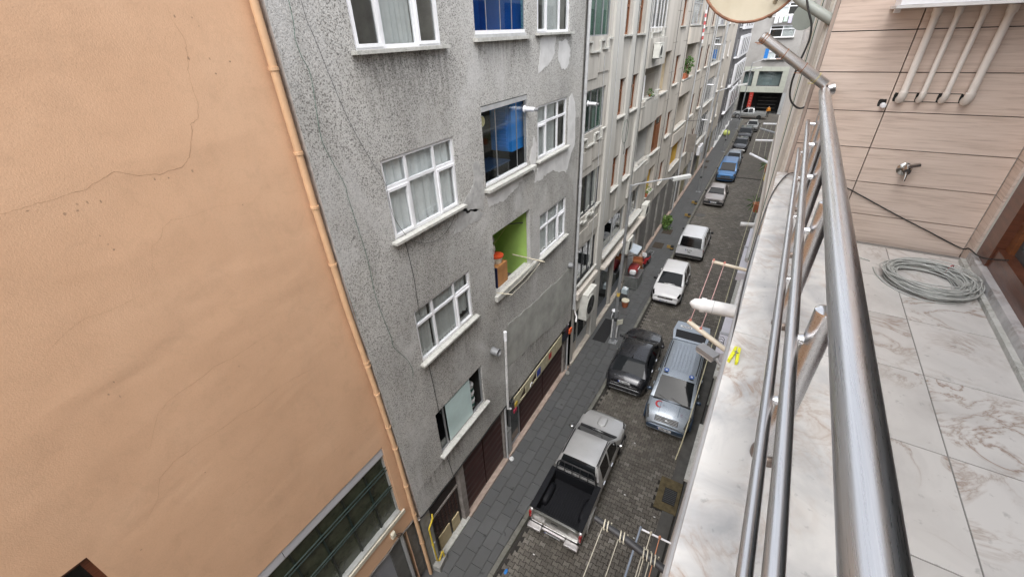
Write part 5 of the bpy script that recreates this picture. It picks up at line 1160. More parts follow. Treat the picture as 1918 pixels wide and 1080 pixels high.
# boiler flue and racks below the parapet
fl = thing('boiler_flue', 'thick white boiler flue sticking out below the parapet', 'flue', (.13, 2.96, 12.2), world=True)
obj('tube', MB().tube([(.16, 2.97, 12.2), (-.10, 2.955, 12.2)], .05, 24), PVCD, fl, True); obj('collar', MB().tube([(-.085, 2.956, 12.2), (-.12, 2.954, 12.2)], .056, 24), PVCD, fl, True); obj('spout', MB().tube([(-.12, 2.954, 12.2), (-.165, 2.94, 12.205), (-.19, 2.93, 12.212)], [.045, .04, .012], 18), PVCD, fl, True)
obj('seam', MB().tube([(-.03, 2.9565, 12.2), (-.034, 2.9565, 12.2)], .0515, 24), GREYP, fl, True)
rk = thing('clothes_rack', 'pale wooden clothes rack rods with pink cords below the parapet', 'clothes rack', (.0, 3.5, 12.0), world=True)
WR = M('pale_wood_rod', (.60, .55, .45), .7, .15, 8); PK = M('pink_cord', (.58, .36, .34), .7, .15, 9)
obj('rod', MB().tube([(.20, 4.08, 12.0), (-.155, 4.13, 12.0)], .016, 10), WR, rk, True); obj('rod', MB().tube([(.16, 2.72, 12.0), (-.175, 2.99, 12.0)], .019, 10), WR, rk, True)
for a, b in (((-.145, 4.13, 12.018), (-.165, 2.985, 12.02)), ((-.045, 4.115, 12.018), (-.075, 2.91, 12.02))):
    obj('cord', MB().tube([a, ((a[0] + b[0]) / 2, (a[1] + b[1]) / 2, 11.99), b], .0032, 6), PK, rk, True)
    for e in (a, b): obj('knot', MB().lathe((e[0], e[1], e[2] - .03), (0, 0, 1), [(0, .006), (.015, .013), (.03, .012), (.045, .005)], 8), M('coral_knot', (.55, .22, .18), .7, .2, 9), rk, True)
obj('wire_binding', MB().tube([(.08 + .02 * math.cos(k), 2.8 + .005 * k, 12.0 + .024 * math.sin(k)) for k in range(16)], .002, 5), DARKM, rk)
lm = thing('wall_lamp', 'grey oblong wall lamp under the parapet beside the blue van', 'lamp', (.03, 2.57, 12.05), world=True)
obj('housing', MB().obox((.01, 2.59, 12.06), (.06, -.035, -.004), (.018, .031, 0), (0, 0, .018)), GALV, lm); obj('diffuser', MB().obox((.008, 2.59, 12.04), (.053, -.031, -.004), (.015, .026, 0), (0, 0, .012)), M('milky_diffuser', (.55, .56, .55), .4, .1, 5), lm); obj('arm', MB().tube([(.07, 2.56, 12.05), (.1, 2.54, 12.03), (.13, 2.53, 12.03)], .012, 8), GALV, lm)
bp = thing('black_pole_rack', 'black pole bound with pale cord, holding washing lines', 'clothes rack', (0, .95, 12.3), world=True)
obj('pole', MB().tube([(-.235, .975, 12.3), (-.1, .952, 12.3), (.09, .905, 12.3)], [.011, .014, .015], 12), M('black_pole', (.025, .025, .027), .45, .3, 8), bp, True)
for x in (-.195, -.125, -.03, .0):
    yy = .968 - (x + .2) * .2
    obj('cord_loop', MB().tube([(x + .004 * k * .3, yy + .019 * math.cos(k * .55), 12.3 + .019 * math.sin(k * .55)) for k in range(24)], .0026, 5), CORDW, bp)
    obj('washing_line', MB().tube([(x, yy - .015, 12.3), (x - .005, -.6, 12.28), (x - .01, -2.2, 12.3)], .0018, 5), M('drab_cord', (.40, .38, .31), .8, .2, 9) if x < .5 else M('orange_cord', (.50, .22, .12), .7, .15, 9), bp)
wr = thing('white_rod_rack', 'thin white rod with orange cords below the black pole', 'clothes rack', (0, 1.5, 11.5), world=True)
obj('rod', MB().tube([(-.095, 1.5, 11.5), (.12, 1.5, 11.5)], .0055, 8), PVC, wr, True)
for x, m_ in ((-.03, MC['orange_cord'] if 'orange_cord' in MC else CORDW), (.02, M('orange_cord', (.50, .22, .12), .7, .15, 9)), (-.09, M('blue_grey_cord', (.20, .24, .30), .6, .1, 5))):
    obj('cord', MB().tube([(x, 1.5, 11.512), (x - .01, .3, 11.49), (x - .02, -1.5, 11.51)], .0026 if x > -.08 else .006, 6), m_, wr)
    obj('knot', MB().lathe((x, 1.5, 11.49), (0, 0, 1), [(0, .004), (.015, .009), (.03, .004)], 8), m_, wr, True)
# long cord and the rods farther down the right side
tube_thing('long_cord', 'long pale yellow cord stretched along the right-hand walls', 'cord', [(-.01, 2.5, 10.98), (.01, 2.83, 11), (.03, 3.72, 11), (.07, 5.42, 11), (.10, 7.41, 11), (.16, 9.81, 11), (.22, 13.15, 11), (.27, 17.96, 11)], .004, M('straw_cord', (.42, .40, .27), .8, .2, 9))
for k, (a, b) in enumerate((((-.11, 14.68, 11.5), (.46, 14.8, 11.5)), ((-.17, 12.36, 11.5), (.40, 12.51, 11.5)), ((-.18, 10.91, 11.5), (.38, 9.95, 11.5)), ((-.15, 13.92, 11.5), (.42, 13.2, 11.5)))):
    solo('washing_rod', MB().tube([a, b], .026, 8), PVC if k < 3 else GALV, ('farthest white washing rod on the right-hand wall', 'second white washing rod on the right-hand wall', 'slanted nearest white washing rod on the right-hand wall', 'grey slanted washing rod on the right-hand wall')[k], 'rod', 'washing rods along the right wall', True)
tr = thing('washing_lines', 'thin washing lines strung between the white rods', 'clothes line', (.0, 12, 11.5), world=True)
for x in (-.15, -.02, .1): obj('line', MB().tube([(x + .02, 14.7, 11.528), (x - .02, 12.4, 11.528), (x, 10.7, 11.528)], .0025, 5), CORDW, tr)
gp = thing('wall_pipe_group', 'pale grey pipes with a yellow gas elbow along the right-hand wall', 'pipes', FR.P(9, 10, 0), world=True)
obj('pipe', MB().tube([FR.P(5.6, 11.4, .02), FR.P(10.5, 11.3, .02)], .035, 8), GREYP, gp, True); obj('pipe', MB().tube([FR.P(5.0, 10.9, -.0), FR.P(13.0, 10.8, -.0)], .03, 8), PVCD, gp, True)
obj('gas_elbow', MB().tube([FR.P(8.6, 11.55, -.02), FR.P(8.6, 11.56, .06), FR.P(8.75, 11.57, .1), FR.P(9.1, 11.57, .1)], .03, 8), MC['yellow_gas_paint'], gp, True)
bxs = thing('wall_duct', 'pale metal duct box along the right-hand wall below the parapet', 'duct', FR.P(6.8, 11, .02), world=True)
obj('duct', MB().fbox(FR, 6.0, 7.75, 10.88, 11.0, -.035, .10), M('pale_violet_duct', (.47, .47, .52), .4, .1, 3), bxs); obj('joint', MB().fbox(FR, 6.9, 6.95, 10.87, 11.01, -.035, .11), GALV, bxs)
bxs = thing('wall_duct', 'short pale duct box under the clothes rack', 'duct', FR.P(4.4, 11, .02), world=True)
obj('duct', MB().fbox(FR, 4.05, 4.85, 10.88, 11.0, -.035, .08), MC['pale_violet_duct'], bxs); obj('joint', MB().fbox(FR, 4.4, 4.44, 10.87, 11.01, -.035, .09), GALV, bxs)
for k, (y, z) in enumerate(((17.5, 9.6), (13.8, 9.4))):
    pm = thing('balcony_palm', ('farther', 'nearer')[k] + ' spiky potted plant leaning out from the right-hand wall', 'plant', (.36 if k == 0 else .28, y, z), group='spiky balcony plants')
    leaves((-.02, 0, .1), (.10, .16, .10), 50, .22, LEAF, 'fronds', pm, spiky=1); obj('pot', MB().lathe((.05, 0, -.2), (0, 0, 1), [(0, .12), (.25, .17)], 10), TERRA, pm)
solo('small_flue', MB().tube([(.0, 12.6, 9.2), (.42, 12.7, 9.2)], .06, 10), PVCD, 'small white flue on the right-hand wall below the spiky plants', 'flue', smooth=True)
# satellite dishes
ds = thing('satellite_dish', 'large beige satellite dish with rusty rim above the handrail end', 'satellite dish', (.17, 3.36, 14.0), world=True)
ctr = Vector((-.285, 3.45, 14.315)); axd = Vector((.22, -.95, .22)).normalized()
DISH = M('beige_dish', (.42, .38, .29), .6, .1, 4, dirt=.3, dirtc=(.30, .22, .12)); RUST = M('rusty_rim', (.26, .13, .08), .8, .4, 14)
mb = MB(); a_ = axd.cross(Vector((0, 0, 1))).normalized(); b_ = axd.cross(a_); n = 36; rings = 7
for i in range(rings + 1):
    r = .30 * i / rings
    for j in range(n):
        t = 2 * PI * j / n; mb.v.append(tuple(ctr + a_ * r * .98 * math.cos(t) + b_ * r * 1.05 * math.sin(t) - axd * (.05 - .55 * r * r)))
for i in range(rings):
    for j in range(n): mb.f.append((i * n + j, i * n + (j + 1) % n, (i + 1) * n + (j + 1) % n, (i + 1) * n + j))
obj('reflector', mb, DISH, ds, True)
obj('rim', MB().tube([ctr + a_ * .298 * math.cos(2 * PI * k / 40) + b_ * .318 * math.sin(2 * PI * k / 40) for k in range(40)], .008, 8, closed=True), RUST, ds, True)
obj('feed_arm', MB().tube([ctr - axd * .03 - Vector((0, 0, .28)) + a_ * -.15, ctr + axd * .16 + a_ * -.14 - Vector((0, 0, .1)), ctr + axd * .2 + a_ * -.12 + Vector((0, 0, .3))], .012, 8), DISH, ds, True)
obj('mount_tube', MB().tube([(.19, 3.34, 13.99), (.0, 3.38, 14.1), (-.16, 3.5, 14.24)], .026, 14), M('grey_green_tube', (.30, .325, .30), .5, .12, 6), ds, True); obj('foot', MB().obox((.185, 3.325, 13.99), (.006, 0, 0), (0, .035, 0), (0, 0, .06)), MC['grey_green_tube'], ds)
tube_thing('antenna_cable', 'thick black antenna cable hanging in a loop by the handrail end', 'cable', [(.02, 3.36, 14.12), (.055, 3.33, 14.04), (.083, 3.32, 13.984), (.095, 3.32, 13.92), (.091, 3.31, 13.865), (.075, 3.3, 13.77), (.068, 3.3, 13.69), (.075, 3.3, 13.62), (.094, 3.3, 13.577), (.125, 3.3, 13.548), (.156, 3.3, 13.539), (.185, 3.3, 13.556)], .0055, BLACKM)
ds2 = thing('satellite_dish', 'small grey-green satellite dish on the cream neighbour wall', 'satellite dish', (.28, 6, 13.9), world=True)
obj('reflector', MB().lathe((.09, 6.0, 14.04), (-.5, -.8, .1), [(0, .02), (.01, .08), (.03, .13), (.034, .13)], 22), M('dull_green_dish', (.24, .27, .245), .7, .1, 5), ds2, True); obj('arm', MB().tube([(.1, 6.02, 14.02), (.24, 6.06, 13.92)], .015, 8), GALV, ds2, True); obj('lnb', MB().lathe((.14, 5.95, 13.8), (0, 0, 1), [(0, .03), (.12, .03)], 10), PVCD, ds2, True)
for k in range(5):
    tube_thing('facade_cable', 'cable hanging down the cream neighbour wall, %s of five counted from the balcony' % ('first', 'second', 'third', 'fourth', 'fifth')[k], 'cable', [FR.P(4.3 + k * .8, 15.8, .02), FR.P(4.5 + k * .8, 13.5, .03 + .01 * k), FR.P(4.3 + k * .85, 12.0, .02)], .0035, (GW, RODW, DARKM, CORDY, GREYP)[k], 6, 'cables on the neighbour wall')

# ------------------------------------------------------------------ vehicles
CGL = M('car_glass', (.012, .014, .016), .03, .2, 3, spec=.2)
CGLD = M('tinted_car_glass', (.005, .005, .006), .05, .2, 3, spec=.3)
LAMP = M('headlight_glass', (.30, .31, .32), .10, .45, 22, metal=.7); TAIL = M('tail_light_red', (.30, .012, .012), .2, .2, 6)
BPLAS = M('black_plastic', (.022, .022, .024), .55, .25, 9); TYRE = M('tyre', (.02, .02, .02), .85, .2, 12); RIM = M('alloy_rim', (.42, .42, .43), .3, .15, 7, metal=.8); PLATE = M('plate_white', (.66, .67, .68), .4, .06, 9); PLBLUE = M('plate_blue', (.02, .05, .30), .4, .05, 9); CHROME = M('bright_chrome', (.72, .72, .72), .14, .06, 8, metal=1.0); SEAM = M('panel_gap', (.01, .01, .01), .8, .1, 5)
def tab(T, s):
    if s <= T[0][0]: return T[0][1]
    for (a, x), (b, y) in zip(T, T[1:]):
        if s <= b:
            t = (s - a) / (b - a) if b > a else 1
            return x + (y - x) * t
    return T[-1][1]
def smooth_tab(T, s, r=.06): return (tab(T, s - r) + 2 * tab(T, s) + tab(T, s + r)) / 4
def text_mesh(txt, size, m, parent, loc, rot):
    cu = bpy.data.curves.new('lettering', 'FONT'); cu.body = txt; cu.size = size; cu.align_x = 'CENTER'; cu.align_y = 'CENTER'; cu.extrude = .001; cu.resolution_u = 2
    o = bpy.data.objects.new('lettering', cu); me = bpy.data.meshes.new_from_object(o); bpy.data.objects.remove(o); bpy.data.curves.remove(cu)
    me.materials.clear(); me.materials.append(m)
    q = link('lettering', me, parent, loc); q.rotation_euler = rot; return q
class Car:
    def __init__(s, name, label, cat, x, y, rz, P, col_, group='cars parked along the street'):
        s.P = P; s.L, s.W, s.H = P['L'], P['W'], P['H']; s.th = thing(name, label, cat, (x, y, 0), rz, group); s.m = col_
        s.build()
    def Y(s, q): return s.L / 2 - q
    def hw(s, q):
        f = 1.0; a, b = s.P.get('fr', .75), s.P.get('rr', .5)
        if q < a: f -= s.P.get('fk', .17) * (1 - q / a) ** 2
        if q > s.L - b: f -= s.P.get('rk', .10) * (1 - (s.L - q) / b) ** 2
        return s.W / 2 * f
    def deck(s, q): return smooth_tab(s.P['deck'], q)
    def roofz(s, q): return smooth_tab(s.P['roof'], q, .05)
    def sec(s, q):
        w, zt, zb = s.hw(q), s.deck(q), tab(s.P.get('bot', [(0, .26), (.5, .2), (s.L - .5, .22), (s.L, .3)]), q); cr = s.P.get('crown', .035); h = zt - zb
        return [(0, zt + cr), (.35 * w, zt + cr * .85), (.68 * w, zt + cr * .45), (.88 * w, zt - .005), (.955 * w, zt - .045), (.985 * w, zt - .13 * min(1, h / .6)), (w, zb + .58 * h), (.992 * w, zb + .30 * h), (.96 * w, zb + .08 * h), (.9 * w, zb), (.5 * w, zb - .01)]
    def csec(s, q):
        zb = s.deck(q) - .03; zr = max(s.roofz(q), zb + .012); t = max(0, min(1, (zr - zb) / (s.H - zb))); bw = s.hw(q) * .955; rw = bw * (1 - s.P.get('tumble', .19) * t)
        return [(0, zr + .025 * t), (.5 * rw, zr + .018 * t), (.84 * rw, zr + .002), (.95 * rw, zr - .022 * t), (rw * 1.0, zr - .06 * t), ((rw * .45 + bw * .55), zb + (zr - zb) * .46), (bw, zb)]
    def ztop(s, q, x):
        w = s.hw(q); p = s.sec(q)[:5]; x = abs(x)
        for (a, z), (b, y) in zip(p, p[1:]):
            if x <= b: return z + (y - z) * (x - a) / (b - a)
        return p[-1][1]
    def grid(s, st, fn, lab):
        out = {}
        rows = [[(x, s.Y(q), z) for x, z in fn(q)] for q in st]
        for i in range(len(st) - 1):
            for j in range(len(rows[i]) - 1):
                for sg in (1, -1):
                    k = lab((st[i] + st[i + 1]) / 2, j, sg)
                    if k is None: continue
                    f = [rows[i][j], rows[i][j + 1], rows[i + 1][j + 1], rows[i + 1][j]]
                    out.setdefault(k, MB()).add([(sg * x, y, z) for x, y, z in f], [(0, 1, 2, 3)])
        return out
    def emit(s, d, mats, parent=None):
        r = {}
        for (k, *_), mb in d.items():
            me = mb.mesh(k, mats[k])
            b = bmesh.new(); b.from_mesh(me); bmesh.ops.remove_doubles(b, verts=b.verts, dist=.0008); bmesh.ops.recalc_face_normals(b, faces=b.faces); b.to_mesh(me); b.free()
            me.polygons.foreach_set('use_smooth', [True] * len(me.polygons))
            try: me.set_sharp_from_angle(angle=math.radians(38))
            except Exception: pass
            r.setdefault(k, []).append(link(k, me, parent or s.th))
        return r
    def build(s):
        P, L = s.P, s.L
        st = sorted(set([round(v, 3) for v in [0, .03, .08, .15, .22, .3, .4] + [.4 + k * (L - .8) / 26 for k in range(27)] + [L - .4, L - .3, L - .2, L - .12, L - .05, L - .02, L]]))
        hl = P.get('hl', (.06, .45)); tl = P.get('tl', (.22, .02))
        def lab(q, j, sg):
            if hl and hl[0] < q < hl[1] and j in (3, 4): return ('headlight', sg)
            if tl and L - tl[0] < q < L - tl[1] and j in (4, 5): return ('tail_light', sg)
            return ('body',)
        d = s.grid(st, s.sec, lab)
        for q, r in ((st[0], 1), (st[-1], -1)):
            p = s.sec(q); v = [(x, s.Y(q), z) for x, z in p] + [(-x, s.Y(q), z) for x, z in reversed(p)]
            n = len(v); d[('body',)].add(v, [tuple(range(n))])
        s.emit(d, {'body': s.m, 'headlight': P.get('hlm', LAMP), 'tail_light': TAIL})
        # bonnet panel, a little proud of the wings
        wb = P['wb']
        if P.get('hood', True):
            hs_ = [.2 + k * (wb - .28) / 8 for k in range(9)]
            def hsec(q): return [(x * .97, z + .007) for x, z in s.sec(q)[:4]]
            s.emit(s.grid(hs_, hsec, lambda q, j, sg: ('hood',)), {'hood': s.m})
        # cabin
        wt, rt, rb = P['wt'], P['rt'], P['rb']; wins = P['wins']
        keys = [wb, wt, rt, rb] + [x for w in wins for x in w]
        cs = sorted(set([round(v, 3) for v in keys + [wb + (wt - wb) * k / 5 for k in range(6)] + [wt + (rt - wt) * k / 8 for k in range(9)] + [rt + (rb - rt) * k / 4 for k in range(5)]]))
        cs = [v for i, v in enumerate(cs) if i == 0 or v - cs[i - 1] > .004]
        def clab(q, j, sg):
            if q < wt and j < 2: return ('windshield',)
            if q > rt and j < 2 and P.get('rearglass', True): return ('rear_window',)
            if wt <= q <= rt and j < 3: return ('roof',)
            if j in (4, 5):
                for n, (a, b) in enumerate(wins):
                    if a < q < b: return ('side_window', sg, n)
            return ('pillar', sg)
        d = s.grid(cs, s.csec, clab)
        if P.get('flatback'):
            p = s.csec(cs[-1]); v = [(x, s.Y(cs[-1]), z) for x, z in p] + [(-x, s.Y(cs[-1]), z) for x, z in reversed(p)]; d[('back_panel',)] = MB().add(v, [tuple(range(len(v)))])
        s.emit(d, {'windshield': CGL, 'rear_window': P.get('rg', CGL), 'roof': P.get('roofm', s.m), 'side_window': P.get('sg', CGLD), 'pillar': P.get('pillar', s.m), 'back_panel': s.m})
        for sg in (-1, 1):
            g_s = [wt + (rt - wt) * k / 10 for k in range(11)]
            obj('roof_gutter', MB().tube([(sg * s.csec(q)[3][0] * .985, s.Y(q), s.csec(q)[3][1] + .012) for q in g_s], .011, 5), BPLAS, s.th, True)
        # cowl, wipers, mirrors
        w = s.hw(wb); zc = s.deck(wb) + .03
        obj('cowl', MB().box(-w * .8, w * .8, s.Y(wb + .02), s.Y(wb - .07), zc - .03, zc + .006), BPLAS, s.th)
        for k in (-.45, .12): obj('wiper', MB().tube([(k * w, s.Y(wb - .02), zc + .014), (k * w + .5 * w, s.Y(wb + .09), s.roofz(wb + .09) + .035)], .008, 5), BPLAS, s.th)
        qm = wb + P.get('mq', .32); zm = s.deck(qm) + .05
        for sg in (-1, 1):
            x = s.hw(qm) * .97
            mm = obj('mirror', MB().add(*ellips((sg * (x + .10), s.Y(qm), zm + .03), (.10, .06, .075))), P.get('mm', s.m), s.th, True)
            obj('stalk', MB().box(min(sg * (x - .04), sg * (x + .05)), max(sg * (x - .04), sg * (x + .05)), s.Y(qm) - .03, s.Y(qm) + .03, zm - .03, zm + .0), BPLAS, mm)
        # wheels
        R = P.get('R', .31)
        for q in P['wheels']:
            for sg in (-1, 1):
                x = s.hw(q)
                wh = obj('wheel', MB().lathe((sg * (x - .2), s.Y(q), R), (sg, 0, 0), [(0, R * .9), (.02, R), (.175, R), (.205, R * .93), (.208, R * .68)], 24), TYRE, s.th, True)
                obj('rim', MB().lathe((sg * (x + .0085), s.Y(q), R), (sg, 0, 0), [(0, R * .66), (.004, R * .64), (.006, R * .2), (.012, R * .12)], 20), RIM, wh, True)
                arc = [(sg * (x + .004), s.Y(q) + (R + .055) * math.cos(t), R + (R + .055) * math.sin(t)) for t in [PI * k / 14 for k in range(15)]]
                obj('wheel_arch', MB().tube(arc, .03, 6), P.get('archm', BPLAS), s.th, True)
        # door gaps and handles
        for sg in (-1, 1):
            for q in P.get('gaps', ()):
                mb = MB(); p = s.sec(q)[4:9]
                mb.tube([(sg * (x + .002), s.Y(q), z) for x, z in p], .005, 4); obj('door_gap', mb, SEAM, s.th)
            for q in P.get('handles', ()):
                obj('door_handle', MB().obox((sg * (s.hw(q) + .012), s.Y(q), s.deck(q) - .15), (.014, 0, 0), (0, .09, 0), (0, 0, .016)), P.get('hm', s.m), s.th)
        # bumpers, grille, plates
        for q, sg, kind in ((0, 1, 'front'), (L, -1, 'rear')):
            y = s.Y(q); w = s.hw(q)
            if P.get('bump', True): obj(kind + '_bumper', MB().add(*rbox(0, y + sg * -.04, P.get('bz', .42), w * 1.02, .075, .11)), P.get('bm', BPLAS), s.th, True)
            if kind == 'front' and P.get('grille', True):
                g = obj('grille', MB().box(-w * .62, w * .62, y - .02, y + .012, P.get('gz', .52), P.get('gz', .52) + .12), BPLAS, s.th)
                for k in range(3): obj('grille_bar', MB().box(-w * .6, w * .6, y + .0125, y + .02, P.get('gz', .52) + .018 + k * .036, P.get('gz', .52) + .032 + k * .036), CHROME, g)
                obj('badge', MB().lathe((0, y + .02, P.get('gz', .52) + .07), (0, 1, 0), [(0, .05), (.008, .045)], 14), CHROME, g, True)
        for which, z in P.get('plates', (('front', .40), ('rear', .75))):
            sg = 1 if which == 'front' else -1; y = s.Y(0 if sg > 0 else L) + sg * P.get('pl_off', .045)
            tilt = -.25 if which == 'rear' else 0
            p = obj('licence_plate', MB().box(-.26, .26, y - .006, y + .006, z, z + .115), PLATE, s.th)
            obj('blue_band', MB().box(-.26 if sg < 0 else .22, -.22 if sg < 0 else .26, y + sg * .0065 - .001, y + sg * .0065 + .001, z + .002, z + .113), PLBLUE, p)
            if P.get('txt') and which == 'rear': text_mesh(P['txt'], .1, BLACKM, p, (.02, y + sg * .0075, z + .057), (PI / 2, 0, 0))
            else:
                for k in range(7):
                    if k != 2: obj('mark', MB().box(-.16 + k * .05, -.13 + k * .05, y + sg * .007 - .001, y + sg * .007 + .001, z + .03, z + .088), BLACKM, p)
def ellips(c, r, n=10, m=7):
    v, f = [], []
    for i in range(m + 1):
        a = PI * i / m
        for j in range(n):
            b = 2 * PI * j / n
            sx = lambda q: math.copysign(abs(q) ** .7, q)
            v.append((c[0] + r[0] * sx(math.sin(a) * math.cos(b)), c[1] + r[1] * sx(math.sin(a) * math.sin(b)), c[2] + r[2] * sx(math.cos(a))))
    for i in range(m):
        for j in range(n): f.append((i * n + j, i * n + (j + 1) % n, (i + 1) * n + (j + 1) % n, (i + 1) * n + j))
    return v, f
def rbox(x, y, z, hx, hy, hz): return ellips2((x, y, z), (hx, hy, hz))
def ellips2(c, r, n=20, m=8, e=.35):
    v, f = [], []; sx = lambda q: math.copysign(abs(q) ** e, q)
    for i in range(m + 1):
        a = PI * i / m
        for j in range(n):
            b = 2 * PI * j / n; v.append((c[0] + r[0] * sx(math.sin(a)) * sx(math.cos(b)), c[1] + r[1] * sx(math.sin(a)) * sx(math.sin(b)), c[2] + r[2] * sx(math.cos(a))))
    for i in range(m):
        for j in range(n): f.append((i * n + j, i * n + (j + 1) % n, (i + 1) * n + (j + 1) % n, (i + 1) * n + j))
    return v, f

SILV = paint('silver_paint', (.50, .50, .50), .4, .33); DKGR = paint('dark_grey_paint', (.030, .031, .037), .5, .25); BLGR = paint('blue_grey_paint', (.33, .375, .43), .4, .3)
WHITE = paint('white_car_paint', (.72, .72, .73), 0, .35); WHITE2 = paint('white_van_paint', (.70, .71, .74), 0, .4); TAUPE = paint('taupe_paint', (.42, .39, .385), .4, .4); BLUEC = paint('blue_car_paint', (.06, .19, .42), .3, .35)
STLB = paint('pale_steel_paint', (.24, .28, .33), .5, .3); BLKC = paint('black_car_paint', (.012, .012, .014), .3, .2); SILV2 = paint('pale_silver_paint', (.42, .43, .43), .5, .35); BLGRD = paint('deep_blue_side', (.05, .08, .13), .3, .3)

# silver pickup -------------------------------------------------------------
pk = dict(L=3.28, W=1.76, H=1.74, deck=[(0, .80), (.12, .93), (.4, 1.0), (1.15, 1.06), (3.3, 1.08)], roof=[(1.1, 1.06), (1.88, 1.66), (2.1, 1.72), (3.0, 1.73), (3.14, 1.69), (3.28, 1.2)], wb=1.12, wt=1.84, rt=3.08, rb=3.27,
          wins=[(1.5, 2.25), (2.34, 2.98)], bot=[(0, .42), (3.3, .42)], wheels=[.78], R=.37, gaps=(1.4, 2.3, 3.05), handles=(2.15, 2.95), rr=.01, rk=0, fk=.2, hl=(.1, .5), tl=None, gz=.66, bz=.58, plates=(), bump=False, hm=CHROME, mm=CHROME, tumble=.2, crown=.04)
c = Car('pickup_truck', 'silver double-cab pickup with an empty black cargo bed nearest the camera', 'pickup', -2.83, 11.72 - 1.64, 0, pk, SILV)
t = c.th; yb, yr = -1.64, -3.38                   # bed from cab back to tailgate (local y)
obj('hood_scoop', MB().add(*ellips2((0, c.Y(.62), c.ztop(.62, 0) + .02), (.17, .24, .055), e=.55)), SILV, t, True); obj('scoop_mouth', MB().box(-.13, .13, c.Y(.62) + .225, c.Y(.62) + .238, c.ztop(.5, 0) + .005, c.ztop(.5, 0) + .035), BPLAS, t)
obj('front_bumper', MB().add(*rbox(0, c.Y(0) - .02, .55, .8, .09, .14)), SILV, t, True)
obj('bed_side', MB().add(*ellips2((-.83, (yb + yr) / 2, .80), (.05, (yb - yr) / 2 - .01, .30), e=.18)), SILV, t, True); obj('bed_side', MB().add(*ellips2((.83, (yb + yr) / 2, .80), (.05, (yb - yr) / 2 - .01, .30), e=.18)), SILV, t, True)
LIN = M('bed_liner', (.008, .0085, .011), .6, .3, 8, spec=.25)
obj('bed_liner', MB().box(-.775, .775, yr + .09, yb - .02, .60, .63), LIN, t)
for sg in (-1, 1):
    obj('liner_side', MB().box(min(sg * .70, sg * .778), max(sg * .70, sg * .778), yr + .09, yb - .02, .631, 1.115), LIN, t)
    obj('liner_rail', MB().box(min(sg * .70, sg * .885), max(sg * .70, sg * .885), yr + .05, yb - .02, 1.116, 1.135), LIN, t)
    obj('wheel_housing', MB().add(*ellips2((sg * .66, -2.42, .66), (.14, .42, .22), e=.6)), LIN, t, True)
obj('liner_front', MB().box(-.70, .70, yb - .10, yb - .03, .631, 1.12), LIN, t); obj('liner_tail', MB().box(-.70, .70, yr + .085, yr + .13, .631, 1.10), LIN, t)
for k in range(17): obj('liner_rib', MB().box(-.66 + k * .0825 - .018, -.66 + k * .0825 + .018, yr + .16, yb - .35, .631, .648), LIN, t)
tg = obj('tailgate', MB().add(*ellips2((0, yr + .035, .80), (.80, .045, .29), e=.2)), M('tailgate_paint', (.19, .19, .175), .3, .1, 3, metal=.5, coat=.6), t, True)
obj('tailgate_handle', MB().box(-.11, .11, yr - .016, yr - .008, .90, .96), BPLAS, tg); obj('tailgate_trim', MB().box(-.78, .78, yr - .035, yr - .012, .57, .63), CHROME, tg)
CHQ = M('chequer_chrome', (.62, .60, .60), .3, .25, 60, .5, 220, metal=.9)
for x0, x1, y1 in ((-.86, -.40, yr - .24), (.40, .86, yr - .24), (-.399, .399, yr - .12)): obj('step_bumper', MB().add(*ellips2(((x0 + x1) / 2, (yr - .05 + y1) / 2, .50), ((x1 - x0) / 2, (yr - .05 - y1) / 2, .045), e=.25)), CHQ, t)
p = obj('licence_plate', MB().obox((0, yr - .15, .47), (.26, 0, 0), (0, .018, -.055), (0, .004, .001)), PLATE, t); obj('blue_band', MB().obox((-.24, yr - .155, .473), (.02, 0, 0), (0, .018, -.055), (0, .004, .001)), PLBLUE, p); text_mesh('34 TE 501', .095, BLACKM, p, (.02, yr - .1585, .4705), (math.radians(72), 0, 0))
for sg in (-1, 1):
    obj('tail_light', MB().add(*ellips2((sg * .85, yr + .03, .82), (.045, .06, .16), e=.3)), TAIL, t, True)
    wh = obj('wheel', MB().lathe((sg * .68, -2.42, .37), (sg, 0, 0), [(0, .34), (.02, .37), (.175, .37), (.2, .34)], 24), TYRE, t, True); obj('rim', MB().lathe((sg * .881, -2.42, .37), (sg, 0, 0), [(0, .25), (.01, .22)], 18), RIM, wh, True)
    obj('wheel_arch', MB().tube([(sg * .89, -2.42 + .43 * math.cos(q), .37 + .43 * math.sin(q)) for q in [PI * k / 14 for k in range(15)]], .035, 6), SILV, t, True)
    obj('roof_rail', MB().tube([(sg * .60, c.Y(1.95), 1.755), (sg * .605, c.Y(2.5), 1.765), (sg * .60, c.Y(3.05), 1.745)], .016, 6), BPLAS, t, True)
hb = obj('headboard_guard', MB().tube([(-.72, yb - .06, 1.12), (-.66, yb - .05, 1.55), (-.55, yb - .05, 1.66), (.55, yb - .05, 1.66), (.66, yb - .05, 1.55), (.72, yb - .06, 1.12)], .028, 10), BPLAS, t, True)
obj('guard_bar', MB().tube([(-.69, yb - .055, 1.33), (.69, yb - .055, 1.33)], .014, 6), BPLAS, hb)
for x in (-.42, -.14, .14, .42): obj('guard_bar', MB().tube([(x, yb - .055, 1.13), (x, yb - .05, 1.64)], .012, 6), BPLAS, hb)
obj('chassis', MB().box(-.45, .45, yr + .2, 1.2, .3, .58), BPLAS, t)

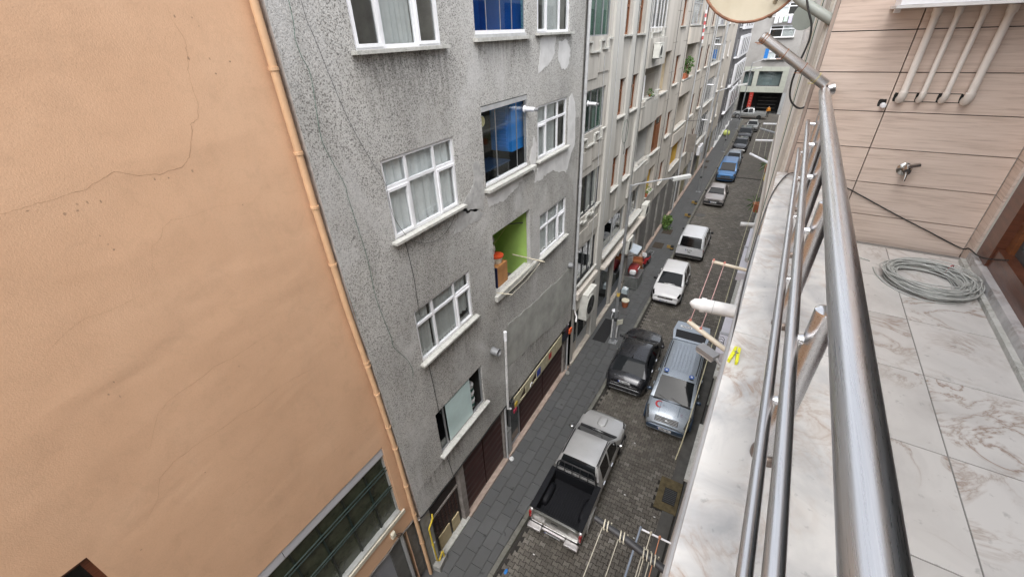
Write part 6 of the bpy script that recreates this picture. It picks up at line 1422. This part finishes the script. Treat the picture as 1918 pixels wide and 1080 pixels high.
# dark grey hatchback -----------------------------------------------------------
dk = dict(L=4.35, W=1.82, H=1.47, deck=[(0, .66), (.15, .76), (.5, .86), (1.2, .97), (2.5, 1.0), (3.7, 1.04), (4.1, 1.03), (4.28, .95), (4.35, .80)], roof=[(1.12, .97), (1.95, 1.40), (2.35, 1.46), (3.0, 1.44), (3.35, 1.38), (4.02, 1.03)], wb=1.14, wt=1.95, rt=3.28, rb=4.0, wins=[(1.55, 2.45), (2.53, 3.35)], wheels=[.85, 3.5], R=.34, gaps=(1.45, 2.48, 3.35), handles=(2.3, 3.15), hm=CHROME, rk=.16, rr=.7, fk=.24, fr=.95, bm=DKGR, bz=.45, plates=(('rear', .80),), crown=.05, pl_off=.03, tumble=.24, mm=DKGR, tl=None)
c = Car('dark_hatchback', 'dark grey hatchback parked by the lamp post with its rear to the camera', 'car', -2.82, 13.8 + 2.175, .015, dk, DKGR)
obj('antenna_fin', MB().add(*ellips2((0, c.Y(3.2), 1.45), (.03, .09, .045), e=.7)), BPLAS, c.th, True)
for z in (.70, .58, .36): obj('rear_crease', MB().box(-.6, .6, c.Y(4.35) - .04, c.Y(4.35) - .018, z, z + .012), CHROME if z == .7 else GREYP, c.th)

# blue-grey ambulance van, tailgate up -------------------------------------------
am = dict(L=4.2, W=1.78, H=1.84, deck=[(0, .58), (.07, .70), (.22, .87), (.5, .99), (.95, 1.10), (4.2, 1.08)], roof=[(.85, 1.09), (1.62, 1.74), (1.85, 1.82), (4.0, 1.84), (4.14, 1.80), (4.2, 1.5)], wb=.88, wt=1.62, rt=4.02, rb=4.18, wins=[(1.25, 1.95), (2.05, 2.9), (3.0, 3.8)], wheels=[.8, 3.45], R=.32, gaps=(1.2, 2.0, 2.95), handles=(1.85, 2.8), tumble=.12, rk=.04, fk=.2, fr=.8, hl=(.08, .5), grille=False, bz=.42, bm=BLGRD, plates=(('front', .36),), mm=BLGRD, rearglass=False, flatback=True, crown=.05, archm=BLGRD)
c = Car('ambulance_van', 'blue-grey minivan with a red crescent on its hood and its tailgate raised', 'van', -.74, 12.45 + 2.1, PI + .012, am, BLGR)
t = c.th
for k in range(7): obj('roof_rib', MB().add(*ellips2((-.42 + k * .14, c.Y(2.95), 1.868 - .001 * abs(k - 3) ** 2), (.018, .98, .010), e=.4)), BLGR, t, True)
gr = obj('grille', MB().obox((0, c.Y(.115), .785), (.44, 0, 0), (0, -.075, .085), (0, .012, .010)), BPLAS, t)
for k in range(4): obj('grille_bar', MB().obox((0, c.Y(.062 + .036 * k) + .012, .735 + .041 * k), (.42, 0, 0), (0, -.008, .009), (0, .006, .005)), GREYP, gr)
obj('badge', MB().lathe((0, c.Y(.11) + .01, .80), (0, .75, .66), [(0, .05), (.012, .045)], 16), GALV, gr, True)
for sg in (-1, 1): obj('hood_crease', MB().tube([(sg * .36, c.Y(q), c.ztop(q, .36) + .008) for q in (.3, .45, .6, .75)], .007, 5), BLGRD, t, True)
for sg in (-1, 1): obj('roof_rail', MB().tube([(sg * .62, c.Y(2.0), 1.835), (sg * .63, c.Y(2.6), 1.87), (sg * .63, c.Y(3.4), 1.87), (sg * .62, c.Y(3.9), 1.835)], .018, 6), BPLAS, t, True)
tgp = [(-.70, c.Y(4.1), 1.86), (.70, c.Y(4.1), 1.86), (.78, c.Y(4.55), 2.02), (.70, c.Y(5.15), 2.14), (-.70, c.Y(5.15), 2.14), (-.78, c.Y(4.55), 2.02)]
tg = obj('tailgate', MB().add(tgp + [(x, y, z - .07) for x, y, z in tgp], [(0, 1, 2, 5), (5, 2, 3, 4), (6, 11, 8, 7), (11, 10, 9, 8)] + [(i, 6 + i, 6 + (i + 1) % 6, (i + 1) % 6) for i in range(6)]), BLGR, t)
obj('tailgate_glass', MB().add([(-.62, c.Y(4.2), 1.908), (.62, c.Y(4.2), 1.908), (.66, c.Y(4.6), 2.048), (-.66, c.Y(4.6), 2.048)] + [(-.62, c.Y(4.2), 1.898), (.62, c.Y(4.2), 1.898), (.66, c.Y(4.6), 2.036), (-.66, c.Y(4.6), 2.036)], [(0, 1, 2, 3), (4, 5, 6, 7), (0, 4, 5, 1), (1, 5, 6, 2), (2, 6, 7, 3), (3, 7, 4, 0)]), CGLD, tg)
pl = obj('licence_plate', MB().obox((.28, c.Y(4.85), 2.095), (.25, 0, 0), (0, -.055, .011), (0, .001, .004)), PLATE, tg)
for k in range(6): obj('mark', MB().obox((.10 + k * .065, c.Y(4.85), 2.1005), (.018, 0, 0), (0, -.032, .0064), (0, 0, .001)), BLACKM, pl)
for sg in (-1, 1): obj('gas_strut', MB().tube([(sg * .68, c.Y(4.15), 1.5), (sg * .70, c.Y(4.6), 1.94)], .012, 6), BPLAS, tg)
obj('cargo_opening', MB().box(-.68, .68, c.Y(4.2) - .012, c.Y(4.2) - .004, .55, 1.7), BLACKM, t)
REDC = M('red_crescent_paint', (.48, .02, .025), .35, .1, 5); BLUEB = M('blue_badge_paint', (.02, .10, .40), .35, .1, 5)
def crescent(cx, q0, r, m, name, flip=1):
    n = 22; out_, inn = [], []
    for k in range(n + 1):
        a = math.radians(38) + (2 * PI - math.radians(76)) * k / n
        out_.append((cx + flip * r * math.cos(a), q0 + r * math.sin(a)))
        b = math.radians(52) + (2 * PI - math.radians(104)) * k / n
        inn.append((cx + flip * (.24 * r + .78 * r * math.cos(b)), q0 + .78 * r * math.sin(b)))
    mb = MB()
    P_ = lambda p: (p[0], c.Y(p[1]), c.ztop(p[1], p[0]) + .03)
    mb.v = [P_(p) for p in out_] + [P_(p) for p in inn]
    mb.f = [(k, k + 1, n + 2 + k, n + 1 + k) for k in range(n)]
    return obj(name, mb, m, t)
crescent(.42, .60, .15, REDC, 'red_crescent', -1); crescent(-.50, .42, .055, M('faint_violet_paint', (.26, .18, .26), .4, .1, 5), 'small_crescent', -1)
mb = MB(); mb.add([(.24 + .03 * math.cos(k * 1.2566 * 2), c.Y(.58) + .03 * math.sin(k * 1.2566 * 2), c.ztop(.58, .24) + .03) for k in range(5)], [(0, 1, 2, 3, 4)]); obj('small_star', mb, MC['faint_violet_paint'], t)
for x in (.5, -.48):
    bd = obj('blue_badge', MB().lathe((x, c.Y(1.86), c.roofz(1.86) + .006), (0, .12, 1), [(0, .1), (.006, .1)], 22), BLUEB, t)
    obj('badge_star', MB().add([(x + (.07 if k % 2 == 0 else .03) * math.cos(k * PI / 6), c.Y(1.86) + (.07 if k % 2 == 0 else .03) * math.sin(k * PI / 6), c.roofz(1.86) + .0155 + .12 * -((.07 if k % 2 == 0 else .03) * math.sin(k * PI / 6))) for k in range(12)], [tuple(range(12))]), PLATE, bd)
    obj('badge_text', MB().box(x - .09, x + .09, c.Y(1.735) - .02, c.Y(1.735) + .02, c.roofz(1.735) + .012, c.roofz(1.735) + .02), BLACKM, t)

# white hatchback facing the camera --------------------------------------------------
wh = dict(L=3.97, W=1.69, H=1.46, deck=[(0, .62), (.12, .72), (.4, .82), (1.05, .94), (2.5, .97), (3.6, .97), (3.9, .93), (3.97, .7)], roof=[(1.0, .94), (1.75, 1.38), (2.05, 1.45), (3.2, 1.43), (3.5, 1.36), (3.82, .98)], wb=1.02, wt=1.73, rt=3.48, rb=3.82, wins=[(1.4, 2.2), (2.28, 3.2)], wheels=[.75, 3.2], R=.31, gaps=(1.35, 2.24, 3.05), handles=(2.1, 2.95), gz=.50, bz=.38, bm=WHITE, fk=.2, mm=BPLAS, plates=(('front', .33),), crown=.045, hlm=CGLD)
c = Car('white_hatchback', 'white hatchback facing the camera beside the parked motorbike', 'car', -2.84, 21.85 + 1.985, PI + .02, wh, WHITE)
obj('lower_grille', MB().box(-.6, .6, c.Y(0) + .03, c.Y(0) + .042, .27, .325), BPLAS, c.th); obj('antenna', MB().tube([(0, c.Y(3.35), 1.46), (0, c.Y(3.5), 1.6)], .006, 5), BPLAS, c.th)
# white panel van, rear to camera -------------------------------------------------------
wv = dict(L=4.2, W=1.82, H=1.78, deck=[(0, .78), (.12, .88), (.4, .97), (.95, 1.06), (4.2, 1.04)], roof=[(.85, 1.05), (1.6, 1.68), (1.85, 1.76), (3.9, 1.77), (4.02, 1.72), (4.17, 1.06)], wb=.88, wt=1.6, rt=3.96, rb=4.17, wins=[(1.25, 1.95), (2.05, 2.9), (3.0, 3.75)], wheels=[.8, 3.45], R=.32, gaps=(1.2, 2.0, 2.95), handles=(1.85,), tumble=.13, rk=.05, fk=.18, bz=.42, plates=(('rear', .82),), tl=(.2, .02), rg=CGLD, mm=BPLAS, crown=.03, pl_off=.02)
c = Car('white_van', 'white minivan with a dark rear window, parked behind the white hatchback', 'van', -2.62, 28.15 + 2.1, 0, wv, WHITE2)
obj('rear_handle', MB().box(-.09, .09, c.Y(4.2) - .03, c.Y(4.2) - .012, .70, .74), BPLAS, c.th); obj('bumper_lip', MB().box(-.85, .85, c.Y(4.2) - .05, c.Y(4.2) - .03, .34, .37), CHROME, c.th)
for sg in (-1, 1): obj('roof_rail', MB().tube([(sg * .62, c.Y(1.9), 1.77), (sg * .63, c.Y(2.9), 1.80), (sg * .62, c.Y(3.85), 1.77)], .016, 6), GREYP, c.th, True)
# old taupe sedan ----------------------------------------------------------------------
sd_p = dict(L=4.25, W=1.68, H=1.40, deck=[(0, .74), (.08, .80), (.3, .84), (1.15, .92), (2.5, .94), (3.3, .96), (4.1, .93), (4.25, .85)], roof=[(1.12, .92), (1.62, 1.32), (1.8, 1.39), (2.85, 1.38), (3.0, 1.33), (3.45, .97)], wb=1.12, wt=1.62, rt=2.92, rb=3.45, wins=[(1.4, 2.05), (2.12, 2.85)], wheels=[.78, 3.4], R=.29, gaps=(1.3, 2.08, 2.8), fk=.06, rk=.05, gz=.56, bz=.44, plates=(('front', .42),), tumble=.22, mm=BPLAS, hl=(.02, .2))
Car('old_sedan', 'old taupe boxy sedan facing the camera at the far street pole', 'car', -2.58, 39.75 + 2.12, PI, sd_p, TAUPE)
bv = dict(wv, H=1.80, roof=[(.85, 1.05), (1.6, 1.70), (1.85, 1.78), (3.9, 1.79), (4.02, 1.74), (4.17, 1.06)], plates=(('front', .40),), gz=.58, fk=.2)
c = Car('blue_van', 'bright blue minivan with a ribbed roof behind the taupe sedan', 'van', -2.5, 47.5 + 2.1, PI, bv, BLUEC)
for k in range(6): obj('roof_rib', MB().add(*ellips2((-.4 + k * .16, c.Y(2.9), 1.815), (.02, .95, .012), e=.4)), BLUEC, c.th, True)
hb_ = dict(wh, wheels=[.75, 3.2], plates=(('front', .33),))
Car('steel_blue_car', 'pale steel-blue car directly behind the blue minivan', 'car', -2.5, 53.2 + 1.98, PI, dict(hb_), STLB)
Car('black_hatchback', 'black hatchback fourth from the far end of the parked row', 'car', -2.4, 60.9 + 1.98, PI, dict(hb_, H=1.5), BLKC)
Car('black_estate', 'tall black estate car in front of the last silver car', 'car', -2.42, 67.6 + 2.1, PI, dict(bv, H=1.62, roof=[(.85, 1.05), (1.6, 1.52), (1.85, 1.6), (3.6, 1.6), (3.9, 1.5), (4.17, 1.06)]), BLKC)
Car('silver_sedan', 'pale silver sedan last in the parked row', 'car', -1.95, 74.6 + 2.1, PI, dict(sd_p), SILV2)
# white pickup crossing the street end
pk2 = dict(pk); c = Car('crossing_pickup', 'white double-cab pickup standing crosswise at the far end of the street', 'pickup', -4.0, 86.6, PI / 2, pk2, SILV2)
t = c.th
for sg in (-1, 1):
    obj('bed_side', MB().add(*ellips2((sg * .83, (yb + yr) / 2, .80), (.05, (yb - yr) / 2 - .01, .30), e=.18)), SILV2, t, True); wh_ = obj('wheel', MB().lathe((sg * .68, -2.42, .37), (sg, 0, 0), [(0, .34), (.02, .37), (.175, .37), (.2, .34)], 20), TYRE, t, True)
obj('bed_floor', MB().box(-.78, .78, yr + .09, yb - .02, .6, .63), BPLAS, t); obj('tailgate', MB().add(*ellips2((0, yr + .035, .80), (.80, .045, .29), e=.2)), SILV2, t, True); obj('rear_bumper', MB().box(-.8, .8, yr - .15, yr - .02, .45, .55), BPLAS, t)

# ------------------------------------------------------------------ street furniture and small things
def lamp_post(label, x, y, h, arm, rise=.3, group='street lamp posts', base=True):
    t = thing('street_lamp', label, 'street lamp', (x, y, .13), 0, group)
    obj('pole', MB().tube([(0, 0, 0), (0, 0, h)], [.085, .055], 12), GALV, t, True)
    ax = Vector(arm)
    obj('arm', MB().tube([(0, 0, h - .05), tuple(ax * .12 + Vector((0, 0, h + .02))), tuple(ax + Vector((0, 0, h + rise)))], .032, 8), GALV, t, True)
    d = ax.normalized(); e = ax + Vector((0, 0, h + rise)); s_ = d.cross(Vector((0, 0, 1)))
    obj('lamp_head', MB().obox(tuple(e + d * .3), tuple(d * .36 + Vector((0, 0, .06))), tuple(s_ * .11), (0, 0, .06)), M('lamp_grey', (.50, .51, .50), .5, .1, 5), t)
    obj('lamp_glass', MB().obox(tuple(e + d * .3 - Vector((0, 0, .075))), tuple(d * .28 + Vector((0, 0, .045))), tuple(s_ * .09), (0, 0, .012)), M('lamp_bowl', (.55, .55, .5), .3, .1, 5), t)
    obj('base_plate', MB().box(-.2, .2, -.2, .2, 0, .03), GALV, t)
    for k in range(4): obj('bolt', MB().lathe((-.15 + .3 * (k % 2), -.15 + .3 * (k // 2), .03), (0, 0, 1), [(0, .02), (.03, .02)], 6), DARKM, t)
    obj('band', MB().tube([(0, 0, 1.35), (0, 0, 1.55)], .088, 12), DARKM, t, True)
    return t
lamp_post('tall grey street lamp rising beside the dark hatchback', -4.33, 17.15, 8.3, (1.5, .85, 0), .25)
lamp_post('grey street lamp by the taupe sedan', -4.33, 43.2, 9.0, (1.4, .6, 0), .4)
lamp_post('grey street lamp near the black hatchback', -4.1, 60.5, 9.0, (1.4, .6, 0), .4)
lamp_post('grey street lamp nearest the end of the street', -3.95, 76, 9.0, (1.4, .6, 0), .4)
solo('yellow_sticker', MB().lathe((-4.33, 17.15, 2.95), (0, 0, 1), [(0, .082), (.2, .081)], 12), YELLOWW, 'yellow sticker wrapped round the nearest lamp post', 'sticker', smooth=True)
st = thing('white_post_board', 'white upright board leaning behind the nearest lamp post', 'board', (-4.35, 17.5, .13), .2)
obj('board', MB().obox((-.06, .05, .55), (.16, .03, 0), (0, .015, 0), (0, .05, .55)), PVCD, st); obj('top', MB().obox((.15, .12, .95), (.16, .12, 0), (.0, .02, .0), (0, 0, .14)), M('cream_top', (.56, .55, .46), .6, .1, 5), st)
solo('door_mat', MB().obox((-5.0, 17.9, .139), (.34, .0, 0), (0, 1.05, 0), (0, 0, .007)), M('black_mat', (.012, .012, .013), .95, .3, 20), 'black rubber mat before the shop step', 'mat')
stl = thing('white_stool', 'white plastic stool beside the black mat', 'stool', (-4.95, 19.3, .13))
obj('seat', MB().lathe((0, 0, .42), (0, 0, 1), [(0, .17), (.03, .18), (.05, .16)], 14), PVC, stl, True)
for k in range(4): obj('leg', MB().tube([(.13 * math.cos(.8 + k * PI / 2), .13 * math.sin(.8 + k * PI / 2), .42), (.18 * math.cos(.8 + k * PI / 2), .18 * math.sin(.8 + k * PI / 2), 0)], .018, 6), PVC, stl)
pot = thing('terracotta_pot', 'terracotta pot with a white lid beyond the white stool', 'pot', (-4.75, 20.6, .13)); obj('pot', MB().lathe((0, 0, 0), (0, 0, 1), [(0, .15), (.4, .22)], 14), TERRA, pot, True); obj('lid', MB().lathe((0, 0, .401), (0, 0, 1), [(0, .23), (.06, .22)], 14), M('cream_lid', (.58, .54, .42), .6, .1, 6), pot, True)
fz = thing('steel_counter', 'stainless steel counter with a red bundle on top on the pavement', 'counter', (-5.05, 23.2, .13))
SSD = M('dull_stainless', (.30, .31, .30), .35, .2, 5, metal=.7)
obj('body', MB().box(-.42, .42, -.62, .62, .06, .86), SSD, fz); obj('top', MB().box(-.45, .45, -.65, .65, .861, .9), STEEL, fz)
for sx in (-.36, .36):
    for sy in (-.55, .55): obj('foot', MB().box(sx - .03, sx + .03, sy - .03, sy + .03, 0, .059), DARKM, fz)
bd = thing('red_bundle', 'rolled red bag with white and black lettering patches on the steel counter', 'bag', (-5.1, 23.25, 1.031))
obj('bag', MB().add(*ellips2((0, 0, .23), (.3, .5, .23), e=.6)), M('red_bag', (.22, .02, .02), .6, .25, 6), bd, True); obj('patch', MB().add(*ellips2((.05, -.42, .2), (.2, .09, .18), e=.6)), PVC, bd, True); obj('patch', MB().obox((.24, .05, .3), (.02, 0, .06), (0, .2, 0), (.06, 0, -.02)), PVC, bd)
for k in range(4): obj('mark', MB().obox((.262, -.08 + k * .09, .31), (.018, 0, .05), (0, .02, 0), (.008, 0, -.003)), BLACKM, bd)
CRT = M('orange_crate', (.30, .10, .035), .7, .25, 5)
for k in range(5):
    cr_ = thing('wooden_crate', ('lowest', 'second', 'third', 'fourth', 'topmost')[k] + ' orange-brown crate of the stack behind the steel counter', 'crate', (-5.22 + .03 * (k % 2), 24.5 + .04 * (k % 3), .13 + k * .235), .1 * (k - 2), 'stacked crates')
    obj('base', MB().box(-.28, .28, -.38, .38, 0, .02), CRT, cr_)
    for sg in (-1, 1):
        for q in (0, 1): obj('slat', MB().box(sg * .27 - .012, sg * .27 + .012, -.38, .38, .03 + q * .1, .11 + q * .1), CRT, cr_); obj('slat', MB().box(-.255, .255, sg * .37 - .012, sg * .37 + .012, .03 + q * .1, .11 + q * .1), CRT, cr_)
jr = thing('water_canister', 'pale blue canister standing in front of the steel counter', 'canister', (-5.15, 21.9, .13)); obj('body', MB().box(-.17, .17, -.17, .17, 0, .42), M('pale_blue_plastic', (.45, .52, .55), .4, .1, 6), jr); obj('cap', MB().lathe((0, 0, .421), (0, 0, 1), [(0, .08), (.09, .07)], 12), PVC, jr, True)
solo('black_crate', MB().box(-5.35, -4.9, 21.0, 21.55, .13, .35), BLACKM, 'low black box before the pale blue canister', 'box')
# motorbike
mo = thing('motorbike', 'small red moped with a rear rack parked on the pavement', 'moped', (-4.95, 25.9, .13), -.12)
REDM = paint('moped_red', (.40, .02, .025), 0, .3)
for y in (-.62, .62):
    w = obj('wheel', MB().tube([(0, y + .25 * math.cos(k * PI / 10), .28 + .25 * math.sin(k * PI / 10)) for k in range(20)], .045, 8, closed=True), TYRE, mo, True); obj('hub', MB().lathe((-.03, y, .28), (1, 0, 0), [(0, .17), (.06, .17)], 14), RIM, w, True)
obj('fairing', MB().add(*ellips2((0, -.38, .62), (.16, .09, .27), e=.7)), REDM, mo, True); obj('body', MB().add(*ellips2((0, .25, .58), (.15, .38, .14), e=.7)), REDM, mo, True); obj('seat', MB().add(*ellips2((0, .28, .77), (.14, .4, .06), e=.6)), BPLAS, mo, True); obj('floorboard', MB().box(-.13, .13, -.35, .05, .33, .38), BPLAS, mo)
obj('fork', MB().tube([(0, -.62, .28), (0, -.45, .85), (0, -.42, 1.0)], .03, 8), DARKM, mo, True); obj('handlebar', MB().tube([(-.34, -.34, 1.02), (0, -.42, 1.02), (.34, -.34, 1.02)], .018, 6), DARKM, mo, True); obj('headlight', MB().add(*ellips2((0, -.5, .92), (.1, .08, .08), e=.8)), LAMP, mo, True); obj('front_mudguard', MB().tube([(0, -.62 + .31 * math.cos(t), .28 + .31 * math.sin(t)) for t in [.5 + k * .3 for k in range(8)]], .06, 8), REDM, mo, True)
obj('rack', MB().tube([(-.14, .6, .72), (-.15, .98, .8), (.15, .98, .8), (.14, .6, .72)], .014, 6), GALV, mo, True); obj('windshield', MB().add(*ellips2((0, -.47, 1.12), (.16, .01, .15), e=.6)), CURT, mo, True)
for sg in (-1, 1): obj('mirror', MB().add(*ellips2((sg * .3, -.36, 1.2), (.06, .02, .05), e=.8)), BPLAS, mo, True)
# low striped bollards
for k, (x, y) in enumerate(((-3.93, 29.3), (-3.95, 36.1), (-3.98, 39.5))):
    b = thing('low_bollard', 'low black and ochre bollard on the kerb, ' + ('beside the white minivan', 'between the white minivan and the taupe sedan', 'just before the taupe sedan')[k], 'bollard', (x, y, .13), group='low bollards on the kerb')
    obj('post', MB().lathe((0, 0, 0), (0, 0, 1), [(0, .13), (.3, .12), (.36, .08)], 12), BPLAS, b, True); obj('band', MB().lathe((0, 0, .1), (0, 0, 1), [(0, .135), (.1, .132)], 12), M('ochre_band', (.30, .20, .06), .7, .2, 6), b, True); obj('arm', MB().box(-.35, -.1, -.05, .05, .1, .3), MC['ochre_band'], b)
# tree pits, weeds, manhole
SOIL = M('dark_soil', (.045, .034, .024), .95, .4, 9)
for k, (x, y) in enumerate(((-4.95, 29.6), (-4.9, 32.4), (-5.2, 52.3), (-5.35, 54.9))):
    solo('soil_pit', MB().box(x - .35, x + .35, y - .5, y + .5, .131, .139), SOIL, ('nearest', 'second', 'third', 'farthest')[k] + ' square soil pit in the left pavement', 'soil pit', 'soil pits in the pavement')
wd = thing('weed_clump', 'bright green weeds growing by the cream house step', 'weeds', (-5.3, 33.6, .13)); leaves((0, .3, .3), (.3, .9, .35), 420, .2, LEAF2, 'foliage', wd); leaves((.25, -.8, .1), (.3, .4, .12), 120, .14, LEAF, 'low_leaves', wd)
solo('manhole_cover', MB().lathe((-3.2, 37.4, -.01), (0, 0, 1), [(0, .42), (.02, .42)], 24), CONCD, 'round manhole cover on the road by the kerb', 'manhole cover')
mt = solo('rubbish_bag', MB().add(*ellips2((-4.9, 70.5, .5), (.45, .45, .37), e=.7)), M('yellow_green_bag', (.55, .62, .18), .6, .2, 5), 'pale yellow-green bag on the pavement far down the street', 'bag', smooth=True)
# litter on the road, a blue scrap
for k, (x, y) in enumerate(((-1.3, 9.3), (-.6, 8.0), (-3.2, 6.0), (-1.6, 11.6), (-.2, 9.0))):
    solo('litter_scrap', MB().add(*ellips2((x, y, .008), (.035, .022, .008), 8, 4, .8)), PVCD, ('white scrap of litter right of the pickup cab', 'white scrap of litter near the pickup tailgate', 'white scrap of litter behind the pickup', 'white scrap of litter between pickup and blue-grey minivan', 'white scrap of litter near the storm drain')[k], 'litter')
solo('blue_scrap', MB().add(*ellips2((-3.72, 5.15, .02), (.05, .09, .02), 8, 4, .8)), BLUEP, 'blue scrap in the gutter behind the pickup', 'litter')
# person in an orange jacket
pe = thing('person', 'person in an orange jacket and dark trousers standing at the street end', 'person', (-.45, 89.0, -.008), .4)
def skin_body(name, verts, edges, rad, m, parent):
    me = bpy.data.meshes.new(name); me.from_pydata(verts, edges, []); me.update(); o = link(name, me, parent)
    md = o.modifiers.new('Skin', 'SKIN'); sv = me.skin_vertices[0].data
    for i, r in enumerate(rad): sv[i].radius = (r, r); sv[i].use_root = i == 0
    o.modifiers.new('Subdivision', 'SUBSURF').levels = 2; o.modifiers['Subdivision'].render_levels = 2
    me.materials.append(m); return o
V = [(0, 0, .95), (0, 0, 1.15), (0, 0, 1.38), (0, 0, 1.5), (0, 0, 1.6), (0, 0, 1.72), (.1, 0, .9), (.13, .04, .5), (.13, 0, .08), (.14, -.14, .04), (-.1, 0, .9), (-.13, -.05, .5), (-.14, -.02, .08), (-.15, -.16, .04), (.2, 0, 1.4), (.28, 0, 1.12), (.25, -.15, .92), (.25, -.2, .84), (-.2, 0, 1.4), (-.28, 0, 1.12), (-.27, -.12, .9), (-.27, -.16, .82)]
E_ = [(0, 1), (1, 2), (2, 3), (3, 4), (4, 5), (0, 6), (6, 7), (7, 8), (8, 9), (0, 10), (10, 11), (11, 12), (12, 13), (2, 14), (14, 15), (15, 16), (16, 17), (2, 18), (18, 19), (19, 20), (20, 21)]
Rr = [.16, .15, .17, .06, .09, .085, .10, .075, .05, .045, .10, .075, .05, .045, .075, .055, .042, .035, .075, .055, .042, .035]
def person_mat():
    m, nt, b = newmat('person_clothing'); tc = nt.nodes.new('ShaderNodeTexCoord'); sx = nt.nodes.new('ShaderNodeSeparateXYZ'); nt.links.new(tc.outputs['Object'], sx.inputs[0])
    mr = nt.nodes.new('ShaderNodeMath'); mr.operation = 'DIVIDE'; mr.inputs[1].default_value = 2.0; nt.links.new(sx.outputs[2], mr.inputs[0])
    r = ramp(nt, mr.outputs[0], [(0.0, (.02, .02, .02)), (.44, (.025, .025, .03)), (.46, (.62, .24, .03)), (.76, (.62, .24, .03)), (.775, (.42, .26, .19)), (.85, (.42, .26, .19)), (.87, (.03, .02, .015))])
    for n_ in nt.nodes:
        if n_.type == 'VALTORGB': n_.color_ramp.interpolation = 'CONSTANT'
    nt.links.new(r, b.inputs['Base Color']); b.inputs['Roughness'].default_value = .8; return m
skin_body('body', V, E_, Rr, person_mat(), pe)
